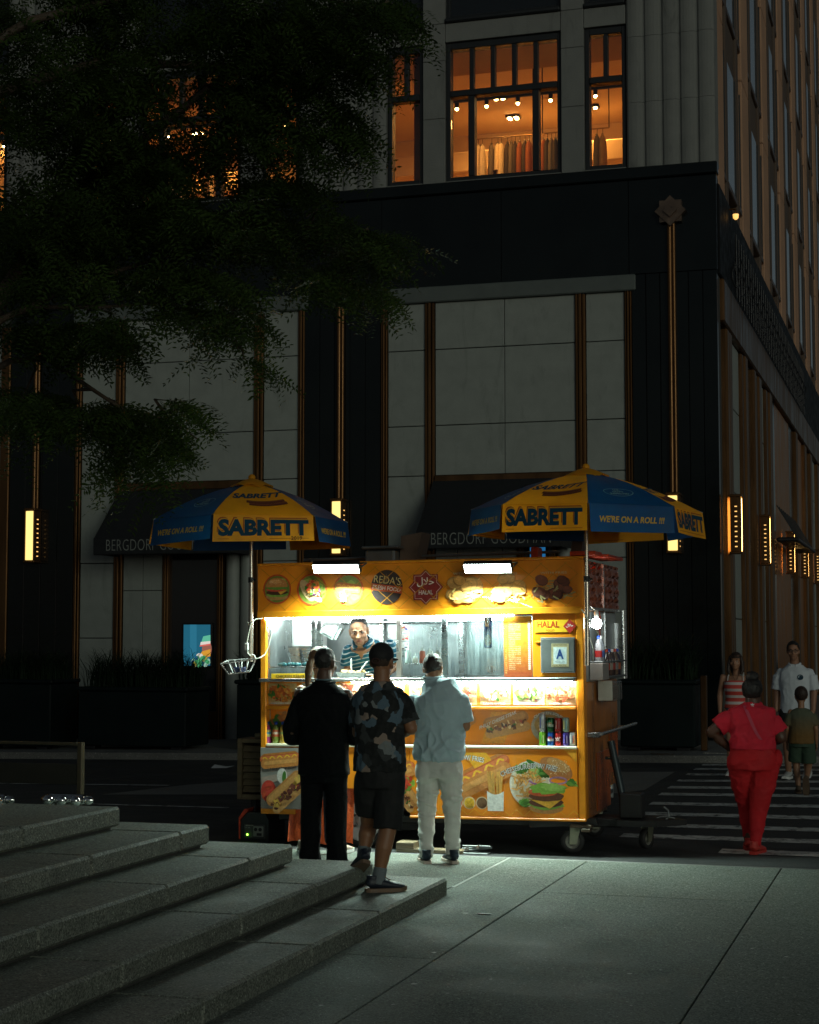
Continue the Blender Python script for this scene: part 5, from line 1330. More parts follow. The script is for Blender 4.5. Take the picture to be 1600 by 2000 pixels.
def parasol(cx, cy, Rr, n, ph, za, zr, zv, label, tilt=0.0, pole_lo=1.3, pole_dy=0.0, year=True):
    t = thing('parasol', label, 'parasol', (cx, cy, pole_lo), group='blue and yellow parasols on the cart')
    Z = Vector((0, 0, 1)); r2 = random.Random(n)
    ap = Vector((cx, cy, za)); V = []
    for k in range(n + 1):
        a = ph + 2 * math.pi * k / n; V.append(Vector((cx + Rr * math.sin(a), cy - Rr * math.cos(a), zr + tilt * math.sin(a))))
    for k in range(n):
        yel = (k % 2 == 0); A, B = V[k], V[k + 1]; M = (A + B) / 2
        o = Vector((M.x - cx, M.y - cy, 0)).normalized(); T = (-o).cross(Z); S = (ap - M).normalized(); Nn = T.cross(S)
        # panel, slightly sagging between the ribs
        pm = MB(); ns = 6
        for i in range(ns + 1):
            f_ = i / ns
            for j in range(ns + 1):
                g_ = j / ns; P0 = A.lerp(B, g_).lerp(ap, f_); P0 = P0 + Z * (.05 * math.sin(math.pi * f_)) - Nn * (.022 * math.sin(math.pi * g_) * (1 - f_) * 1.0)
                pm.v.append(tuple(P0))
        for i in range(ns):
            for j in range(ns): a_ = i * (ns + 1) + j; pm.f.append((a_, a_ + 1, a_ + ns + 2, a_ + ns + 1)); pm.c.append(None); pm.smooth.append(True)
        pn = part('panel', pm, m_uy if yel else m_ub, t, world=True)
        W = (B - A).length; Ls = (ap - M).length
        def pf(u, v, d, M=M, T=T, S=S, Nn=Nn, W=W, Ls=Ls):
            f_ = v / Ls; half = W / 2 * (1 - f_); g_ = .5 + (u / (2 * half) if half > .01 else 0)
            return M + T * u + S * v + Z * (.05 * math.sin(math.pi * f_)) - Nn * (.022 * math.sin(math.pi * min(1, max(0, g_))) * (1 - f_)) + Nn * (d + .003)
        pr = Print(pf)
        if yel:
            pr.text('SABRETT', -.24, .30, .46, .10, (.01, .05, .10), bold=.045, shear=.35, skew=lambda a, b: (a, b * (1 + a * .2) + a * .10))
            for dy_, dx_ in ((.235, .03), (.19, .05)):
                pts = [(dx_ - .15 + .34 * q / 10, dy_ + .02 * (q / 5 - 1) ** 2 + q * .002) for q in range(11)]
                pr.line(pts, .045, (.13, .035, .02)); pr.line([(a, b + .008) for a, b in pts], .014, (.22, .07, .035))
        else:
            ov = [(.13 * math.cos(a), .27 + .075 * math.sin(a)) for a in [q * 2 * math.pi / 32 for q in range(33)]]
            pr.line(ov, .008, (.16, .30, .38))
            for w_, vv, s_ in (("U.S.", .305, .06), ("GOV'T", .265, .10), ("INSPECTED", .225, .17)): pr.text(w_, -s_ / 2, vv, s_, .028, (.22, .36, .38), bold=.04)
        part('print', pr.mb, m_pprint, pn, world=True)
        # valance
        Bt = [p_ + Vector((p_.x - cx, p_.y - cy, 0)).normalized() * (.03 + r2.uniform(-.015, .015)) - Z * (zr - zv + r2.uniform(-.02, .02)) for p_ in (A, B)]
        vm = MB(); nn = 10
        A2, B2 = A.lerp(B, .012), B.lerp(A, .012); C2, D2 = Bt[0].lerp(Bt[1], .02), Bt[1].lerp(Bt[0], .02)
        amp = r2.uniform(.008, .02)
        def vpos(g_, f_): return A2.lerp(B2, g_).lerp(C2.lerp(D2, g_), f_) + o * (amp * math.sin(g_ * 5.2 + k) * f_)
        for i in range(4):
            for j in range(nn + 1): vm.v.append(tuple(vpos(j / nn, i / 3)))
        for i in range(3):
            for j in range(nn): a_ = i * (nn + 1) + j; vm.f.append((a_, a_ + 1, a_ + nn + 2, a_ + nn + 1)); vm.c.append(None); vm.smooth.append(True)
        va = part('valance', vm, m_uy if yel else m_ub, t, world=True)
        H_ = zr - zv
        def vf(u, v, d, W=W, H_=H_, o=o, vpos=vpos): return Vector(vpos(u / W + .5, 1 - v / H_)) + o * (d + .002)
        pr = Print(vf)
        if yel:
            w_ = W * .90
            pr.text('SABRETT', -w_ / 2 - .012, H_ * .22 + .014, w_, H_ * .64, (.36, .07, .015), bold=.05)
            pr.text('SABRETT', -w_ / 2 - .004, H_ * .22 + .006, w_, H_ * .64, (.56, .28, .03), bold=.05)
            pr.text('SABRETT', -w_ / 2, H_ * .20, w_, H_ * .64, (.006, .045, .085), bold=.05)
            pr.line([(-w_ / 2, H_ * .1), (w_ / 2, H_ * .1)], .004, (.36, .10, .02))
            if year: pr.text('2019', w_ * .30, H_ * .03, .10, .034, (.03, .02, .01), bold=.02)
        else:
            w_ = W * .78
            pr.text("WE'RE ON A ROLL !!!", -w_ / 2, H_ * .34, w_, H_ * .24, YT, bold=.03, shear=.2)
        part('print', pr.mb, m_pprint, va, world=True)
        part('rib', MB().tube([A, A.lerp(ap, .5) + Z * .03, ap - Z * .02], .006, 5), m_ssd, t, world=True)
    # loose cap over the crown
    cpm = MB(); m2 = n * 3
    for i, (rr_, zz) in enumerate(((.002, za + .035), (.08, za + .012), (.20, za - .05))):
        for k in range(m2):
            a = ph + 2 * math.pi * k / m2; fl2 = .015 * math.sin(k * 2.3) if i == 2 else 0
            cpm.v.append((cx + rr_ * math.sin(a), cy - rr_ * math.cos(a), zz + fl2 + .006))
    for i in range(2):
        for k in range(m2): k2 = (k + 1) % m2; cpm.f.append((i * m2 + k, i * m2 + k2, (i + 1) * m2 + k2, (i + 1) * m2 + k)); cpm.c.append(None); cpm.smooth.append(True)
    part('crown_cap', cpm, m_uy, t, world=True)
    part('finial', MB().lathe([(.03, za + .03), (.035, za + .05), (.02, za + .07), (.001, za + .075)], (cx, cy, 0), seg=12), m_uy, t, world=True)
    part('pole', MB().tube([(cx, cy, pole_lo), (cx, cy, za)], .017, 10).tube([(cx, cy, pole_lo), (cx, cy, pole_lo + .75)], .023, 10), m_pole, t, world=True)
    part('collar', MB().tube([(cx, cy - .0, pole_lo + .72), (cx, cy, pole_lo + .77)], .028, 10).tube([(cx + .02, cy, pole_lo + .745), (cx + .05, cy, pole_lo + .745)], .010, 6), m_black2, t, world=True)
    return t
UY = 14.55
uL = yp(491, 1100, UY); uR = yp(1146, 1100, UY)
zq = lambda py, px=490: yp(px, py, UY).z
parasol(uL.x, UY, .90, 6, R(0), zq(942), zq(1018), zq(1066), 'left blue and yellow parasol with tilted six panel top and white basket on its pole', .0, zq(1292))
parasol(uR.x, UY, 1.0, 8, R(-33), zq(922, 1146), zq(999, 1146), zq(1047, 1146), 'right blue and yellow eight panel parasol standing on the lit bulb end of the cart', -.02, zq(1300, 1146), year=False)

# ---------------------------------------------------------------- lamps on the cart
FLOOD = 64.0
def floodlight(px0, px1, py, label):
    a, b_ = yp(px0, py, CY - .24), yp(px1, py, CY - .24); w = b_.x - a.x; c_ = (a + b_) / 2
    t = thing('led_floodlight', label, 'floodlight', (c_.x, CY - .22, c_.z), (R(38), 0, 0), 'led floodlights on the cart roof edge')
    part('housing', MB().bbox(-w / 2 - .01, w / 2 + .01, -.03, .02, -.055, .055, .008), m_black2, t)
    part('lens', MB().bbox(-w / 2, w / 2, -.036, -.031, -.045, .045, .002), m_led, t)
    la = bpy.data.lights.new('floodlight_beam', 'AREA'); la.shape = 'RECTANGLE'; la.size = w; la.size_y = .05; la.energy = FLOOD; la.color = (.72, 1.0, .87); la.spread = R(140)
    lo = bpy.data.objects.new('floodlight_beam', la); COL.objects.link(lo); lo.parent = t; lo.location = (0, -.045, -.062); lo.rotation_euler = (R(-38 - 7), 0, 0)
    part('bracket', MB().tube([(-w / 2 - .02, .0, 0), (-w / 2 - .02, .14, -.06), (w / 2 + .02, .14, -.06), (w / 2 + .02, .0, 0)], .008, 6), m_ssd, t)
floodlight(613, 701, 1107, 'glaring cool white led floodlight above the hot dog picture')
floodlight(908, 998, 1106, 'glaring cool white led floodlight above the fried platters')
m_bulb2 = mat('cool_bulb', (1, 1, 1), .5, emit=(0.88, 1.0, 0.97), es=70)
bp_ = xp(1165, 1218, yp(1141, 1218, CY).x + .08)
bb = thing('light_bulb', 'bright round white bulb hanging on a cable at the cart end', 'light bulb', bp_)
part('globe', MB().ball((0, 0, 0), .048, 16, 10), m_bulb2, bb)
part('socket', MB().lathe([(.018, .04), (.02, .10), (.012, .12)], seg=10), m_white, bb)
part('cable', MB().tube([(0, 0, .11), (-.06, -.02, .16), (-.16, -.1, .13), (-.30, -.16, .11), (-.48, -.17, .12), (-.75, -.17, .22), (-1.1, -.17, .24)], .004, 6), m_cable, bb)
single('zip_tie', MB().tube([(uR.x - .04, UY - .03, bp_.z + .12), (uR.x + .03, UY - .04, bp_.z + .02), (uR.x + .10, UY + .02, bp_.z - .10)], .006, 6).tube([(uR.x + .03, UY - .03, bp_.z - .12), (uR.x + .06, UY - .03, bp_.z - .22), (uR.x + .05, UY, bp_.z - .32)], .005, 6), m_cable, 'loose white cable ends tied round the right parasol pole', 'cable', (uR.x, UY, bp_.z - .32))

# left pole: hooked basket of white wire, cable with a switch
def wp(px, py, Y=UY - .05): return yp(px, py, Y)
bk = thing('wire_basket', 'white wire basket hanging from the left parasol pole', 'basket', wp(466, 1318))
w_ = MB(); Tn = [wp(431, 1297), wp(500, 1287), wp(500, 1286, UY + .14), wp(445, 1290, UY + .14)]; Bn = [wp(447, 1317), wp(487, 1312), wp(489, 1310, UY + .1), wp(455, 1314, UY + .1)]
for k in range(4): w_.tube([Tn[k], Tn[(k + 1) % 4]], .006, 6); w_.tube([Bn[k], Bn[(k + 1) % 4]], .006, 6); w_.tube([Tn[k], Bn[k]], .006, 6)
for f_ in (.25, .5, .75):
    w_.tube([Tn[0].lerp(Tn[1], f_), Bn[0].lerp(Bn[1], f_ + .1)], .005, 6); w_.tube([Tn[3].lerp(Tn[2], f_), Bn[3].lerp(Bn[2], f_)], .005, 6); w_.tube([Bn[0].lerp(Bn[1], f_), Bn[3].lerp(Bn[2], f_)], .005, 6)
part('wire', w_, mat('white_wire', (.70, .70, .68), .4), bk, world=True)
part('hook', MB().tube([wp(499, 1287), wp(497, 1280), wp(492, 1278)], .005, 6), MATS['white_wire'], bk, world=True)
single('napkin_pack', MB().bbox(wp(452, 1306).x, wp(472, 1306).x, UY - .03, UY + .08, wp(460, 1314).z, wp(460, 1303).z, .01), mat('blue_pack', (.02, .03, .08), .5), 'dark packet lying in the white wire basket', 'packet', wp(460, 1314))
cb_ = thing('power_cable', 'white cable with inline switch looping beside the left parasol pole', 'cable', wp(484, 1260))
part('wire', MB().tube([wp(512, 1208, CY - .03), wp(500, 1209), wp(490, 1218), wp(485, 1240), wp(482, 1258), wp(484, 1276), wp(490, 1283), wp(501, 1287), wp(509, 1284), wp(517, 1279, CY - .04), wp(524, 1265, CY - .04), wp(530, 1240, CY - .04), wp(535, 1210, CY - .04)], .0055, 7), m_cable, cb_, world=True)
part('switch', MB().bbox(wp(479, 1262).x, wp(486, 1262).x, UY - .07, UY - .045, wp(482, 1270).z, wp(482, 1256).z, .005), m_white, cb_, world=True)
single('bracket_hook', MB().tube([wp(484, 1215), wp(486, 1221), wp(491, 1219)], .004, 6), m_cable, 'small white hook on the left parasol pole', 'hook', wp(486, 1221))

# ---------------------------------------------------------------- drinks
CW = WM[cart]
def cw(px, py, dy): 
    x, z = C(px, py, dy); return CW @ Vector((x, dy, z))
def can(px, dy, lift, cols, label, tall=False):
    x, _z = C(px, 1450, dy); h = .155 if tall else .122; rad = .0285 if tall else .033
    b0 = CW @ Vector((x, dy, zs2 + .009 + lift))
    t = thing('drink_can', label, 'drink can', b0, group='drink cans on the cart shelf')
    body = MB().lathe([(rad * .82, 0), (rad, .010), (rad, h - .014), (rad * .8, h - .002)], seg=18)
    part('body', body, mat('can_' + cols[0], cols[1], .25, .55, var=.15, vs=20), t)
    part('lid', MB().lathe([(rad * .8, h - .0018), (rad * .8, h + .001), (rad * .7, h - .003), (.001, h - .003)], seg=18), m_ss, t)
    fnc = lambda u, v, d: (math.sin(u / rad) * (rad + d), -math.cos(u / rad) * (rad + d), v)
    pr = Print(fnc); kind = cols[2]
    if kind == 'band':
        n_ = 8
        for i in range(n_): pr.poly([(-.034 + .068 * i / n_, h * .34), (-.034 + .068 * (i + 1) / n_, h * .34), (-.034 + .068 * (i + 1) / n_, h * .52), (-.034 + .068 * i / n_, h * .52)], cols[3])
        pr.ell(0, h * .58, .018, .012, cols[4], 0, 12)
    elif kind == 'script':
        pr.line([(-.022 + .044 * k / 12, h * .5 + .012 * math.sin(k * 1.3) + .006 * k / 12) for k in range(13)], .006, cols[3]); pr.line([(-.02, h * .36), (0, h * .40), (.022, h * .36)], .004, cols[3])
    else:
        pr.line([(-.012, h * .2), (-.012, h * .8)], .010, cols[3]); pr.line([(.012, h * .2), (.012, h * .75)], .008, cols[4])
    part('print', pr.mb, m_print, t)
G_, B_, R_, V_, S_ = (.02, .14, .03), (.005, .06, .28), (.34, .015, .012), (.05, .03, .22), (.36, .38, .40)
row1 = [(1060, ('lime', (.16, .42, .03), 'bars', (.02, .12, .03), (.5, .55, .3)), 'lime green drink can at the left end of the bottom row'), (1076, ('blue', B_, 'band', (.6, .6, .6), (.5, .05, .04)), 'blue drink can with a white band in the bottom row'), (1091, ('red', R_, 'script', (.7, .68, .66), R_), 'red drink can with a white script line in the bottom row'),
        (1106, ('violet', V_, 'bars', (.15, .12, .4), (.3, .28, .4)), 'violet drink can in the bottom row'), (1119, ('silver', S_, 'bars', (.5, .52, .5), (.55, .12, .05)), 'silver drink can at the right end of the bottom row')]
row2 = [(1060, ('white', (.55, .57, .60), 'bars', (.02, .06, .35), (.6, .6, .62)), 'tall white and blue drink can stacked on the lime one', True), (1076, ('green', (.012, .09, .03), 'band', (.3, .34, .26), (.25, .2, .1)), 'dark green drink can stacked on the blue one', False), (1091, ('darkred', (.30, .02, .015), 'bars', (.5, .3, .26), (.2, .02, .02)), 'dark red drink can stacked on the red one', False), (1106, ('pale', (.30, .42, .38), 'bars', (.6, .5, .14), (.1, .28, .30)), 'pale green drink can stacked on the violet one', False)]
for px, c_, l_ in row1: can(px, .055, 0, c_, l_)
for px, c_, l_, tl in row2: can(px, .055, .1245, c_, l_, tl)
m_capb = mat('blue_cap', (.005, .06, .42), .35)
def bottle(px, liquid, lab, label):
    x, _z = C(px, 1450, .05); b0 = CW @ Vector((x, .05, zs2 + .009))
    t = thing('juice_bottle', label, 'juice bottle', b0, group='blue capped juice bottles on the cart shelf')
    part('body', MB().lathe([(.026, 0), (.032, .008), (.033, .06), (.030, .08), (.033, .10), (.031, .135), (.016, .165), (.013, .175)], seg=18), mat('juice_' + lab[0], liquid, .12, var=.15, coat=.5), t)
    part('label', MB().lathe([(.0336, .062), (.0336, .125)], seg=18), mat('juice_label_' + lab[0], lab[1], .4, var=.5, vs=40), t)
    part('label_band', MB().lathe([(.0340, .085), (.0340, .105)], seg=18), mat('juice_band_' + lab[0], lab[2], .4, var=.3, vs=40), t)
    part('cap', MB().lathe([(.016, .172), (.017, .178), (.017, .196), (.012, .199), (.001, .199)], seg=14), m_capb, t)
bottle(523, (.30, .03, .16), ('a', (.42, .36, .10), (.05, .22, .40)), 'pink juice bottle with blue cap at the left end of the shelf')
bottle(539, (.16, .22, .04), ('b', (.45, .08, .03), (.60, .50, .42)), 'green juice bottle with red label beside the pink one')
bottle(553, (.34, .22, .03), ('c', (.50, .25, .05), (.2, .3, .1)), 'amber juice bottle half hidden by the dark suit')
def squeeze(px, py, h, col, label, thin=False):
    q_ = cw(px, py, .16); q_.z = (CW @ Vector((0, .16, C(820, 1296)[1]))).z + .001
    t = thing('squeeze_bottle', label, 'squeeze bottle', q_, group='sauce squeeze bottles behind the acrylic window')
    part('body', MB().lathe([(.024, 0), (.028, .006), (.028, h), (.022, h + .012)], seg=14), mat('sauce_' + label.split()[0], col, .35, var=.1), t)
    part('nozzle', MB().lathe([(.022, h + .0125), (.020, h + .025), (.006, h + .03), (.003, h + (.14 if thin else .06))], seg=10), m_white, t)
squeeze(797, 1290, .10, (.55, .60, .58), 'clear squeeze bottle below the payment stickers')
squeeze(811, 1290, .035, (.60, .55, .48), 'short white topped squeeze bottle with brown sauce')
squeeze(825, 1290, .10, (.50, .10, .05), 'red sauce squeeze bottle in the middle of the row')
squeeze(840, 1290, .10, (.70, .68, .62), 'white sauce squeeze bottle beside the red one')
squeeze(855, 1290, .09, (.66, .62, .50), 'creamy squeeze bottle with a tall thin spout', True)
single('serviette_dispenser', MB().prism([(-.07, -.09), (.07, -.09), (.07, .09), (-.07, .09)], 'y', -.04, .04).prism([(-.05, -.07), (.05, -.07), (.05, .07), (-.05, .07)], 'y', -.046, -.0405).prism([(.072, -.08), (.10, -.075), (.10, .05), (.072, .07)], 'y', -.03, .03).map(lambda v: Matrix.Translation(cw(648, 1226, .06)) @ Matrix.Rotation(R(28), 4, 'Y') @ v), mat('dispenser_steel', (.55, .60, .62), .35, .6, var=.05), 'steel serviette dispenser hung askew inside the open hatch', 'dispenser', cw(648, 1226, .06))
# foil tray of food with two white plastic forks
ty_ = thing('foil_tray', 'foil food tray on the counter with two white plastic forks', 'food tray', cw(690, 1324, .10))
tb = (CW @ Vector((0, .1, zc + .019))).z - cw(690, 1324, .10).z
part('tray', MB().add([(-.12, -.07, tb), (.12, -.07, tb), (.12, .08, tb), (-.12, .08, tb), (-.14, -.09, tb + .045), (.14, -.09, tb + .045), (.14, .10, tb + .045), (-.14, .10, tb + .045)], [(0, 1, 2, 3), (0, 4, 5, 1), (1, 5, 6, 2), (2, 6, 7, 3), (3, 7, 4, 0)]), mat('foil', (.6, .6, .58), .3, .9, bump=.5, bs=50), ty_)
hp = MB(); r2 = random.Random(4)
for _ in range(40): hp.ball((r2.uniform(-.1, .1), r2.uniform(-.06, .07), tb + .035 + r2.uniform(0, .015)), r2.uniform(.010, .02), 6, 4)
part('rice', hp, mat('rice_food', (.6, .38, .14), .6, var=.4, vs=60), ty_, kind='stuff')
part('fork', MB().tube([(-.01, .0, tb + .04), (-.018, -.01, tb + .10), (-.012, -.02, tb + .165)], .007, 6), m_white, ty_)
part('fork', MB().tube([(.06, .0, tb + .045), (.105, -.01, tb + .10), (.14, -.02, tb + .14)], .007, 6), m_white, ty_)
bx_ = MB(); r2 = random.Random(8)
for _ in range(14):
    x, z = C(r2.uniform(548, 600), 1300, .2); bx_.ball((x, r2.uniform(.12, .32), z + .01), (r2.uniform(.02, .05), .03, .02), 7, 5)
bx_.map(lambda v: CW @ v); single('plastic_wrappers', bx_, mat('teal_plastic', (.06, .30, .34), .35, var=.9, vs=12), 'crumpled teal and white plastic wrappers on the left inner ledge', 'wrappers', None, None, 'stuff')
hg = thing('hanging_bag', 'printed snack bag hanging behind the acrylic window', 'bag', cw(953, 1240, .12))
part('bag', MB().bbox(-.035, .035, -.01, .02, -.12, .20, .012), mat('blue_bag', (.02, .05, .22), .4, var=.4, vs=8), hg)
p = Print(lambda u, v, d: (u, -.0105 - d, v)); p.ell(.005, -.05, .03, .05, (.55, .35, .26), 0, 16); p.heap(.005, -.05, .026, .045, [(.6, .5, .4), (.5, .2, .1), (.7, .6, .5)], 30, .006, random.Random(3)); p.rect(-.02, .07, .015, .2, (.45, .16, .05)); part('print', p.mb, m_print, hg)

# end-wall rack of bottles and tubs
rk = thing('bottle_rack', 'grey rack screwed to the cart end holding drink bottles', 'rack', CW @ Vector((sd + .08, .5, C(1160, 1330)[1])))
rx = lambda dx, dy, z: CW @ Vector((sd + dx, dy, z))
zr0 = C(1143, 1330)[1] + .0
def rbox(x0_, x1_, y0_, y1_, z0_, z1_, b_=.004): return MB().bbox(sd + x0_, sd + x1_, y0_, y1_, z0_, z1_, b_).map(lambda v: CW @ v)
part('tub', rbox(.002, .12, .25, .55, zr0 + .0, zr0 + .15), mat('grey_tub', (.30, .27, .25), .5), rk, world=True)
part('shelf_bar', MB().tube([rx(.13, .2, zr0 + .16), rx(.13, 1.4, zr0 + .16)], .008, 6).tube([rx(.0, .2, zr0 + .16), rx(.13, .2, zr0 + .16)], .008, 6).tube([rx(.0, 1.4, zr0 + .16), rx(.13, 1.4, zr0 + .16)], .008, 6), m_ssd, rk, world=True)
part('shelf_board', rbox(.002, .125, .56, 1.42, zr0 + .01, zr0 + .03), m_ssd, rk, world=True)
for k, (dy, c_, lb) in enumerate(((.34, (.45, .45, .48), (.42, .02, .02)), (.46, (.30, .32, .36), (.05, .12, .35)), (.72, (.06, .03, .03), (.35, .05, .03)), (.86, (.10, .06, .05), (.3, .26, .22)), (1.0, (.05, .03, .03), (.30, .04, .03)), (1.15, (.16, .10, .07), (.2, .2, .2)), (1.28, (.04, .03, .05), (.4, .10, .04)))):
    names = ('clear drink bottle with red label in the end rack, nearest the post', 'clear drink bottle with blue label in the end rack', 'first dark cola bottle in the end rack', 'brown bottle with pale label in the end rack', 'second dark cola bottle in the end rack, in the middle', 'amber bottle with grey label in the end rack', 'dark bottle with orange label at the far end of the rack')
    z = zr0 + (.152 if dy < .5 else .031)
    t = thing('drink_bottle', names[k], 'drink bottle', rx(.065, dy, z), group='drink bottles in the end rack')
    part('body', MB().lathe([(.028, 0), (.034, .01), (.034, .12), (.03, .16), (.013, .20), (.013, .215)], seg=14), mat('rack_bottle_%d' % k, c_, .15, var=.2, coat=.5), t)
    part('label', MB().lathe([(.0346, .05), (.0346, .11)], seg=14), mat('rack_label_%d' % k, lb, .5), t)
    part('cap', MB().lathe([(.015, .214), (.016, .24), (.001, .241)], seg=10), (m_capb, m_white, MATS['red_board'])[k % 3], t)
tub = thing('plastic_box', 'clear plastic box hanging below the bottle rack on the cart end', 'box', rx(.10, .65, zr0 - .16))
part('shell', rbox(.03, .16, .55, 1.0, zr0 - .20, zr0 - .02, .012), glass_mat('box_plastic', (.75, .75, .7), .2, .2, .5), tub, world=True)
part('front', rbox(.02, .15, .53, .545, zr0 - .19, zr0 - .01, .003), mat('milky_plastic', (.52, .52, .46), .3), tub, world=True)
part('straws', rbox(.04, .14, .6, .9, zr0 - .18, zr0 - .06, .01), mat('straw_paper', (.3, .2, .15), .6, var=.6, vs=30), tub, world=True)

# ---------------------------------------------------------------- round the cart's feet
RZ = -.05
def at(px, py, z=RZ): return gp(px, py, z)
gen = thing('generator', 'small portable generator with red shell and green light under the cart', 'generator', at(497, 1644))
part('shell', MB().prism([(-.14, .0), (.14, .0), (.14, .20), (.10, .27), (-.07, .27), (-.14, .19)], 'y', .0, .42), mat('generator_black', (.012, .014, .014), .4, var=.2), gen)
part('side_shell', MB().prism([(-.155, .02), (-.141, .02), (-.141, .20), (-.072, .273), (-.06, .30), (-.10, .30), (-.155, .22)], 'y', -.01, .43), MATS['red_board'], gen)
part('handle', MB().tube([(-.02, .05, .271), (-.02, .08, .32), (-.02, .32, .32), (-.02, .36, .271)], .014, 8), m_black2, gen)
part('panel', MB().bbox(-.10, .11, -.012, -.001, .03, .16, .004), mat('panel_grey', (.05, .05, .05), .5), gen)
sk_ = part('socket_plate', MB().bbox(-.005, .095, -.018, -.0125, .05, .145, .003), mat('socket_plate', (.26, .27, .24), .5), gen)
for a in (.02, .065): part('socket', MB().lathe([(.017, -.024), (.017, -.0185)], (a, 0, .115), 'y', 12), m_black2, gen)
part('socket', MB().bbox(.03, .08, -.024, -.0185, .058, .082, .002), m_black2, gen)
part('led', MB().ball((-.065, -.016, .065), .008, 8, 6), mat('green_led', (.1, 1, .1), .4, emit=(.25, 1, .05), es=14), gen)
p = Print(lambda u, v, d: (u, -.0125 - d, v)); p.text('GENERATOR', -.085, .145, .08, .011, (.5, .5, .4), bold=.02); p.text('AC 120V', -.085, .125, .05, .008, (.4, .4, .36)); part('print', p.mb, m_print, gen)

# red and orange woven tarp bag hanging below the cart
m_tarp = mat('woven_tarp', (0.50, 0.075, 0.015), 0.45, var=.35, vs=26, bump=.4, bs=50)
tp = MB(); a0, a1 = yp(568, 1500, CY + .02).x, yp(692, 1500, CY + .02).x; zt_, zb2 = yp(630, 1540, CY).z, yp(630, 1646, CY).z
nn = 24
for j in range(9):
    f_ = j / 8
    for i in range(nn + 1):
        g_ = i / nn; tp.v.append((a0 + (a1 - a0) * (g_ * (1 + .04 * f_) - .02 * f_), CY + .03 - .05 * f_ + .03 * math.sin(g_ * 17) * f_ + .012 * math.sin(g_ * 41), zt_ + (zb2 - zt_) * f_ + .012 * math.sin(g_ * 9) * f_))
for j in range(8):
    for i in range(nn): a_ = j * (nn + 1) + i; tp.f.append((a_, a_ + 1, a_ + nn + 2, a_ + nn + 1)); tp.c.append(None); tp.smooth.append(True)
single('woven_tarp', tp, m_tarp, 'red orange woven tarp hanging below the cart beside the wheel', 'tarp', (a0 + .3, CY, zb2))
# slatted wooden crate behind the left end
cr = thing('slatted_crate', 'weathered wooden slatted crate standing on end behind the cart', 'crate', (yp(490, 1560, 15.6).x, 15.6, .42))
cx0, cx1 = yp(463, 1500, 15.3).x, yp(530, 1500, 15.3).x; cz0, cz1 = yp(490, 1562, 15.3).z, yp(490, 1443, 15.3).z
part('frame', MB().bbox(cx0, cx0 + .05, 15.3, 15.62, cz0, cz1, .006).bbox(cx1 - .05, cx1, 15.3, 15.62, cz0, cz1, .006).bbox(cx0 + .051, cx1 - .051, 15.3, 15.62, cz0, cz0 + .05, .006).bbox(cx0 + .051, cx1 - .051, 15.3, 15.62, cz1 - .04, cz1, .006), m_wood, cr, world=True)
part('back_board', MB().box(cx0 + .051, cx1 - .051, 15.58, 15.61, cz0 + .051, cz1 - .041), m_black2, cr, world=True)
for k in range(7):
    zz = cz0 + .07 + k * (cz1 - cz0 - .13) / 7; part('slat', MB().prism([(15.32, zz), (15.335, zz), (15.37, zz + .052), (15.355, zz + .055)], 'x', cx0 + .052, cx1 - .052), m_wood, cr, world=True)
part('leg', MB().bbox(cx0 + .1, cx0 + .16, 15.4, 15.5, RZ, cz0 - .001, .004).bbox(cx1 - .16, cx1 - .1, 15.4, 15.5, RZ, cz0 - .001, .004), m_black2, cr, world=True)
part('top_block', MB().bbox(cx0 + .17, cx1, 15.32, 15.5, cz1 + .001, cz1 + .05, .006), m_wood, cr, world=True)
# timber blocks and a scissor jack
single('timber_block', MB().bbox(at(764, 1668).x, at(803, 1668).x, 14.62, 14.80, RZ, RZ + .09, .008), m_wood, 'weathered timber block wedged beside the white wheel', 'timber block', (at(783, 1668).x, 14.7, RZ))
single('timber_plank', MB().bbox(at(800, 1668).x, at(905, 1668).x, 14.62, 14.75, RZ, RZ + .035, .006), m_wood, 'brown timber plank lying behind the shoes of the pale trousers', 'plank', (at(850, 1668).x, 14.7, RZ))
sj = thing('folding_jack', 'rusty folding metal jack lying on the asphalt behind the pale trousers', 'jack', at(930, 1668))
for k in range(3): part('bar', MB().tube([(-.13, .02 * k, .02 + .02 * k), (.13, .05 - .03 * k, .05 + .01 * k)], .009, 6), m_ssd, sj)
part('base', MB().bbox(-.12, .12, -.04, .06, .0, .012, .003), m_ssd, sj)
part('pivot', MB().tube([(-.08, -.03, .04), (-.08, .08, .04)], .016, 8).tube([(.02, -.03, .06), (.02, .08, .06)], .016, 8), mat('worn_metal', (.5, .45, .38), .25, .9), sj)
single('wood_stick', MB().tube([(at(1050, 1673).x, 14.5, RZ + .006), (at(1085, 1672).x, 14.46, RZ + .006)], .005, 6), m_wood, 'thin reddish stick lying on the asphalt by the caster', 'stick', (at(1067, 1673).x, 14.5, RZ))

# ---------------------------------------------------------------- railing and chrome pipe heads at the left
RY = 13.4
r0 = yp(159, 1450, RY)
rl_ = thing('railing', 'flat bronze railing with a mesh panel at the left edge behind the steps', 'railing', (r0.x, RY, 0))
m_rl = mat('railing_bronze', (.085, .07, .045), .35, .6, var=.15)
part('post', MB().bbox(r0.x - .028, r0.x + .022, RY - .03, RY + .03, 0, r0.z, .008), m_rl, rl_, world=True)
part('post', MB().bbox(r0.x - 2.6, r0.x - 2.55, RY - .03, RY + .03, 0, r0.z, .008), m_rl, rl_, world=True)
part('top_bar', MB().bbox(r0.x - 2.6, r0.x - .029, RY - .025, RY + .025, r0.z - .026, r0.z - .002, .008), m_rl, rl_, world=True)
part('mesh_panel', MB().bbox(r0.x - 2.55, r0.x - .029, RY - .006, RY + .006, yp(80, 1531, RY).z, yp(80, 1491, RY).z, .003), mat('mesh_bronze', (.02, .019, .014), .5, .3), rl_, world=True)
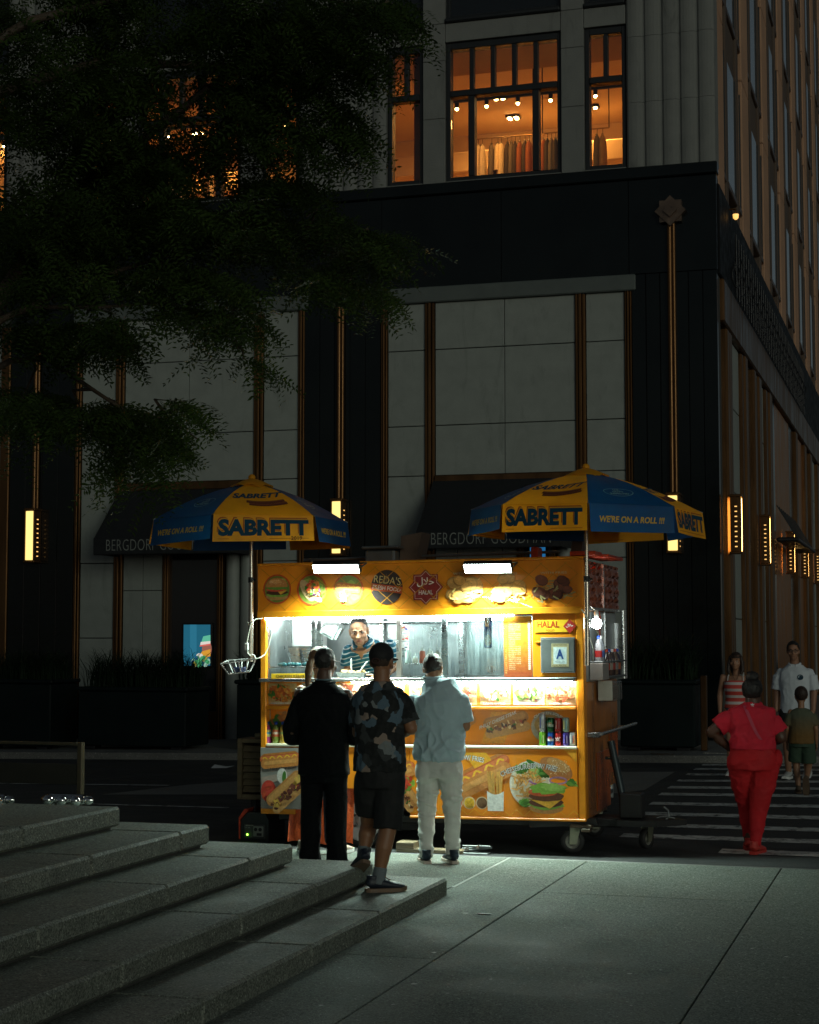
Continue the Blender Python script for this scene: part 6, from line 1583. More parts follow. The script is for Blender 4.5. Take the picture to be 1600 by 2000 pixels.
m_chr = mat('chrome', (.75, .75, .75), .08, 1.0, var=.05)
def pipes(px0, px1, Y, label):
    a, b_ = yp(px0, 1560, Y), yp(px1, 1560, Y)
    t = thing('chrome_standpipe', label, 'standpipe', ((a.x + b_.x) / 2, Y, 0), group='chrome standpipes behind the steps')
    w = b_.x - a.x; m_ = (a.x + b_.x) / 2; z = yp(px0, 1549, Y).z
    part('pipe', MB().tube([(m_ - w * .2, Y, 0), (m_ - w * .2, Y, z - .06)], .04, 10).tube([(m_ + w * .2, Y, 0), (m_ + w * .2, Y, z - .06)], .04, 10), m_rl, t, world=True)
    part('body', MB().tube([(m_ - w * .36, Y, z - .05), (m_ + w * .36, Y, z - .05)], .05, 14), m_chr, t, world=True)
    for k in range(3): part('cap', MB().lathe([(.03, 0), (.045, -.04), (.045, -.08), (.02, -.10), (.001, -.10)], (m_ + w * (k - 1) * .3, Y - .04, z - .05), 'y', 14), m_chr, t, world=True)
    for s_ in (-1, 1): part('side_cap', MB().lathe([(.03, 0), (.04, s_ * .02), (.035, s_ * .06), (.012, s_ * .09)], (m_ + s_ * w * .37, Y, z - .05), 'x', 12), mat('amber_lit_chrome', (.7, .32, .08), .12, 1.0) if s_ < 0 else m_chr, t, world=True)  # left cap carries an orange reflection in its chrome colour
pipes(88, 176, 13.2, 'shiny chrome pipe heads low beside the railing post')
pipes(-50, 20, 13.2, 'shiny chrome pipe head cut by the left picture edge')
# ---------------------------------------------------------------- people: one continuous skin each, clothes laid over it
rnd = random.Random(17)
V3 = Vector
class Clay:
    "overlapping closed volumes that are fused into one continuous surface"
    def __init__(s): s.mb = MB()
    def loft(s, rings, right=V3((1, 0, 0)), seg=20, power=2.0):
        "rings: (centre, rx, ry); flat ends"
        v = []; n = len(rings); cs = [V3(r[0]) for r in rings]
        for i, (c_, rx, ry) in enumerate(rings):
            ax = (cs[min(i + 1, n - 1)] - cs[max(i - 1, 0)]).normalized()
            rt = (right - ax * right.dot(ax)).normalized(); fw = ax.cross(rt)
            for k in range(seg):
                t = 2 * math.pi * k / seg; a, b = math.cos(t), math.sin(t)
                e = 2 / power
                a2, b2 = math.copysign(abs(a) ** e, a), math.copysign(abs(b) ** e, b)
                v.append(V3(c_) + rt * (rx * a2) + fw * (ry * b2))
        f = [(i * seg + k, i * seg + (k + 1) % seg, (i + 1) * seg + (k + 1) % seg, (i + 1) * seg + k) for i in range(n - 1) for k in range(seg)]
        f += [tuple(range(seg))[::-1], tuple((n - 1) * seg + k for k in range(seg))]
        s.mb.add(v, f); return s
    def limb(s, pts, rads, seg=14):
        pts = [V3(p) for p in pts]
        s.mb.tube(pts, list(rads), seg)
        for p, r in zip(pts, rads): s.mb.ball(p, r * .995, seg, 8)
        return s
    def cone(s, a, b, ra, rb, seg=16):
        s.mb.tube([a, b], [ra, rb], seg); return s
    def ball(s, c, r, rot=None, seg=18, rings=12):
        m = MB().ball((0, 0, 0), r, seg, rings); M_ = rot.to_matrix() if hasattr(rot, 'to_matrix') else (rot or Matrix.Identity(3))
        m.map(lambda v: M_ @ v + V3(c)); s.mb.add(m.v, m.f); return s
    def mesh(s, name, voxel=.009, smooth=5, fac=.5, fold=None):
        me = to_mesh(s.mb, name)
        bm = bmesh.new(); bm.from_mesh(me); bmesh.ops.recalc_face_normals(bm, faces=bm.faces); bm.to_mesh(me); bm.free()
        o = bpy.data.objects.new('tmp', me); COL.objects.link(o)
        r = o.modifiers.new('r', 'REMESH'); r.mode = 'VOXEL'; r.voxel_size = voxel
        sm = o.modifiers.new('s', 'SMOOTH'); sm.factor = fac; sm.iterations = smooth
        out = bpy.data.meshes.new_from_object(o.evaluated_get(bpy.context.evaluated_depsgraph_get()))
        bpy.data.objects.remove(o); bpy.data.meshes.remove(me)
        out.name = name
        if fold: 
            nr = [v.normal.copy() for v in out.vertices]
            for v, n_ in zip(out.vertices, nr): v.co += n_ * fold(v.co, n_)
        out.polygons.foreach_set('use_smooth', [True] * len(out.polygons)); out.update()
        return out
def paint(me, fn):
    at = me.color_attributes.new('Col', 'FLOAT_COLOR', 'POINT'); buf = []
    for v in me.vertices:
        c_ = fn(v.co, v.normal); buf.extend((c_[0], c_[1], c_[2], 1))
    at.data.foreach_set('color', buf); return me
def folds(amp, sx, sy, sz, seed=0.0, zones=()):
    def f(co, n):
        q = V3((co.x * sx + seed, co.y * sy, co.z * sz))
        k = 1.0
        for z0, w, g_ in zones: k += g_ * math.exp(-((co.z - z0) / w) ** 2)
        r = 1 - abs(noise.noise(q * 1.0)) * 2
        r2 = 1 - abs(noise.noise(q * 2.1 + V3((5, 3, 1)))) * 2
        return amp * k * (max(0, r) ** 2 * .8 + max(0, r2) ** 2 * .4 - .5)
    return f

def skin_mat(name, col, rough=.5):
    return mat(name, col, rough, var=.10, vs=18, bump=.08, bs=90, attr='Col')
def hand(cl, w, d, side, curl=.6, s=1.0, thumb=1):
    "w wrist, d pointing direction, side the direction of the thumb; fingers curl towards d x side"
    d = V3(d).normalized(); side = (V3(side) - d * V3(side).dot(d)).normalized(); pal = d.cross(side) * thumb
    w = V3(w)
    cl.loft([(w, .026 * s, .017 * s), (w + d * .03 * s, .036 * s, .017 * s), (w + d * .075 * s, .041 * s, .014 * s), (w + d * .088 * s, .037 * s, .011 * s)], right=side, seg=12)
    for k, (off, ln, r) in enumerate(((.030, .073, .0088), (.010, .082, .0092), (-.010, .076, .0088), (-.029, .058, .0078))):
        p0 = w + d * .08 * s + side * off * s; a = 0; p = p0; pts = [p0]
        for q in range(3):
            a += curl * (.5 + .25 * q); p = p + (d * math.cos(a) + pal * math.sin(a) + side * off * .6) * (ln * (.42, .33, .25)[q] * s); pts.append(p)
        cl.limb(pts, [r * s, r * .98 * s, r * .9 * s, r * .75 * s], 8)
    t0 = w + d * .02 * s + side * .028 * s
    cl.limb([t0, t0 + (side * .7 + d * .7 + pal * .25) * .034 * s, t0 + (side * .55 + d * 1.0 + pal * .5) * .062 * s], [.0115 * s, .0105 * s, .0085 * s], 8)

def head(cl, c, yaw=0.0, pit=0.0, roll=0.0, s=1.0, wide=1.0):
    "c the middle of the skull; the face looks along local +Y turned by yaw; returns the map from head space to body space"
    M_ = (Matrix.Rotation(yaw, 3, 'Z') @ Matrix.Rotation(pit, 3, 'X') @ Matrix.Rotation(roll, 3, 'Y'))
    H = lambda x, y, z: V3(c) + M_ @ V3((x * s, y * s, z * s))
    E_ = M_
    cl.ball(H(0, -.012, .03), (.076 * s * wide, .096 * s, .088 * s), E_)
    cl.ball(H(0, .018, -.025), (.066 * s * wide, .078 * s, .085 * s), E_)
    cl.ball(H(0, .045, -.085), (.042 * s * wide, .042 * s, .034 * s), E_)
    cl.ball(H(0, .06, -.062), (.038 * s * wide, .034 * s, .03 * s), E_)
    for sx in (-1, 1):
        cl.ball(H(sx * .045 * wide, .055, -.03), (.026 * s, .028 * s, .026 * s), E_)          # cheeks
        cl.ball(H(sx * .030 * wide, .082, .018), (.024 * s, .012 * s, .008 * s), E_)          # brows
        cl.ball(H(sx * .078 * wide, -.008, -.012), (.010 * s, .020 * s, .032 * s), E_)        # ears
        cl.ball(H(sx * .083 * wide, -.012, .004), (.007 * s, .016 * s, .018 * s), E_)
        cl.ball(H(sx * .012, .096, -.036), (.010 * s, .010 * s, .008 * s), E_)                # nostrils
    cl.limb([H(0, .086, .012), H(0, .100, -.012), H(0, .108, -.032)], [.008 * s, .009 * s, .0115 * s], 10)   # nose
    cl.ball(H(0, .088, -.060), (.024 * s, .012 * s, .0065 * s), E_); cl.ball(H(0, .086, -.072), (.021 * s, .012 * s, .007 * s), E_)   # lips
    return H, E_
def face_parts(H, E_, par, iris=(.05, .025, .01), s=1.0, mouth=True, brow=(.02, .014, .01)):
    for sx in (-1, 1):
        e = MB().ball((0, 0, 0), (.0118 * s, .0095 * s, .0058 * s), 12, 8); e.map(lambda v: H(sx * .031, .080, .001) + E_ @ v)
        eo = part('eye', e, mat('eye_white', (.50, .46, .42), .2, var=.03), par)
        ir = MB().ball((0, 0, 0), (.0058 * s, .004 * s, .0062 * s), 10, 6); ir.map(lambda v: H(sx * .031, .0875, .001) + E_ @ v); part('iris', ir, mat('iris', iris, .1), eo)
        bw = MB().tube([H(sx * .012, .091, .016), H(sx * .030, .091, .022), H(sx * .050, .078, .016)], [.0035 * s, .0045 * s, .0025 * s], 6); part('eyebrow', bw, mat('brow_hair', brow, .8), par)
    if mouth: part('mouth', MB().tube([H(-.020, .090, -.066), H(0, .0985, -.065), H(.020, .090, -.066)], [.002 * s, .0035 * s, .002 * s], 6), mat('mouth_dark', (.10, .025, .02), .5), par)
def hair_cap(H, E_, z=.0, back=-.06, s=1.0, thick=.010, wide=1.0, vox=.006, front=.035):
    "short hair: a shell over the skull, cut along the hairline"
    cl = Clay(); cl.ball(H(0, -.014, .032), ((.076 + thick * .8) * s * wide, (.096 + thick) * s, (.088 + thick) * s), E_, 24, 16)
    me = cl.mesh('hair', vox, 2, fold=lambda co, n: .004 * noise.noise(co * 60))
    bm = bmesh.new(); bm.from_mesh(me); inv = E_.inverted(); o = H(0, 0, 0)
    dl = []
    for v in bm.verts:
        l = inv @ (v.co - o) / s
        lim = z + (-.075 if l.y < -.035 else (-.075 + (l.y + .035) * 1.35))     # low behind, rising to the forehead
        if l.y > front + .02 and l.z < .075: dl.append(v)
        elif l.z < lim: dl.append(v)
    bmesh.ops.delete(bm, geom=dl, context='VERTS'); bm.to_mesh(me); bm.free()
    me.polygons.foreach_set('use_smooth', [True] * len(me.polygons))
    return me
def shoe(par, ank, yaw, m, m_sole, s=1.0, pit=0.0, name='shoe', rollx=0.0, lace=None):
    M_ = Matrix.Rotation(yaw, 3, 'Z') @ Matrix.Rotation(pit, 3, 'X') @ Matrix.Rotation(rollx, 3, 'Y'); a = V3(ank)
    T = lambda x, y, z: a + M_ @ V3((x * s, y * s, z * s))
    cl = Clay(); X = M_ @ V3((1, 0, 0))
    cl.loft([(T(0, -.075, -.045), .028 * s, .022 * s), (T(0, -.06, -.030), .036 * s, .038 * s), (T(0, 0, -.030), .040 * s, .042 * s), (T(0, .07, -.045), .046 * s, .030 * s), (T(0, .14, -.055), .046 * s, .022 * s), (T(0, .185, -.062), .034 * s, .015 * s)], right=X, seg=16)
    cl.loft([(T(0, -.03, -.02), .036 * s, .045 * s), (T(0, -.03, .02), .037 * s, .048 * s)], right=X, seg=14)
    o = part(name, cl.mesh(name, .006, 3), m, par)
    cs = Clay(); prof = [(-.085, .026), (-.06, .038), (0, .042), (.08, .050), (.15, .048), (.195, .030)]
    v = []; n = len(prof)
    for zz in (-.092, -.066):
        for y, w in prof: v.append(T(-w, y, zz + (.012 if y > .18 else 0)))
        for y, w in prof[::-1]: v.append(T(w, y, zz + (.012 if y > .18 else 0)))
    k = 2 * n; mb = MB().add(v, [tuple(range(k))[::-1], tuple(range(k, 2 * k))] + [(i, (i + 1) % k, k + (i + 1) % k, k + i) for i in range(k)])
    part('sole', mb, m_sole, o)
    if lace: part('laces', MB().tube([T(-.02, .035, .012), T(.02, .05, .005), T(-.02, .065, -.005), T(.02, .08, -.012)], .005 * s, 6).tube([T(.0, .03, .02), T(-.03, .06, .015)], .004 * s, 5), lace, o)
    return o

def person(label, loc, rotz, h, name='person', group=None):
    return thing(name, label, 'person', loc, (0, 0, rotz), group)

m_skinA = lambda n, c: skin_mat(n, c)
# -------- 1 man in a black suit, seen from behind
m_suit = mat('black_suit', (0.0035, 0.005, 0.006), .8, spec=.15, var=.25, vs=40, bump=.15, bs=200)
m_hairb = mat('black_hair', (.012, .010, .009), .55, var=.3, vs=60, bump=.3, bs=140)
def nearest_h(loc, px, py_top): return yp(px, py_top, loc.y).z - loc.z
L1 = gp(632, 1694); h1 = nearest_h(L1, 640, 1268)
man = person('bald headed man in a black suit standing at the cart with his back turned', L1, R(6), h1)
S = h1 / 1.80
def sc(p): return V3(p) * S
cl = Clay(); H, E_ = head(cl, sc((.005, .03, 1.685)), R(-18), R(-4), 0, 1.06 * S)
cl.loft([(sc((0, -.02, 1.44)), .065, .065), (sc((0, -.005, 1.53)), .060, .064), (sc((.0, .01, 1.62)), .058, .064)])
cl.loft([(sc((0, 0, .90)), .15, .11), (sc((0, 0, 1.1)), .14, .10), (sc((0, -.01, 1.3)), .165, .11), (sc((0, -.01, 1.44)), .15, .08)])
for sx in (-1, 1):
    cl.limb([sc((sx * .1, 0, .92)), sc((sx * .105, .01, .5)), sc((sx * .11, -.02, .09))], [.085, .058, .04]); cl.ball(sc((sx * .12, .06, .035)), (.04, .12, .035))
    cl.limb([sc((sx * .2, -.02, 1.42)), sc((sx * .265, -.05, 1.12)), sc((sx * .17, .17, 1.05))], [.05, .045, .03]); hand(cl, sc((sx * .165, .18, 1.05)), (-sx * .5, .8, .1), (0, 0, 1), .8, 1, -sx)
SK1 = (.10, .05, .03)
bm_ = paint(cl.mesh('body', .009, 3), lambda co, n: SK1)
part('body', bm_, skin_mat('skin_deep', SK1), man)
cl = Clay()
cl.loft([(sc((0, .0, .76)), .215, .155), (sc((0, .0, .95)), .205, .15), (sc((0, .0, 1.12)), .195, .145), (sc((0, -.01, 1.30)), .222, .15), (sc((0, -.015, 1.43)), .225, .125), (sc((0, -.01, 1.485)), .13, .09), (sc((0, .0, 1.525)), .075, .075)], seg=28, power=2.4)
for sx in (-1, 1):
    cl.limb([sc((sx * .188, -.015, 1.405)), sc((sx * .215, -.02, 1.33)), sc((sx * .275, -.045, 1.15)), sc((sx * .285, -.01, 1.06))], [.058, .070, .067, .062]); cl.limb([sc((sx * .285, -.01, 1.06)), sc((sx * .19, .17, 1.045))], [.060, .050])
me = cl.mesh('jacket', .009, 5, fold=folds(.007, 7, 7, 5, 3, ((1.1, .12, .8),)))
jk = part('jacket', me, m_suit, man)
part('collar', MB().tube([sc((.088 * math.cos(a), .0 + .085 * math.sin(a), 1.525 + .012 * math.sin(a))) for a in [math.pi + k * math.pi / 10 for k in range(11)]], .014, 8), m_suit, jk)
part('shirt_collar', MB().tube([sc((.070 * math.cos(a), .005 + .070 * math.sin(a), 1.545)) for a in [math.pi + k * math.pi / 10 for k in range(11)]], .009, 8), mat('blue_shirt_collar', (.10, .16, .18), .7), jk)
cl = Clay()
cl.loft([(sc((0, 0, .70)), .17, .135), (sc((0, 0, .86)), .185, .145), (sc((0, 0, .98)), .17, .13)], seg=24)
for sx in (-1, 1): cl.limb([sc((sx * .098, 0, .86)), sc((sx * .106, .01, .48)), sc((sx * .112, -.01, .07))], [.105, .088, .082]); cl.cone(sc((sx * .112, -.01, .12)), sc((sx * .114, -.01, .03)), .083, .092)
part('trousers', cl.mesh('trousers', .010, 4, fold=folds(.008, 9, 9, 4, 1, ((.12, .1, .8),))), m_suit, man)
for sx in (-1, 1): shoe(man, sc((sx * .114, .0, .092)), R(-8 * sx), m_black2, m_rub, 1.08)
part('hair', hair_cap(H, E_, .03, s=1.06 * S, thick=.003, front=-.01), m_hairb, man)
part('glasses', MB().tube([H(.088, -.02, .012), H(.084, .05, .014), H(.07, .095, .010)], .004, 6).tube([H(-.088, -.02, .012), H(-.084, .05, .014), H(-.07, .095, .010)], .004, 6), m_black2, man)

# -------- 2 woman with a ponytail in front of him
L2 = gp(622, 1668); L2.y = 13.95; L2.x = yp(626, 1500, 13.95).x; L2.z = 0
h2 = nearest_h(L2, 625, 1264) * .985
wom = person('brown haired woman with ponytail and sunglasses hidden behind the black suit', L2, R(0), h2)
S = h2 / 1.68; cl = Clay(); H, E_ = head(cl, sc((-.02, .02, 1.58)), R(-10), R(-8), 0, .98 * S)
cl.loft([(sc((0, -.02, 1.36)), .05, .05), (sc((-.015, .01, 1.52)), .048, .05)])
cl.loft([(sc((0, 0, .85)), .15, .11), (sc((0, 0, 1.05)), .12, .09), (sc((0, -.01, 1.25)), .15, .10), (sc((0, -.01, 1.37)), .14, .07)])
for sx in (-1, 1):
    cl.limb([sc((sx * .09, 0, .87)), sc((sx * .09, .01, .47)), sc((sx * .10, -.02, .08))], [.085, .055, .036]); cl.ball(sc((sx * .10, .05, .03)), (.035, .11, .03))
    cl.limb([sc((sx * .17, -.02, 1.35)), sc((sx * .21, .0, 1.1)), sc((sx * .12, .2, 1.1))], [.042, .036, .026]); hand(cl, sc((sx * .12, .21, 1.1)), (-sx * .4, .8, .2), (0, 0, 1), .7, .9, -sx)
SK2 = (.42, .24, .15); part('body', paint(cl.mesh('body', .009, 3), lambda co, n: SK2), skin_mat('skin_fair', SK2), wom)
cl = Clay(); cl.loft([(sc((0, 0, .9)), .17, .13), (sc((0, 0, 1.05)), .14, .11), (sc((0, -.01, 1.25)), .168, .12), (sc((0, -.01, 1.36)), .175, .09), (sc((0, -.01, 1.41)), .09, .07)], seg=22)
for sx in (-1, 1): cl.cone(sc((sx * .165, -.015, 1.355)), sc((sx * .20, -.01, 1.2)), .056, .058)
part('top', cl.mesh('top', .01, 4), mat('cream_top', (.50, .40, .34), .8), wom)
cl = Clay(); cl.loft([(sc((0, 0, .78)), .17, .13), (sc((0, 0, .95)), .155, .12)])
for sx in (-1, 1): cl.limb([sc((sx * .09, 0, .84)), sc((sx * .09, .01, .47)), sc((sx * .10, -.02, .12))], [.10, .07, .055])
part('trousers', cl.mesh('trousers', .01, 4), mat('dark_jeans', (.02, .025, .04), .8), wom)
for sx in (-1, 1): shoe(wom, sc((sx * .16, .0, .09)), R(-20 * sx), mat('pale_shoe', (.52, .40, .32), .5), m_white, .95)
m_brh = mat('brown_hair', (.16, .085, .04), .45, var=.4, vs=30, bump=.5, bs=60, stretch=(3, 3, .6))
part('hair', hair_cap(H, E_, -.01, s=.98 * S, thick=.013), m_brh, wom)
part('ponytail', MB().tube([H(0, -.10, .02), H(-.01, -.135, -.02), H(-.02, -.135, -.10), H(-.03, -.12, -.19), H(-.04, -.11, -.25)], [.02, .032, .034, .024, .008], 10), m_brh, wom)
part('sunglasses', MB().tube([H(-.085, .0, .04), H(-.07, .05, .11), H(-.03, .06, .128), H(.03, .06, .128), H(.07, .05, .11), H(.085, .0, .04)], .006, 6).bbox(-.06, -.005, -.01, .01, -.02, .02, .006).v and MB().tube([H(-.085, .0, .04), H(-.075, .03, .10), H(-.03, .03, .135), H(.03, .03, .135), H(.075, .03, .10), H(.085, .0, .04)], .007, 6), mat('tortoise', (.10, .03, .02), .2), wom)

# -------- 3 man in cap and shard patterned t-shirt, one foot on the step
L3 = gp(742, 1742, .12); h3 = nearest_h(L3, 745, 1255)
cap = person('man in black cap, dark camouflage tee and shorts with one foot on the step', L3, R(4), h3)
S = h3 / 1.74
# local frame: standing foot at the origin, hips above and to the left
def J(px, py, dy=0.0):
    "a joint from its place in the photo, dy metres beyond the standing foot"
    w_ = yp(px, py, L3.y + dy); return WM[cap].inverted() @ w_
hipR, hipL = J(762, 1530, .12), J(722, 1530, .10)
knR, anR = J(757, 1622, .06), J(738, 1722, .0)
knL, anL = J(722, 1610, .20), J(709, 1672, .10)
pel, wai, che, nk = J(743, 1510, .10), J(742, 1450, .10), J(744, 1385, .10), J(745, 1335, .09)
shL, shR = J(703, 1368, .10), J(786, 1368, .10)
elL, elR = J(700, 1430, .16), J(803, 1422, .10)
wrL, wrR = J(722, 1440, .38), J(778, 1436, .34)
cl = Clay(); hc = J(746, 1292, .13); H, E_ = head(cl, hc, R(-8), R(-3), 0, 1.02 * S)
cl.loft([(nk - V3((0, 0, .06)), .07, .068), (nk + V3((0, .01, .03)), .060, .063), (nk + V3((.0, .02, .10)), .058, .063)])
cl.loft([(pel, .15, .11), (wai, .14, .10), (che, .165, .11), (nk - V3((0, 0, .07)), .13, .07)])
for hp_, kn, an in ((hipL, knL, anL), (hipR, knR, anR)):
    cf = kn.lerp(an, .33) + V3((0, -.018, 0)); cl.limb([hp_, kn, cf, kn.lerp(an, .7), an], [.092, .062, .060, .045, .038])
for sh_, el, wr, sx in ((shL, elL, wrL, -1), (shR, elR, wrR, 1)):
    cl.limb([sh_, sh_.lerp(el, .5), el, el.lerp(wr, .4), wr], [.055, .050, .046, .043, .030]); hand(cl, wr, (wr - el).normalized() + V3((-sx * .3, 0, .1)), (0, 0, 1), .7, 1, -sx)
SK3 = (.27, .125, .06); part('body', paint(cl.mesh('body', .0085, 3), lambda co, n: SK3), skin_mat('skin_tan', SK3), cap)
cl = Clay()
hem = J(742, 1500, .10)
cl.loft([(hem - V3((0, 0, .02)), .185, .145), (wai, .174, .138), (che - V3((0, 0, .0)), .182, .14), (che + V3((0, 0, .09)), .178, .125), (che + V3((0, 0, .15)), .145, .10), (nk - V3((0, 0, .02)), .095, .08), (nk + V3((0, 0, .018)), .074, .072)], seg=26, power=2.3)
for sh_, el in ((shL, elL), (shR, elR)): cl.limb([sh_ + V3((0, 0, -.005)), sh_.lerp(el, .3)], [.064, .069]); cl.cone(sh_.lerp(el, .2), sh_.lerp(el, .80), .068, .076)
m_camo = mat('shard_tee', (.05, .05, .05), .85, var=.15, vs=30, bump=.2, bs=120)
N, L, b = nodes_of(m_camo); src = base_src(m_camo)
tc = N.new('ShaderNodeTexCoord'); mp = N.new('ShaderNodeMapping'); mp.inputs['Scale'].default_value = (1, 1, .8); mp.inputs['Rotation'].default_value = (.5, .6, .3); L.new(tc.outputs['Object'], mp.inputs[0])
vo = N.new('ShaderNodeTexVoronoi'); vo.inputs['Scale'].default_value = 15; vo.distance = 'CHEBYCHEV'; L.new(mp.outputs[0], vo.inputs['Vector'])
sp_ = N.new('ShaderNodeSeparateColor'); L.new(vo.outputs['Color'], sp_.inputs[0])
cr = N.new('ShaderNodeValToRGB'); cr.color_ramp.interpolation = 'CONSTANT'; L.new(sp_.outputs[0], cr.inputs[0])
els = cr.color_ramp.elements; els[0].position = 0; els[0].color = (.006, .008, .008, 1); els[1].position = .42; els[1].color = (.03, .035, .035, 1)
for ps, c_ in ((.55, (.17, .19, .19)), (.68, (.08, .13, .17)), (.80, (.26, .20, .16)), (.90, (.012, .015, .016))): e = els.new(ps); e.color = (*c_, 1)
L.new(cr.outputs[0], b.inputs['Base Color'])
part('tee_shirt', cl.mesh('tee_shirt', .009, 5, fold=folds(.008, 8, 8, 6, 7, ((.95, .15, .6),))), m_camo, cap)
cl = Clay(); cl.loft([(pel - V3((0, 0, .10)), .165, .135), (pel, .175, .14), (pel + V3((0, 0, .10)), .165, .13)], seg=24)
for hp_, kn, k_ in ((hipL, knL, .72), (hipR, knR, .98)): cl.limb([hp_ + V3((0, 0, .02)), hp_.lerp(kn, .4)], [.112, .106]); cl.cone(hp_.lerp(kn, .3), hp_.lerp(kn, k_), .108, .100)
cl.ball(hipR.lerp(knR, .45) + V3((.07, -.01, 0)), (.04, .06, .09))
part('shorts', cl.mesh('shorts', .009, 4, fold=folds(.007, 9, 9, 5, 2)), mat('black_shorts', (.008, .009, .009), .8, bump=.15, bs=120), cap)
for kn, an in ((knL, anL), (knR, anR)):
    cl = Clay(); cl.cone(kn.lerp(an, .72), an + V3((0, 0, -.02)), .049, .045); part('sock', cl.mesh('sock', .007, 3), mat('grey_sock', (.16, .19, .20), .9, bump=.3, bs=150), cap)
m_snk = mat('dark_trainer', (.012, .018, .03), .55, var=.4, vs=12, bump=.2, bs=80); m_snk2 = mat('tan_sole', (.17, .11, .07), .6, var=.4, vs=25)
shoe(cap, V3((anR.x, anR.y, .093)), R(-62), m_snk, m_snk2, 1.02, lace=m_snk2)
shoe(cap, anL + V3((0, .0, .012)), R(38), m_snk, m_snk2, 1.0, R(-24), rollx=R(14))
cl = Clay(); cl.ball(H(0, -.012, .045), (.087 * S, .108 * S, .092 * S), E_, 24, 16)
me = cl.mesh('cap', .006, 2); bm = bmesh.new(); bm.from_mesh(me); inv = E_.inverted(); o0 = H(0, 0, 0)
bmesh.ops.delete(bm, geom=[v for v in bm.verts if (inv @ (v.co - o0)).z < .012 - .045 * (1 if (inv @ (v.co - o0)).y < -.02 else 0) - .02], context='VERTS'); bm.to_mesh(me); bm.free(); me.polygons.foreach_set('use_smooth', [True] * len(me.polygons))
cpp = part('cap', me, mat('black_cap', (.009, .009, .010), .8, bump=.2, bs=150), cap)
cl = Clay(); cl.ball(H(0, .13, .02), (.07, .08, .012), E_); part('peak', cl.mesh('peak', .006, 2), MATS['black_cap'], cpp)
part('patch', MB().tube([H(.028 * math.cos(a), -.122 + .004 * abs(math.cos(a)), .0 + .018 * math.sin(a)) for a in [k * 6.283 / 16 for k in range(17)]], .0035, 6), mat('patch_thread', (.06, .022, .02), .7), cpp)
part('hair', hair_cap(H, E_, .01, s=1.02 * S, thick=.003, front=-.02), mat('cropped_hair', (.05, .028, .018), .8), cap)

# -------- 4 man in a pale blue shirt and pale trousers
L4 = gp(855, 1686); h4 = nearest_h(L4, 846, 1275)
man4 = person('man in pale blue shirt and off white trousers waiting at the cart', L4, R(-4), h4)
def J(px, py, dy=0.0): return WM[man4].inverted() @ yp(px, py, L4.y + dy)
hipL, hipR = J(838, 1500, .06), J(880, 1500, .06)
knL, knR = J(834, 1590, .10), J(884, 1590, .08); anL, anR = J(832, 1668, .0), J(884, 1664, .06)
pel, wai, che, nk = J(858, 1490, .07), J(860, 1430, .07), J(858, 1372, .06), J(846, 1330, .08)
shL, shR = J(808, 1367, .08), J(902, 1367, .06); elL, elR = J(806, 1425, .12), J(909, 1418, .10); wrL, wrR = J(830, 1420, .33), J(896, 1414, .33)
cl = Clay(); S = h4 / 1.75; H, E_ = head(cl, J(846, 1306, .13), R(4), R(-12), 0, 1.0 * S, 1.02)
cl.loft([(nk - V3((0, 0, .07)), .07, .068), (nk + V3((0, .015, .0)), .062, .064), (nk + V3((0, .03, .08)), .060, .062)])
cl.loft([(pel, .15, .12), (wai, .15, .11), (che, .165, .11), (nk - V3((0, 0, .08)), .13, .07)])
for hp_, kn, an in ((hipL, knL, anL), (hipR, knR, anR)): cl.limb([hp_, kn, kn.lerp(an, .33), an], [.07, .045, .042, .033])
for sh_, el, wr, sx in ((shL, elL, wrL, -1), (shR, elR, wrR, 1)):
    cl.limb([sh_, sh_.lerp(el, .5), el, el.lerp(wr, .4), wr], [.055, .050, .046, .042, .029]); hand(cl, wr, (wr - el).normalized() + V3((-sx * .4, 0, .1)), (0, 0, 1), .7, 1, -sx)
SK4 = (.33, .165, .085); part('body', paint(cl.mesh('body', .0085, 3), lambda co, n: SK4), skin_mat('skin_medium', SK4), man4)
cl = Clay(); hem = J(858, 1478, .07)
cl.loft([(hem - V3((0, 0, .03)), .208, .165), (hem + V3((0, 0, .06)), .212, .172), (wai, .205, .165), (che, .212, .155), (che + V3((-.005, 0, .06)), .205, .135), (che + V3((-.01, 0, .115)), .165, .11), (nk - V3((0, 0, .03)), .105, .088), (nk + V3((0, .0, .03)), .072, .072)], seg=28, power=2.4)
for sh_, el in ((shL, elL), (shR, elR)): cl.limb([sh_ + V3((0, 0, -.01)), sh_.lerp(el, .3)], [.066, .073]); cl.cone(sh_.lerp(el, .2), sh_.lerp(el, .84), .072, .078)
def shirt_folds(co, n):
    q = V3((co.x * 6 + 2, co.y * 5, co.z * 9)); d = co.x * 9 + co.z * 12
    k = .6 + 1.5 * math.exp(-((co.z - hem.z - .08) / .14) ** 2)
    r = max(0, 1 - abs(noise.noise(q)) * 2.4) ** 2; r2 = max(0, 1 - abs(noise.noise(V3((co.x * 14 + co.z * 5, co.y * 6, co.z * 7 - co.x * 4)))) * 2.4) ** 2
    return .011 * k * (r * .8 + r2 * .55 - .45)
m_blue = mat('pale_blue_shirt', (.42, .55, .60), .8, var=.08, vs=8, bump=.15, bs=220)
sh4 = part('shirt', cl.mesh('shirt', .008, 3, fold=shirt_folds), m_blue, man4)
part('collar', MB().tube([nk + V3((.079 * math.cos(a), .0 + .078 * math.sin(a), .035 + .01 * math.sin(a))) for a in [math.pi * .9 + k * math.pi * 1.2 / 12 for k in range(13)]], .011, 8), m_blue, sh4)
cl = Clay(); cl.loft([(pel - V3((0, 0, .12)), .180, .150), (pel, .190, .155), (pel + V3((0, 0, .1)), .18, .14)], seg=26)
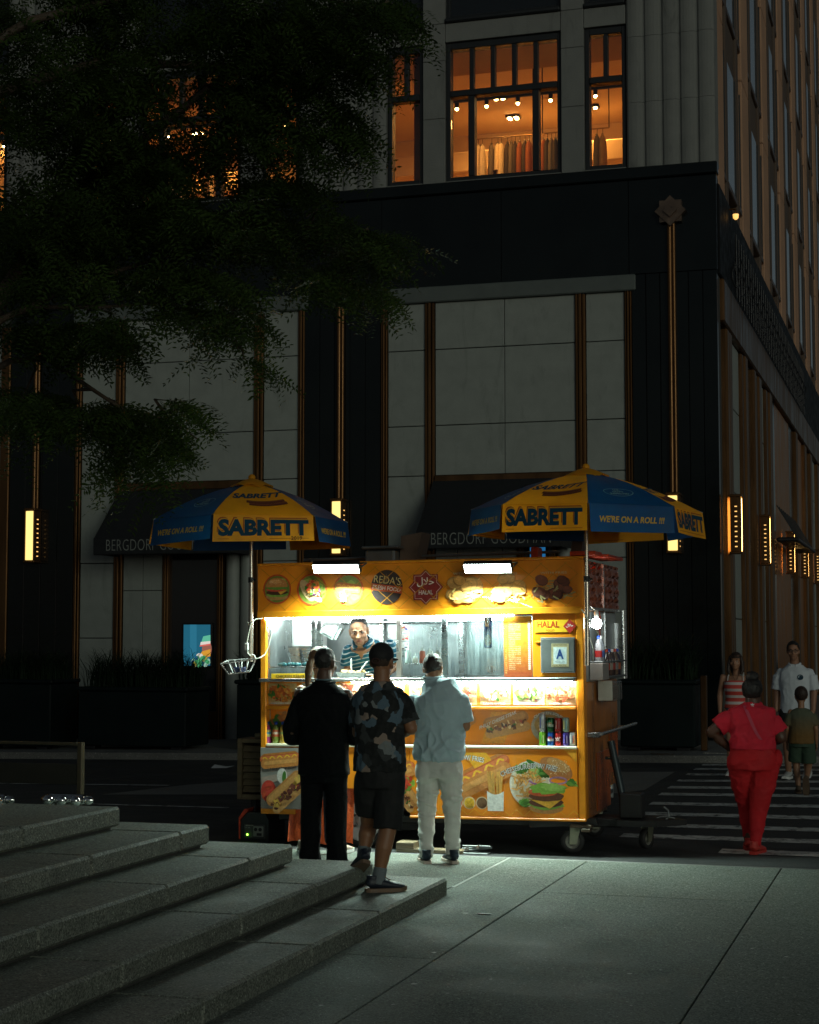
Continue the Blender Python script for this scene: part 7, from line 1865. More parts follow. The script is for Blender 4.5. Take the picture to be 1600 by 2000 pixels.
cl.ball(hipL + V3((.0, -.06, -.02)), (.10, .09, .11)); cl.ball(hipR + V3((-.0, -.06, -.02)), (.10, .09, .11))
for hp_, kn, an in ((hipL, knL, anL), (hipR, knR, anR)): cl.limb([hp_, hp_.lerp(kn, .5), kn, kn.lerp(an, .4), an + V3((0, 0, .02))], [.108, .094, .073, .069, .058]); cl.cone(kn.lerp(an, .7), an - V3((0, 0, .025)), .059, .062)
def tr_folds(co, n):
    k = .5 + 1.2 * math.exp(-((co.z - .50) / .16) ** 2) + 1.3 * math.exp(-((co.z - .16) / .10) ** 2)
    r = max(0, 1 - abs(noise.noise(V3((co.x * 5 + 9, co.y * 5, co.z * 15 + co.x * 4)))) * 2.4) ** 2
    return .009 * k * (r - .4)
part('trousers', cl.mesh('trousers', .008, 3, fold=tr_folds), mat('off_white_denim', (.66, .66, .61), .85, var=.1, vs=10, bump=.2, bs=200), man4)
m_nav = mat('navy_shoe', (.010, .022, .035), .6, var=.3, vs=20, bump=.2, bs=90); m_cs = mat('cream_sole', (.55, .46, .38), .6)
shoe(man4, V3((anL.x, anL.y, .092)), R(28), m_nav, m_cs, 1.05, lace=m_cs); shoe(man4, V3((anR.x, anR.y, .092)), R(36), m_nav, m_cs, 1.05)
part('hair', hair_cap(H, E_, -.005, s=1.0 * S, thick=.009, wide=1.02), mat('dark_brown_hair', (.022, .014, .010), .5, var=.35, vs=50, bump=.4, bs=120), man4)

# -------- 5 the vendor leaning out of the hatch
LV = CW @ V3((C(715, 1500, .55)[0], .62, zb + .14))
ven = person('vendor in teal striped polo leaning out of the serving hatch', LV, R(180), 1.78)
def J(px, py, dy): return WM[ven].inverted() @ (CW @ V3((C(px, py, dy)[0], dy, C(px, py, dy)[1])))
pel, wai, che, nk = J(728, 1400, .58), J(726, 1345, .50), J(722, 1285, .36), J(708, 1254, .24)
shR_, shL_ = J(682, 1272, .30), J(762, 1262, .34)         # his right is at picture left
elR_, elL_ = J(681, 1306, .30), J(775, 1300, .34); wrR_, wrL_ = J(664, 1328, .16), J(738, 1326, .10)
cl = Clay(); hc = J(701, 1232, .17); H, E_ = head(cl, hc, R(15), R(-14), R(5), 1.10, .97)
cl.loft([(nk - (nk - che).normalized() * .06, .075, .07), (nk, .062, .064), (nk.lerp(hc, .7), .056, .060)])
cl.loft([(pel, .15, .11), (wai, .15, .11), (che, .17, .11), (nk - V3((0, 0, .03)), .12, .08)])
for sx in (-1, 1): cl.limb([V3((sx * .1, 0, .9)), V3((sx * .1, 0, .5)), V3((sx * .1, -.02, .07))], [.09, .06, .04])
for sh_, el, wr, sx in ((shL_, elL_, wrL_, -1), (shR_, elR_, wrR_, 1)):
    cl.limb([sh_, el, el.lerp(wr, .4), wr], [.055, .046, .042, .030]); hand(cl, wr, (wr - el).normalized() + V3((-sx * .5, .2, 0)), (0, 0, 1), .8, 1.0, -sx)
SK5 = (.46, .25, .145); STUB = (.26, .145, .09); LIP = (.36, .14, .095)
me = cl.mesh('body', .006, 2); inv = E_.inverted(); o0 = H(0, 0, 0)
def face_paint(co, n):
    l = inv @ (co - o0) / 1.10
    if l.length > .16: return SK5
    if abs(l.x) < .023 and -.079 < l.z < -.054 and l.y > .075: return LIP
    if l.z < -.035 and l.y > .0 and abs(l.x) < .07:
        return tuple(SK5[i] * .45 + STUB[i] * .55 for i in range(3))
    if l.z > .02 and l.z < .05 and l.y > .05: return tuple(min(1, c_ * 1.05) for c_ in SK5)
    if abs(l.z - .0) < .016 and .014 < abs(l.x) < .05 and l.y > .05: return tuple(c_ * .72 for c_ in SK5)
    return SK5
part('body', paint(me, face_paint), skin_mat('skin_vendor', SK5), ven)
face_parts(H, E_, ven, s=1.10)
part('hair', hair_cap(H, E_, .03, s=1.10, thick=.004, wide=.97, front=.03), mat('grey_crop_hair', (.045, .04, .038), .7, var=.4, vs=90), ven)
cl = Clay()
cl.loft([(pel, .185, .15), (wai, .185, .155), (che, .20, .145), (che.lerp(nk, .55), .185, .115), (nk - (nk - che).normalized() * .03, .11, .085), (nk + (nk - che).normalized() * .028, .072, .074)], seg=26, power=2.3)
for sh_, el in ((shL_, elL_), (shR_, elR_)): cl.limb([sh_, sh_.lerp(el, .4)], [.062, .072]); cl.cone(sh_.lerp(el, .2), sh_.lerp(el, .85), .073, .077)
me = cl.mesh('polo_shirt', .0075, 4, fold=folds(.006, 8, 8, 8, 4))
spine = (nk - pel).normalized()
bm = bmesh.new(); bm.from_mesh(me); cut = []
for v in bm.verts:
    l = v.co - nk; a_ = l.dot((nk - che).normalized())
    if l.y > .0 and -.10 < a_ < .08 and abs(l.x) < .058 * (1 + a_ / .10): cut.append(v)
bmesh.ops.delete(bm, geom=cut, context='VERTS'); bm.to_mesh(me); bm.free()
at = me.attributes.new('along', 'FLOAT', 'POINT'); at.data.foreach_set('value', [v.co.dot(spine) + .02 * math.sin(v.co.x * 9) + .35 * v.co.x * .35 for v in me.vertices])
m_str = mat('striped_polo', (.008, .13, .21), .8, var=.1, vs=10, bump=.15, bs=160)
N, L, b = nodes_of(m_str); src = base_src(m_str); an_ = N.new('ShaderNodeAttribute'); an_.attribute_name = 'along'
mm = N.new('ShaderNodeMath'); mm.operation = 'MULTIPLY'; mm.inputs[1].default_value = 1 / .036; L.new(an_.outputs['Fac'], mm.inputs[0])
fr = N.new('ShaderNodeMath'); fr.operation = 'FRACT'; L.new(mm.outputs[0], fr.inputs[0]); lt = N.new('ShaderNodeMath'); lt.operation = 'LESS_THAN'; lt.inputs[1].default_value = .26; L.new(fr.outputs[0], lt.inputs[0])
mx = N.new('ShaderNodeMix'); mx.data_type = 'RGBA'; L.new(lt.outputs[0], mx.inputs['Factor']); L.new(src, mx.inputs['A']); mx.inputs['B'].default_value = (.55, .66, .68, 1); L.new(mx.outputs['Result'], b.inputs['Base Color'])
po = part('polo_shirt', me, m_str, ven)
up_ = (hc - nk).normalized()
part('collar', MB().tube([nk + V3((.080 * math.cos(a), .080 * math.sin(a), .020 - .075 * max(0, math.sin(a)) ** 1.5)) for a in [math.pi * .64 + k * math.pi * 1.72 / 16 for k in range(17)]], .015, 8), mat('teal_collar', (.006, .07, .12), .8), po)
f0 = nk + V3((0, .088, -.03)); 
part('trousers', (lambda c_: (c_.limb([V3((-.1, 0, .92)), V3((-.1, 0, .05))], [.11, .08]), c_.limb([V3((.1, 0, .92)), V3((.1, 0, .05))], [.11, .08]), c_)[2])(Clay()).mesh('trousers', .012, 3), mat('black_shorts', (.008, .009, .009)), ven)

# -------- 6 woman in red
L6 = gp(1470, 1668, RZ); h6 = nearest_h(L6, 1470, 1310)
red = person('woman in a red tee and red trousers walking away over the crosswalk', L6, R(-2), h6)
def J(px, py, dy=0.0): return WM[red].inverted() @ yp(px, py, L6.y + dy)
hipL, hipR = J(1448, 1490, .05), J(1496, 1490, .05); knL, knR = J(1460, 1580, .22), J(1482, 1580, .06); anL, anR = J(1463, 1645, .25), J(1476, 1655, .0)
pel, wai, che, nk = J(1472, 1480, .05), J(1470, 1438, .05), J(1470, 1400, .04), J(1470, 1376, .05)
shL, shR = J(1435, 1397, .05), J(1504, 1397, .05); elL, elR = J(1390, 1430, .0), J(1525, 1440, .08); wrL, wrR = J(1426, 1462, .10), J(1512, 1450, .33)
S = h6 / 1.70; cl = Clay(); H, E_ = head(cl, J(1470, 1352, .07), R(0), R(-4), 0, .95, 1.05)
cl.loft([(nk - V3((0, 0, .05)), .075, .07), (nk + V3((0, 0, .06)), .062, .062)])
cl.loft([(pel, .20, .16), (wai, .18, .15), (che, .18, .13), (nk - V3((0, 0, .05)), .13, .08)])
for hp_, kn, an in ((hipL, knL, anL), (hipR, knR, anR)): cl.limb([hp_, kn, kn.lerp(an, .35), an], [.11, .07, .065, .04])
for sh_, el, wr, sx in ((shL, elL, wrL, -1), (shR, elR, wrR, 1)):
    cl.limb([sh_, sh_.lerp(el, .5), el, el.lerp(wr, .4), wr], [.07, .066, .055, .048, .031])
hand(cl, wrL, (.5, .3, -.6), (.2, -.6, 0), .5, .95, -1); hand(cl, wrR, (-.3, .8, 0), (0, 0, 1), .7, .95, -1)
SK6 = (.085, .038, .022); part('body', paint(cl.mesh('body', .009, 3), lambda co, n: SK6), skin_mat('skin_dark', SK6), red)
m_red = mat('red_cotton', (.60, .014, .036), .85, var=.12, vs=8, bump=.15, bs=140); m_red2 = mat('red_leggings', (.50, .007, .012), .8, var=.12, vs=8, bump=.12, bs=140)
cl = Clay(); hem = J(1471, 1458, .05)
cl.loft([(hem - V3((0, 0, .02)), .206, .172), (hem + V3((0, 0, .06)), .204, .172), (wai, .198, .165), (che, .218, .155), (che + V3((0, 0, .07)), .20, .12), (nk - V3((0, 0, .01)), .10, .085), (nk + V3((0, 0, .02)), .074, .07)], seg=28, power=2.3)
for sh_, el in ((shL, elL), (shR, elR)): cl.limb([sh_, sh_.lerp(el, .4)], [.070, .085]); cl.cone(sh_.lerp(el, .2), sh_.lerp(el, .75), .082, .093)
tee = part('tee_shirt', cl.mesh('tee_shirt', .009, 4, fold=folds(.012, 7, 7, 6, 12, ((wai.z, .08, .8),))), m_red, red)
cl = Clay(); cl.loft([(pel - V3((0, 0, .10)), .205, .18), (pel, .206, .18), (pel + V3((0, 0, .10)), .20, .165)], seg=26)
for q_ in (hipL, hipR): cl.ball(q_ + V3((0, -.05, .02)), (.106, .105, .125))
for hp_, kn, an in ((hipL, knL, anL), (hipR, knR, anR)): cl.limb([hp_, hp_.lerp(kn, .5), kn, kn.lerp(an, .4), an + V3((0, 0, .04))], [.128, .113, .080, .072, .048])
part('trousers', cl.mesh('trousers', .009, 4, fold=folds(.010, 7, 7, 9, 22)), m_red2, red)
# strap, small white mark on the back, bag at the hip
bk_ = lambda px, py, d=0.0: J(px, py, -.155 + d)
def hug(px, py):
    a = J(px, py, -.6); b = J(px, py, .3); ok, loc, nn, i = tee_obj.ray_cast(a, (b - a).normalized()); return (loc + nn * .005) if ok else J(px, py, -.14)
bpy.context.view_layer.update(); tee_obj = tee
sp_pts = [hug(px, py) for px, py in ((1455, 1379), (1459, 1388), (1464, 1400), (1470, 1415), (1477, 1430), (1486, 1445))]
stm = MB(); 
for q_ in sp_pts: stm.v += [tuple(q_ + V3((-.017, -.003, .005))), tuple(q_ + V3((.017, -.003, -.005)))]
for k in range(len(sp_pts) - 1): stm.f.append((2 * k, 2 * k + 1, 2 * k + 3, 2 * k + 2)); stm.c.append(None); stm.smooth.append(True)
part('strap', stm, mat('pink_strap', (.50, .06, .10), .6), red)
mk = MB(); o_ = hug(1470, 1379)
for k in range(3):
    a = R(90 + (k - 1) * 48); c_ = o_ + V3((math.cos(a) * .012, -.003, math.sin(a) * .012)); mk.add([tuple(c_ + V3((math.cos(a) * x - math.sin(a) * y, 0, math.sin(a) * x + math.cos(a) * y))) for x, y in ((-.012, 0), (0, -.006), (.013, 0), (0, .006))], [(0, 1, 2, 3)])
for k in range(2): mk.add([tuple(o_ + V3((dx, -.003, -.006 - k * .006 + dz))) for dx, dz in ((-.014, 0), (.014, 0), (.012, .003), (-.012, .003))], [(0, 1, 2, 3)])
part('shirt_mark', mk, m_white, tee)
cl = Clay(); cl.ball(J(1519, 1482, .06), (.045, .09, .085)); part('hip_bag', cl.mesh('hip_bag', .009, 3), m_red2, red)
m_rsh = mat('red_shoe', (.50, .04, .03), .6)
shoe(red, V3((anR.x, anR.y, .095)), R(-12), m_rsh, m_rsh, 1.0); shoe(red, V3((anL.x, anL.y, .095)), R(10), m_rsh, m_rsh, 1.0)
part('hair', hair_cap(H, E_, -.02, s=.97, thick=.018, wide=1.05), m_hairb, red)
cl = Clay(); cl.ball(H(0, -.03, .145), (.062, .062, .05)); part('hair_bun', cl.mesh('hair_bun', .008, 2, fold=lambda co, n: .006 * noise.noise(co * 50)), m_hairb, red)

# -------- 7 woman in striped top, far side of the crosswalk, facing us
def far_person(label, px, py, top_px, top_py, Y, rot):
    z = rz(yp(px, py, Y).x, Y); l_ = V3((yp(px, py, Y).x, Y, z)); h_ = yp(top_px, top_py, Y).z - z
    return person(label, l_, rot, h_), l_, h_
stp, L7, h7 = far_person('dark haired woman in a coral and white striped strap top crossing the street', 1441, 1515, 1441, 1274, 23.6, R(180))
S = h7 / 1.68; cl = Clay(); H, E_ = head(cl, sc((0, .03, 1.555)), R(-4), R(2), 0, .98 * S)
cl.loft([(sc((0, -.02, 1.34)), .05, .05), (sc((0, .01, 1.5)), .046, .048)])
cl.loft([(sc((0, 0, .85)), .15, .11), (sc((0, 0, 1.03)), .125, .09), (sc((0, -.01, 1.24)), .15, .10), (sc((0, -.01, 1.36)), .14, .07)])
for sx in (-1, 1):
    cl.ball(sc((sx * .07, .075, 1.22)), (.065, .06, .06)); cl.limb([sc((sx * .09, 0, .87)), sc((sx * .09, .03 * sx, .47)), sc((sx * .09, .06 * sx - .03, .08))], [.09, .058, .036])
    cl.limb([sc((sx * .18, -.02, 1.34)), sc((sx * .23, -.02, 1.08)), sc((sx * .22, .05, .86))], [.044, .040, .027]); hand(cl, sc((sx * .22, .06, .85)), (0, .2, -1), (-sx * .3, 1, 0), .5, .9, -sx)
SK7 = (.34, .17, .10); part('body', paint(cl.mesh('body', .010, 3), lambda co, n: SK7), skin_mat('skin_warm', SK7), stp)
cl = Clay(); cl.loft([(sc((0, 0, .92)), .17, .13), (sc((0, 0, 1.05)), .142, .112), (sc((0, .02, 1.20)), .168, .165), (sc((0, .01, 1.285)), .158, .13)], seg=22)
me = cl.mesh('strap_top', .010, 4)
m_cor = mat('coral_stripes', (.55, .06, .045), .8, var=.08)
N, L, b = nodes_of(m_cor); src = base_src(m_cor); tc = N.new('ShaderNodeTexCoord'); sx_ = N.new('ShaderNodeSeparateXYZ'); L.new(tc.outputs['Object'], sx_.inputs[0])
mm = N.new('ShaderNodeMath'); mm.operation = 'MULTIPLY'; mm.inputs[1].default_value = 1 / .088; L.new(sx_.outputs[2], mm.inputs[0]); fr = N.new('ShaderNodeMath'); fr.operation = 'FRACT'; L.new(mm.outputs[0], fr.inputs[0]); lt = N.new('ShaderNodeMath'); lt.operation = 'LESS_THAN'; lt.inputs[1].default_value = .42; L.new(fr.outputs[0], lt.inputs[0])
mx = N.new('ShaderNodeMix'); mx.data_type = 'RGBA'; L.new(lt.outputs[0], mx.inputs['Factor']); L.new(src, mx.inputs['A']); mx.inputs['B'].default_value = (.60, .52, .50, 1); L.new(mx.outputs['Result'], b.inputs['Base Color'])
tp_ = part('strap_top', me, m_cor, stp)
part('strap', MB().tube([sc((-.11, .10, 1.27)), sc((-.10, .07, 1.36)), sc((-.10, .0, 1.405)), sc((-.1, -.07, 1.33))], .006, 5).tube([sc((.11, .10, 1.27)), sc((.10, .07, 1.36)), sc((.10, .0, 1.405)), sc((.1, -.07, 1.33))], .006, 5), m_white, tp_)
cl = Clay(); cl.loft([(sc((0, 0, .76)), .172, .135), (sc((0, 0, .95)), .16, .125)])
for sx in (-1, 1): cl.cone(sc((sx * .09, 0, .85)), sc((sx * .095, .01 * sx, .62)), .10, .098)
part('shorts', cl.mesh('shorts', .011, 3), mat('denim_shorts', (.06, .08, .11), .85), stp)
for sx in (-1, 1): shoe(stp, sc((sx * .09, .06 * sx - .03, .092)), R(-5 * sx), m_white, m_white, .95)
m_dbh = mat('bob_hair', (.030, .016, .010), .5, var=.3, vs=40, bump=.4, bs=80)
part('hair', hair_cap(H, E_, -.03, s=.98 * S, thick=.016), m_dbh, stp)
cl = Clay()
for sx in (-1, 1): cl.limb([H(sx * .075, .02, .06), H(sx * .092, .02, -.03), H(sx * .100, .03, -.12), H(sx * .085, .05, -.17)], [.022, .026, .028, .016])
cl.limb([H(-.06, .085, .055), H(0, .098, .060), H(.06, .085, .055)], [.015, .017, .015]); cl.limb([H(-.07, -.08, -.02), H(-.05, -.09, -.15)], [.04, .03]); cl.limb([H(.07, -.08, -.02), H(.05, -.09, -.15)], [.04, .03]); cl.ball(H(0, -.08, -.06), (.08, .05, .10))
part('hair_bob', cl.mesh('hair_bob', .009, 2), m_dbh, stp)
face_parts(H, E_, stp, s=.98 * S)
part('necklace', MB().tube([sc((-.05, .06, 1.40)), sc((-.02, .10, 1.32)), sc((0, .115, 1.29)), sc((.02, .10, 1.32)), sc((.05, .06, 1.40))], .003, 5), m_black2, stp)

# -------- 8 man in white polo with round badge
pol, L8, h8 = far_person('man with glasses in a white polo shirt with a round dark badge', 1556, 1523, 1553, 1253, 23.2, R(172))
S = h8 / 1.84; cl = Clay(); H, E_ = head(cl, sc((.01, .03, 1.715)), R(14), R(-2), 0, 1.02 * S)
cl.loft([(sc((0, -.02, 1.46)), .06, .06), (sc((.005, .01, 1.64)), .056, .06)])
cl.loft([(sc((0, 0, .92)), .16, .12), (sc((0, 0, 1.12)), .15, .11), (sc((0, -.01, 1.34)), .17, .11), (sc((0, -.01, 1.47)), .15, .08)])
for sx in (-1, 1):
    cl.limb([sc((sx * .1, 0, .95)), sc((sx * .1, .10 * sx, .53)), sc((sx * .1, .12 * sx - .1, .10))], [.09, .062, .04])
    cl.limb([sc((sx * .19, -.02, 1.40)), sc((sx * .25, -.03, 1.17)), sc((sx * .25, .04, .92))], [.042, .045, .03]); hand(cl, sc((sx * .25, .05, .91)), (0, .2, -1), (-sx * .3, 1, 0), .5, 1.0, -sx)
SK8 = (.30, .15, .09); part('body', paint(cl.mesh('body', .010, 3), lambda co, n: SK8), skin_mat('skin_polo', SK8), pol)
cl = Clay(); cl.loft([(sc((0, 0, .88)), .20, .15), (sc((0, 0, 1.12)), .19, .145), (sc((0, -.0, 1.32)), .205, .145), (sc((0, -.01, 1.44)), .205, .115), (sc((0, -.005, 1.51)), .12, .085), (sc((0, .0, 1.545)), .072, .07)], seg=26, power=2.3)
for sx in (-1, 1): cl.limb([sc((sx * .188, -.02, 1.415)), sc((sx * .218, -.02, 1.34))], [.066, .074]); cl.cone(sc((sx * .215, -.02, 1.38)), sc((sx * .245, -.028, 1.19)), .079, .082)
ps = part('polo_shirt', cl.mesh('polo_shirt', .009, 4, fold=folds(.007, 7, 7, 6, 30)), mat('white_pique', (.58, .62, .66), .85, var=.08, bump=.15, bs=150), pol)
part('collar', MB().tube([sc((.076 * math.cos(a), .075 * math.sin(a), 1.545 - .03 * max(0, math.sin(a)))) for a in [math.pi * .62 + k * math.pi * 1.76 / 14 for k in range(15)]], .015, 8), MATS['white_pique'], ps)
bpy.context.view_layer.update(); tee_obj = ps
ok, lo_, nn_, _i = ps.ray_cast(sc((-.10, .6, 1.36)), V3((0, -1, 0)))
bd = MB(); Mq = nn_.to_track_quat('Z', 'Y').to_matrix()
bd.add([tuple(lo_ + nn_ * .006 + Mq @ V3((.040 * math.cos(a), .040 * math.sin(a), 0))) for a in [k * 6.283 / 24 for k in range(24)]], [tuple(range(24))], (.008, .035, .055))
bd.add([tuple(lo_ + nn_ * .007 + Mq @ V3((.028 * math.cos(a) - .002, .028 * math.sin(a), 0))) for a in [k * 6.283 / 18 for k in range(11)]] + [tuple(lo_ + nn_ * .007 + Mq @ V3((.020 * math.cos(a) + .006, .020 * math.sin(a) + .003, 0))) for a in [k * 6.283 / 18 for k in range(10, -1, -1)]], [tuple(range(22))], (.35, .42, .45))
part('badge', bd, m_print, ps, fix=False)
cl = Clay(); cl.loft([(sc((0, 0, .82)), .18, .14), (sc((0, 0, .98)), .17, .135)])
for sx in (-1, 1): cl.cone(sc((sx * .1, 0, .92)), sc((sx * .105, .09 * sx, .55)), .115, .108)
part('shorts', cl.mesh('shorts', .011, 3), MATS['black_shorts'], pol)
for sx in (-1, 1): shoe(pol, sc((sx * .1, .12 * sx - .1, .10 + (.0 if sx > 0 else .02))), R(-4), mat('white_mesh_shoe', (.42, .43, .42), .7, bump=.3), m_white, 1.05, R(0 if sx > 0 else -25))
part('hair', hair_cap(H, E_, .01, s=1.02 * S, thick=.012), m_hairb, pol)
face_parts(H, E_, pol, s=1.02 * S)
gls = MB()
for sx in (-1, 1): gls.tube([H(sx * .031 + .021 * math.cos(a), .100, .0 + .016 * math.sin(a)) for a in [k * 6.283 / 12 for k in range(13)]], .0028, 5); gls.tube([H(sx * .052, .098, .004), H(sx * .08, .0, .006)], .0025, 5)
gls.tube([H(-.01, .102, .004), H(.01, .102, .004)], .0028, 5); part('glasses', gls, m_black2, pol)

# -------- 9 boy walking away
LB = gp(1568, 1549, .0); LB.z = rz(LB.x, LB.y); hb = nearest_h(LB, 1569, 1342)
boy = person('boy in an olive to tan tee and dark green shorts walking away', LB, R(6), hb)
def J(px, py, dy=0.0): return WM[boy].inverted() @ yp(px, py, LB.y + dy)
S = hb / 1.32; cl = Clay(); H, E_ = head(cl, sc((0, .02, 1.21)), R(10), R(-4), 0, .92 * S, 1.02)
sc_ = sc
cl.loft([(sc((0, -.01, 1.02)), .04, .04), (sc((0, .01, 1.14)), .038, .04)])
cl.loft([(sc((0, 0, .66)), .11, .085), (sc((0, 0, .8)), .10, .08), (sc((0, 0, .95)), .12, .08), (sc((0, 0, 1.03)), .10, .055)])
cl.limb([sc((-.07, 0, .66)), sc((-.07, .10, .37)), sc((-.05, .02, .08))], [.07, .046, .03]); cl.limb([sc((.07, 0, .66)), sc((.08, .02, .36)), sc((.04, -.24, .20))], [.07, .046, .03])
for sx in (-1, 1): cl.limb([sc((sx * .13, 0, 1.01)), sc((sx * .175, .0, .80)), sc((sx * .18, .06, .63))], [.035, .030, .021]); hand(cl, sc((sx * .18, .065, .62)), (0, .2, -1), (-sx * .2, 1, 0), .6, .75, -sx)
SK9 = (.30, .15, .08); part('body', paint(cl.mesh('body', .009, 3), lambda co, n: SK9), skin_mat('skin_boy', SK9), boy)
cl = Clay(); cl.loft([(sc((0, 0, .62)), .155, .12), (sc((0, 0, .8)), .142, .115), (sc((0, 0, .95)), .145, .105), (sc((0, 0, 1.02)), .135, .08), (sc((0, 0, 1.06)), .06, .055)], seg=22, power=2.3)
for sx in (-1, 1): cl.limb([sc((sx * .118, 0, .99)), sc((sx * .135, 0, .94))], [.044, .052]); cl.cone(sc((sx * .13, 0, .98)), sc((sx * .165, .0, .84)), .056, .064)
me = cl.mesh('tee_shirt', .009, 4, fold=folds(.006, 8, 8, 7, 40)); zlo, zhi = .62 * S, 1.05 * S
paint(me, lambda co, n: tuple((.16, .085, .02)[i] * (1 - t) + (.085, .095, .06)[i] * t for i in range(3)) if (t := min(1, max(0, (co.z - zlo) / (zhi - zlo) * 1.6 - .35))) is not None else (0, 0, 0))
part('tee_shirt', me, mat('dip_dye_tee', None, .85, var=.1, bump=.15, bs=140, attr='Col'), boy)
cl = Clay(); cl.loft([(sc((0, 0, .58)), .14, .115), (sc((0, 0, .70)), .13, .105)])
cl.cone(sc((-.07, 0, .66)), sc((-.075, .07, .40)), .088, .090); cl.cone(sc((.07, 0, .66)), sc((.085, .015, .38)), .088, .090)
part('shorts', cl.mesh('shorts', .009, 4, fold=folds(.006, 9, 9, 6, 44)), mat('dark_green_shorts', (.03, .06, .035), .8, bump=.15), boy)
m_bs = mat('brown_shoe', (.10, .065, .04), .7, var=.3)
shoe(boy, sc((-.05, .02, .085)), R(0), m_bs, m_bs, .85); shoe(boy, sc((.04, -.25, .185)), R(-8), m_bs, m_bs, .85, R(-68))
part('hair', hair_cap(H, E_, -.01, s=.94 * S, thick=.012, wide=1.02), mat('boy_hair', (.03, .016, .01), .6, var=.3, vs=40, bump=.3), boy)
# ---------------------------------------------------------------- the locust tree overhanging from the left
import numpy as np
rnd = random.Random(99); nr = np.random.default_rng(7)
m_bark = mat('bark', (.055, .038, .024), .85, var=.4, vs=14, bump=.6, bs=40)
m_leaf = mat('locust_leaf', (0.032, 0.056, 0.010), 0.6, spec=.2, var=.45, vs=1.6)
N, L, b = nodes_of(m_leaf); tl = N.new('ShaderNodeBsdfTranslucent'); L.new(base_src(m_leaf), tl.inputs[0]); mxs = N.new('ShaderNodeMixShader'); mxs.inputs[0].default_value = .35
L.new(b.outputs[0], mxs.inputs[1]); L.new(tl.outputs[0], mxs.inputs[2]); L.new(mxs.outputs[0], N['Material Output'].inputs[0])
tx = yp(-330, 1400, 10.0).x
tree = thing('locust_tree', 'dark feathery leaved tree overhanging the upper left of the picture', 'tree', (tx, 10.0, .72))
tp = lambda px, py, Y: yp(px, py, Y)
trunk_top = Vector((tx + .25, 10.1, 3.6))
part('trunk', MB().tube([(tx, 10, .6), (tx + .02, 10, .9), (tx + .05, 10.02, 2.0), tuple(trunk_top), tuple(tp(-160, 250, 10.2)), tuple(tp(-60, -150, 10.3))], [.24, .19, .17, .15, .10, .06], 14), m_bark, tree, world=True)
limbs = [[trunk_top, tp(-40, 660, 10.1), tp(0, 585, 10.2), tp(62, 488, 10.4), tp(160, 380, 10.8), tp(330, 230, 11.2), tp(560, 60, 11.6)],
         [trunk_top, tp(-60, 700, 9.9), tp(0, 625, 10.0), tp(60, 600, 10.1), tp(125, 565, 10.3), tp(260, 520, 10.8), tp(420, 470, 11.3), tp(600, 450, 11.7), tp(700, 500, 11.9)],
         [trunk_top, tp(-80, 760, 10.3), tp(20, 705, 10.5), tp(90, 700, 10.7), tp(150, 740, 10.8), tp(240, 800, 11.0), tp(330, 820, 11.2), tp(390, 860, 11.3)],
         [Vector(tp(-160, 250, 10.2)), tp(0, 180, 10.4), tp(200, 120, 10.8), tp(450, 130, 11.2), tp(640, 180, 11.6), tp(700, 300, 11.8)],
         [Vector(tp(-130, 150, 10.2)), tp(60, 40, 10.4), tp(300, -20, 10.8), tp(600, -10, 11.2), tp(780, 30, 11.5)],
         [Vector(tp(60, 600, 10.1)), tp(200, 600, 10.5), tp(330, 590, 10.8), tp(440, 640, 11.0), tp(470, 690, 11.0)]]
for k, lm in enumerate(limbs):
    r0 = (.085, .032, .030, .05, .04, .016)[k]; n = len(lm)
    part('branch', MB().tube([tuple(p) for p in lm], [r0 * (1 - .82 * i / (n - 1)) for i in range(n)], 9), m_bark, tree, world=True)
# clumps of twigs: centre and reach in the picture, depth, number of twigs
cl_ = [(330, 20, 480, 130, 11.0, 300), (120, 190, 230, 150, 10.6, 190), (575, 105, 185, 135, 11.4, 170), (740, 20, 90, 60, 11.6, 34), (60, 400, 150, 130, 10.4, 90), (230, 430, 260, 70, 10.9, 150), (500, 440, 230, 70, 11.4, 150),
       (640, 250, 50, 90, 11.7, 40), (690, 480, 75, 50, 11.9, 40), (700, 560, 60, 30, 11.9, 18), (620, 540, 70, 45, 11.9, 30), (90, 520, 170, 90, 10.4, 100), (330, 540, 160, 60, 10.9, 80), (440, 620, 50, 55, 11.0, 26), (360, 610, 100, 30, 10.9, 24),
       (100, 650, 140, 60, 10.6, 70), (190, 640, 60, 60, 10.8, 26), (50, 790, 110, 70, 10.8, 70), (200, 810, 120, 70, 11.0, 76), (285, 850, 75, 55, 11.2, 44), (330, 790, 35, 40, 11.1, 16), (250, 900, 70, 28, 11.0, 18),
       (230, 300, 110, 90, 11.0, 64), (470, 250, 40, 90, 11.3, 46), (385, 280, 70, 90, 11.2, 30), (565, 270, 60, 110, 11.5, 22), (300, 330, 100, 90, 11.0, 50), (190, 350, 80, 90, 10.9, 40), (440, 180, 100, 60, 11.3, 40), (520, 360, 120, 30, 11.4, 40), (470, 700, 16, 30, 11.0, 5), (740, 470, 30, 40, 11.9, 9)]
allp = [q for lm in limbs for q in [Vector(lm[i]).lerp(Vector(lm[i + 1]), t) for i in range(len(lm) - 1) for t in (0, .33, .66)]]
for cx_, cy_, rx_, ry_, Y_, n in cl_:
    for s_ in range(2):
        c_ = yp(cx_ + rnd.uniform(-.5, .5) * rx_, cy_ + rnd.uniform(-.3, .3) * ry_, Y_); q_ = min(allp, key=lambda v: (v - c_).length)
        md = q_.lerp(c_, .5) + Vector((rnd.uniform(-.1, .1), rnd.uniform(-.1, .1), rnd.uniform(.02, .14)))
        part('branch', MB().tube([tuple(q_), tuple(md), tuple(c_)], [.016, .011, .004], 6), m_bark, tree, world=True)
P0, D0, W0 = [], [], []
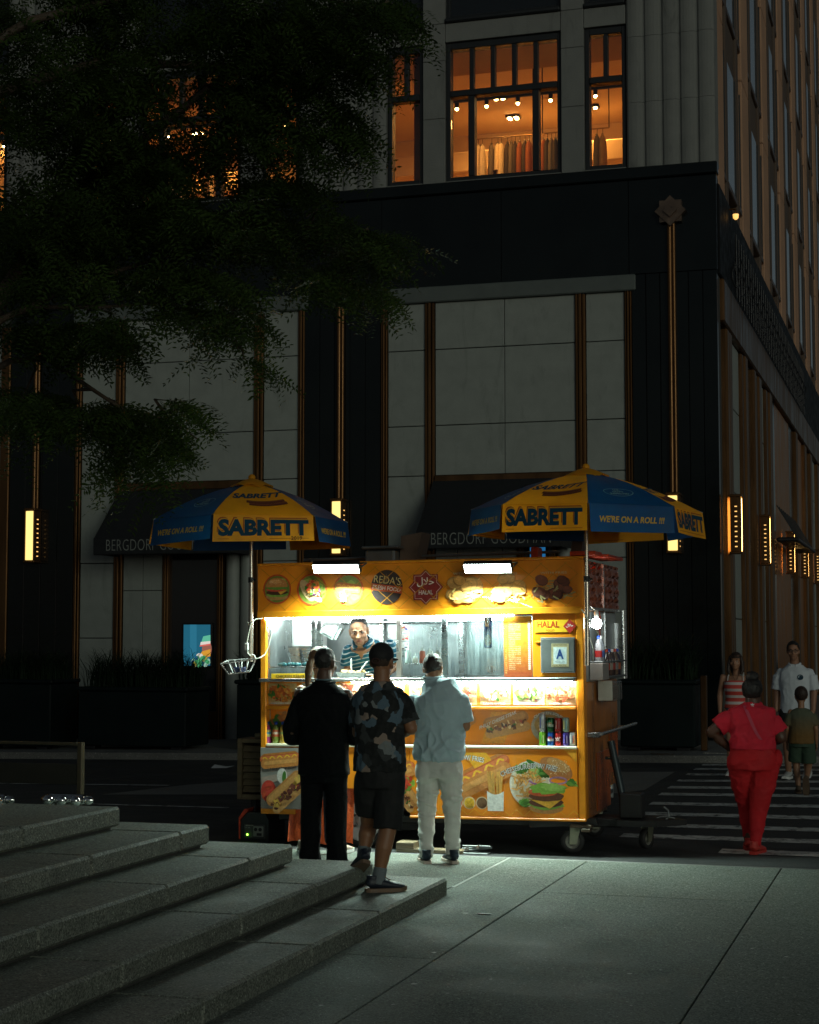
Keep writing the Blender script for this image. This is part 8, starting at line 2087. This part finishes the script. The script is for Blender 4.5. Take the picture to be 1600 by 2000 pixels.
for cx_, cy_, rx_, ry_, Y_, n in cl_:
    rx_, ry_ = max(14, rx_ - 55), max(12, ry_ - 45)
    for _ in range(int(n * .8)):
        a = nr.uniform(0, 6.283); r_ = math.sqrt(nr.random()); px, py = cx_ + rx_ * r_ * math.cos(a), cy_ + ry_ * r_ * math.sin(a)
        base = yp(px, py, Y_ + nr.normal(0, .5)); out = nr.uniform(-2.6, 2.6); d = Vector((math.cos(out) * .8 + .25, math.sin(out) * .5, nr.uniform(-.2, .45))).normalized()
        ln = nr.uniform(.18, .40)
        for k in range(5):
            t = (k + .5) / 5; p = base + d * ln * t - Vector((0, 0, .28 * t * t * ln * 2))
            for s_ in (-1, 1):
                fd = (d * .5 + d.cross(Vector((0, 0, 1))) * s_ * nr.uniform(.4, 1.0) + Vector((nr.normal(0, .15), nr.normal(0, .15), nr.uniform(-.8, -.1)))).normalized()
                P0.append(p); D0.append(fd); W0.append(nr.uniform(.15, .25))
P0, D0, W0 = np.array(P0), np.array(D0), np.array(W0); nf = len(P0)
npair = 7
side = np.cross(D0, np.array([0, 0, 1.0])); side /= np.linalg.norm(side, axis=1)[:, None] + 1e-6
roll = nr.uniform(-1.0, 1.0, nf)[:, None]; upv = np.cross(side, D0); side = side * np.cos(roll) + upv * np.sin(roll); upv = np.cross(side, D0)
verts = np.empty((nf, npair * 2, 4, 3))
for k in range(npair):
    t = (k + .6) / npair
    c0 = P0 + D0 * (W0 * t)[:, None] - np.array([0, 0, 1.0]) * (W0 * t * t * .35)[:, None]
    for j, s_ in enumerate((-1, 1)):
        ll = (W0 * .21 * (1.05 - .35 * abs(t - .45)))[:, None] * nr.uniform(.75, 1.15, (nf, 1)) + .006
        ax = side * s_ * .85 + D0 * .5 + upv * nr.normal(0, .12, (nf, 1)); ax /= np.linalg.norm(ax, axis=1)[:, None]
        wv = D0 * .8 - side * s_ * .45 + upv * nr.normal(0, .18, (nf, 1)); wv /= np.linalg.norm(wv, axis=1)[:, None]
        q = k * 2 + j
        verts[:, q, 0] = c0; verts[:, q, 1] = c0 + ax * ll * .5 + wv * ll * .17; verts[:, q, 2] = c0 + ax * ll; verts[:, q, 3] = c0 + ax * ll * .5 - wv * ll * .17
V = verts.reshape(-1, 3) - np.array([tx, 10.0, .72]); nq = len(V) // 4
me = bpy.data.meshes.new('crown'); me.vertices.add(len(V)); me.vertices.foreach_set('co', V.astype(np.float32).ravel())
me.loops.add(nq * 4); me.loops.foreach_set('vertex_index', np.arange(nq * 4, dtype=np.int32)); me.polygons.add(nq)
me.polygons.foreach_set('loop_start', np.arange(0, nq * 4, 4, dtype=np.int32)); me.update(calc_edges=True)
part('crown', me, m_leaf, tree, kind='stuff')
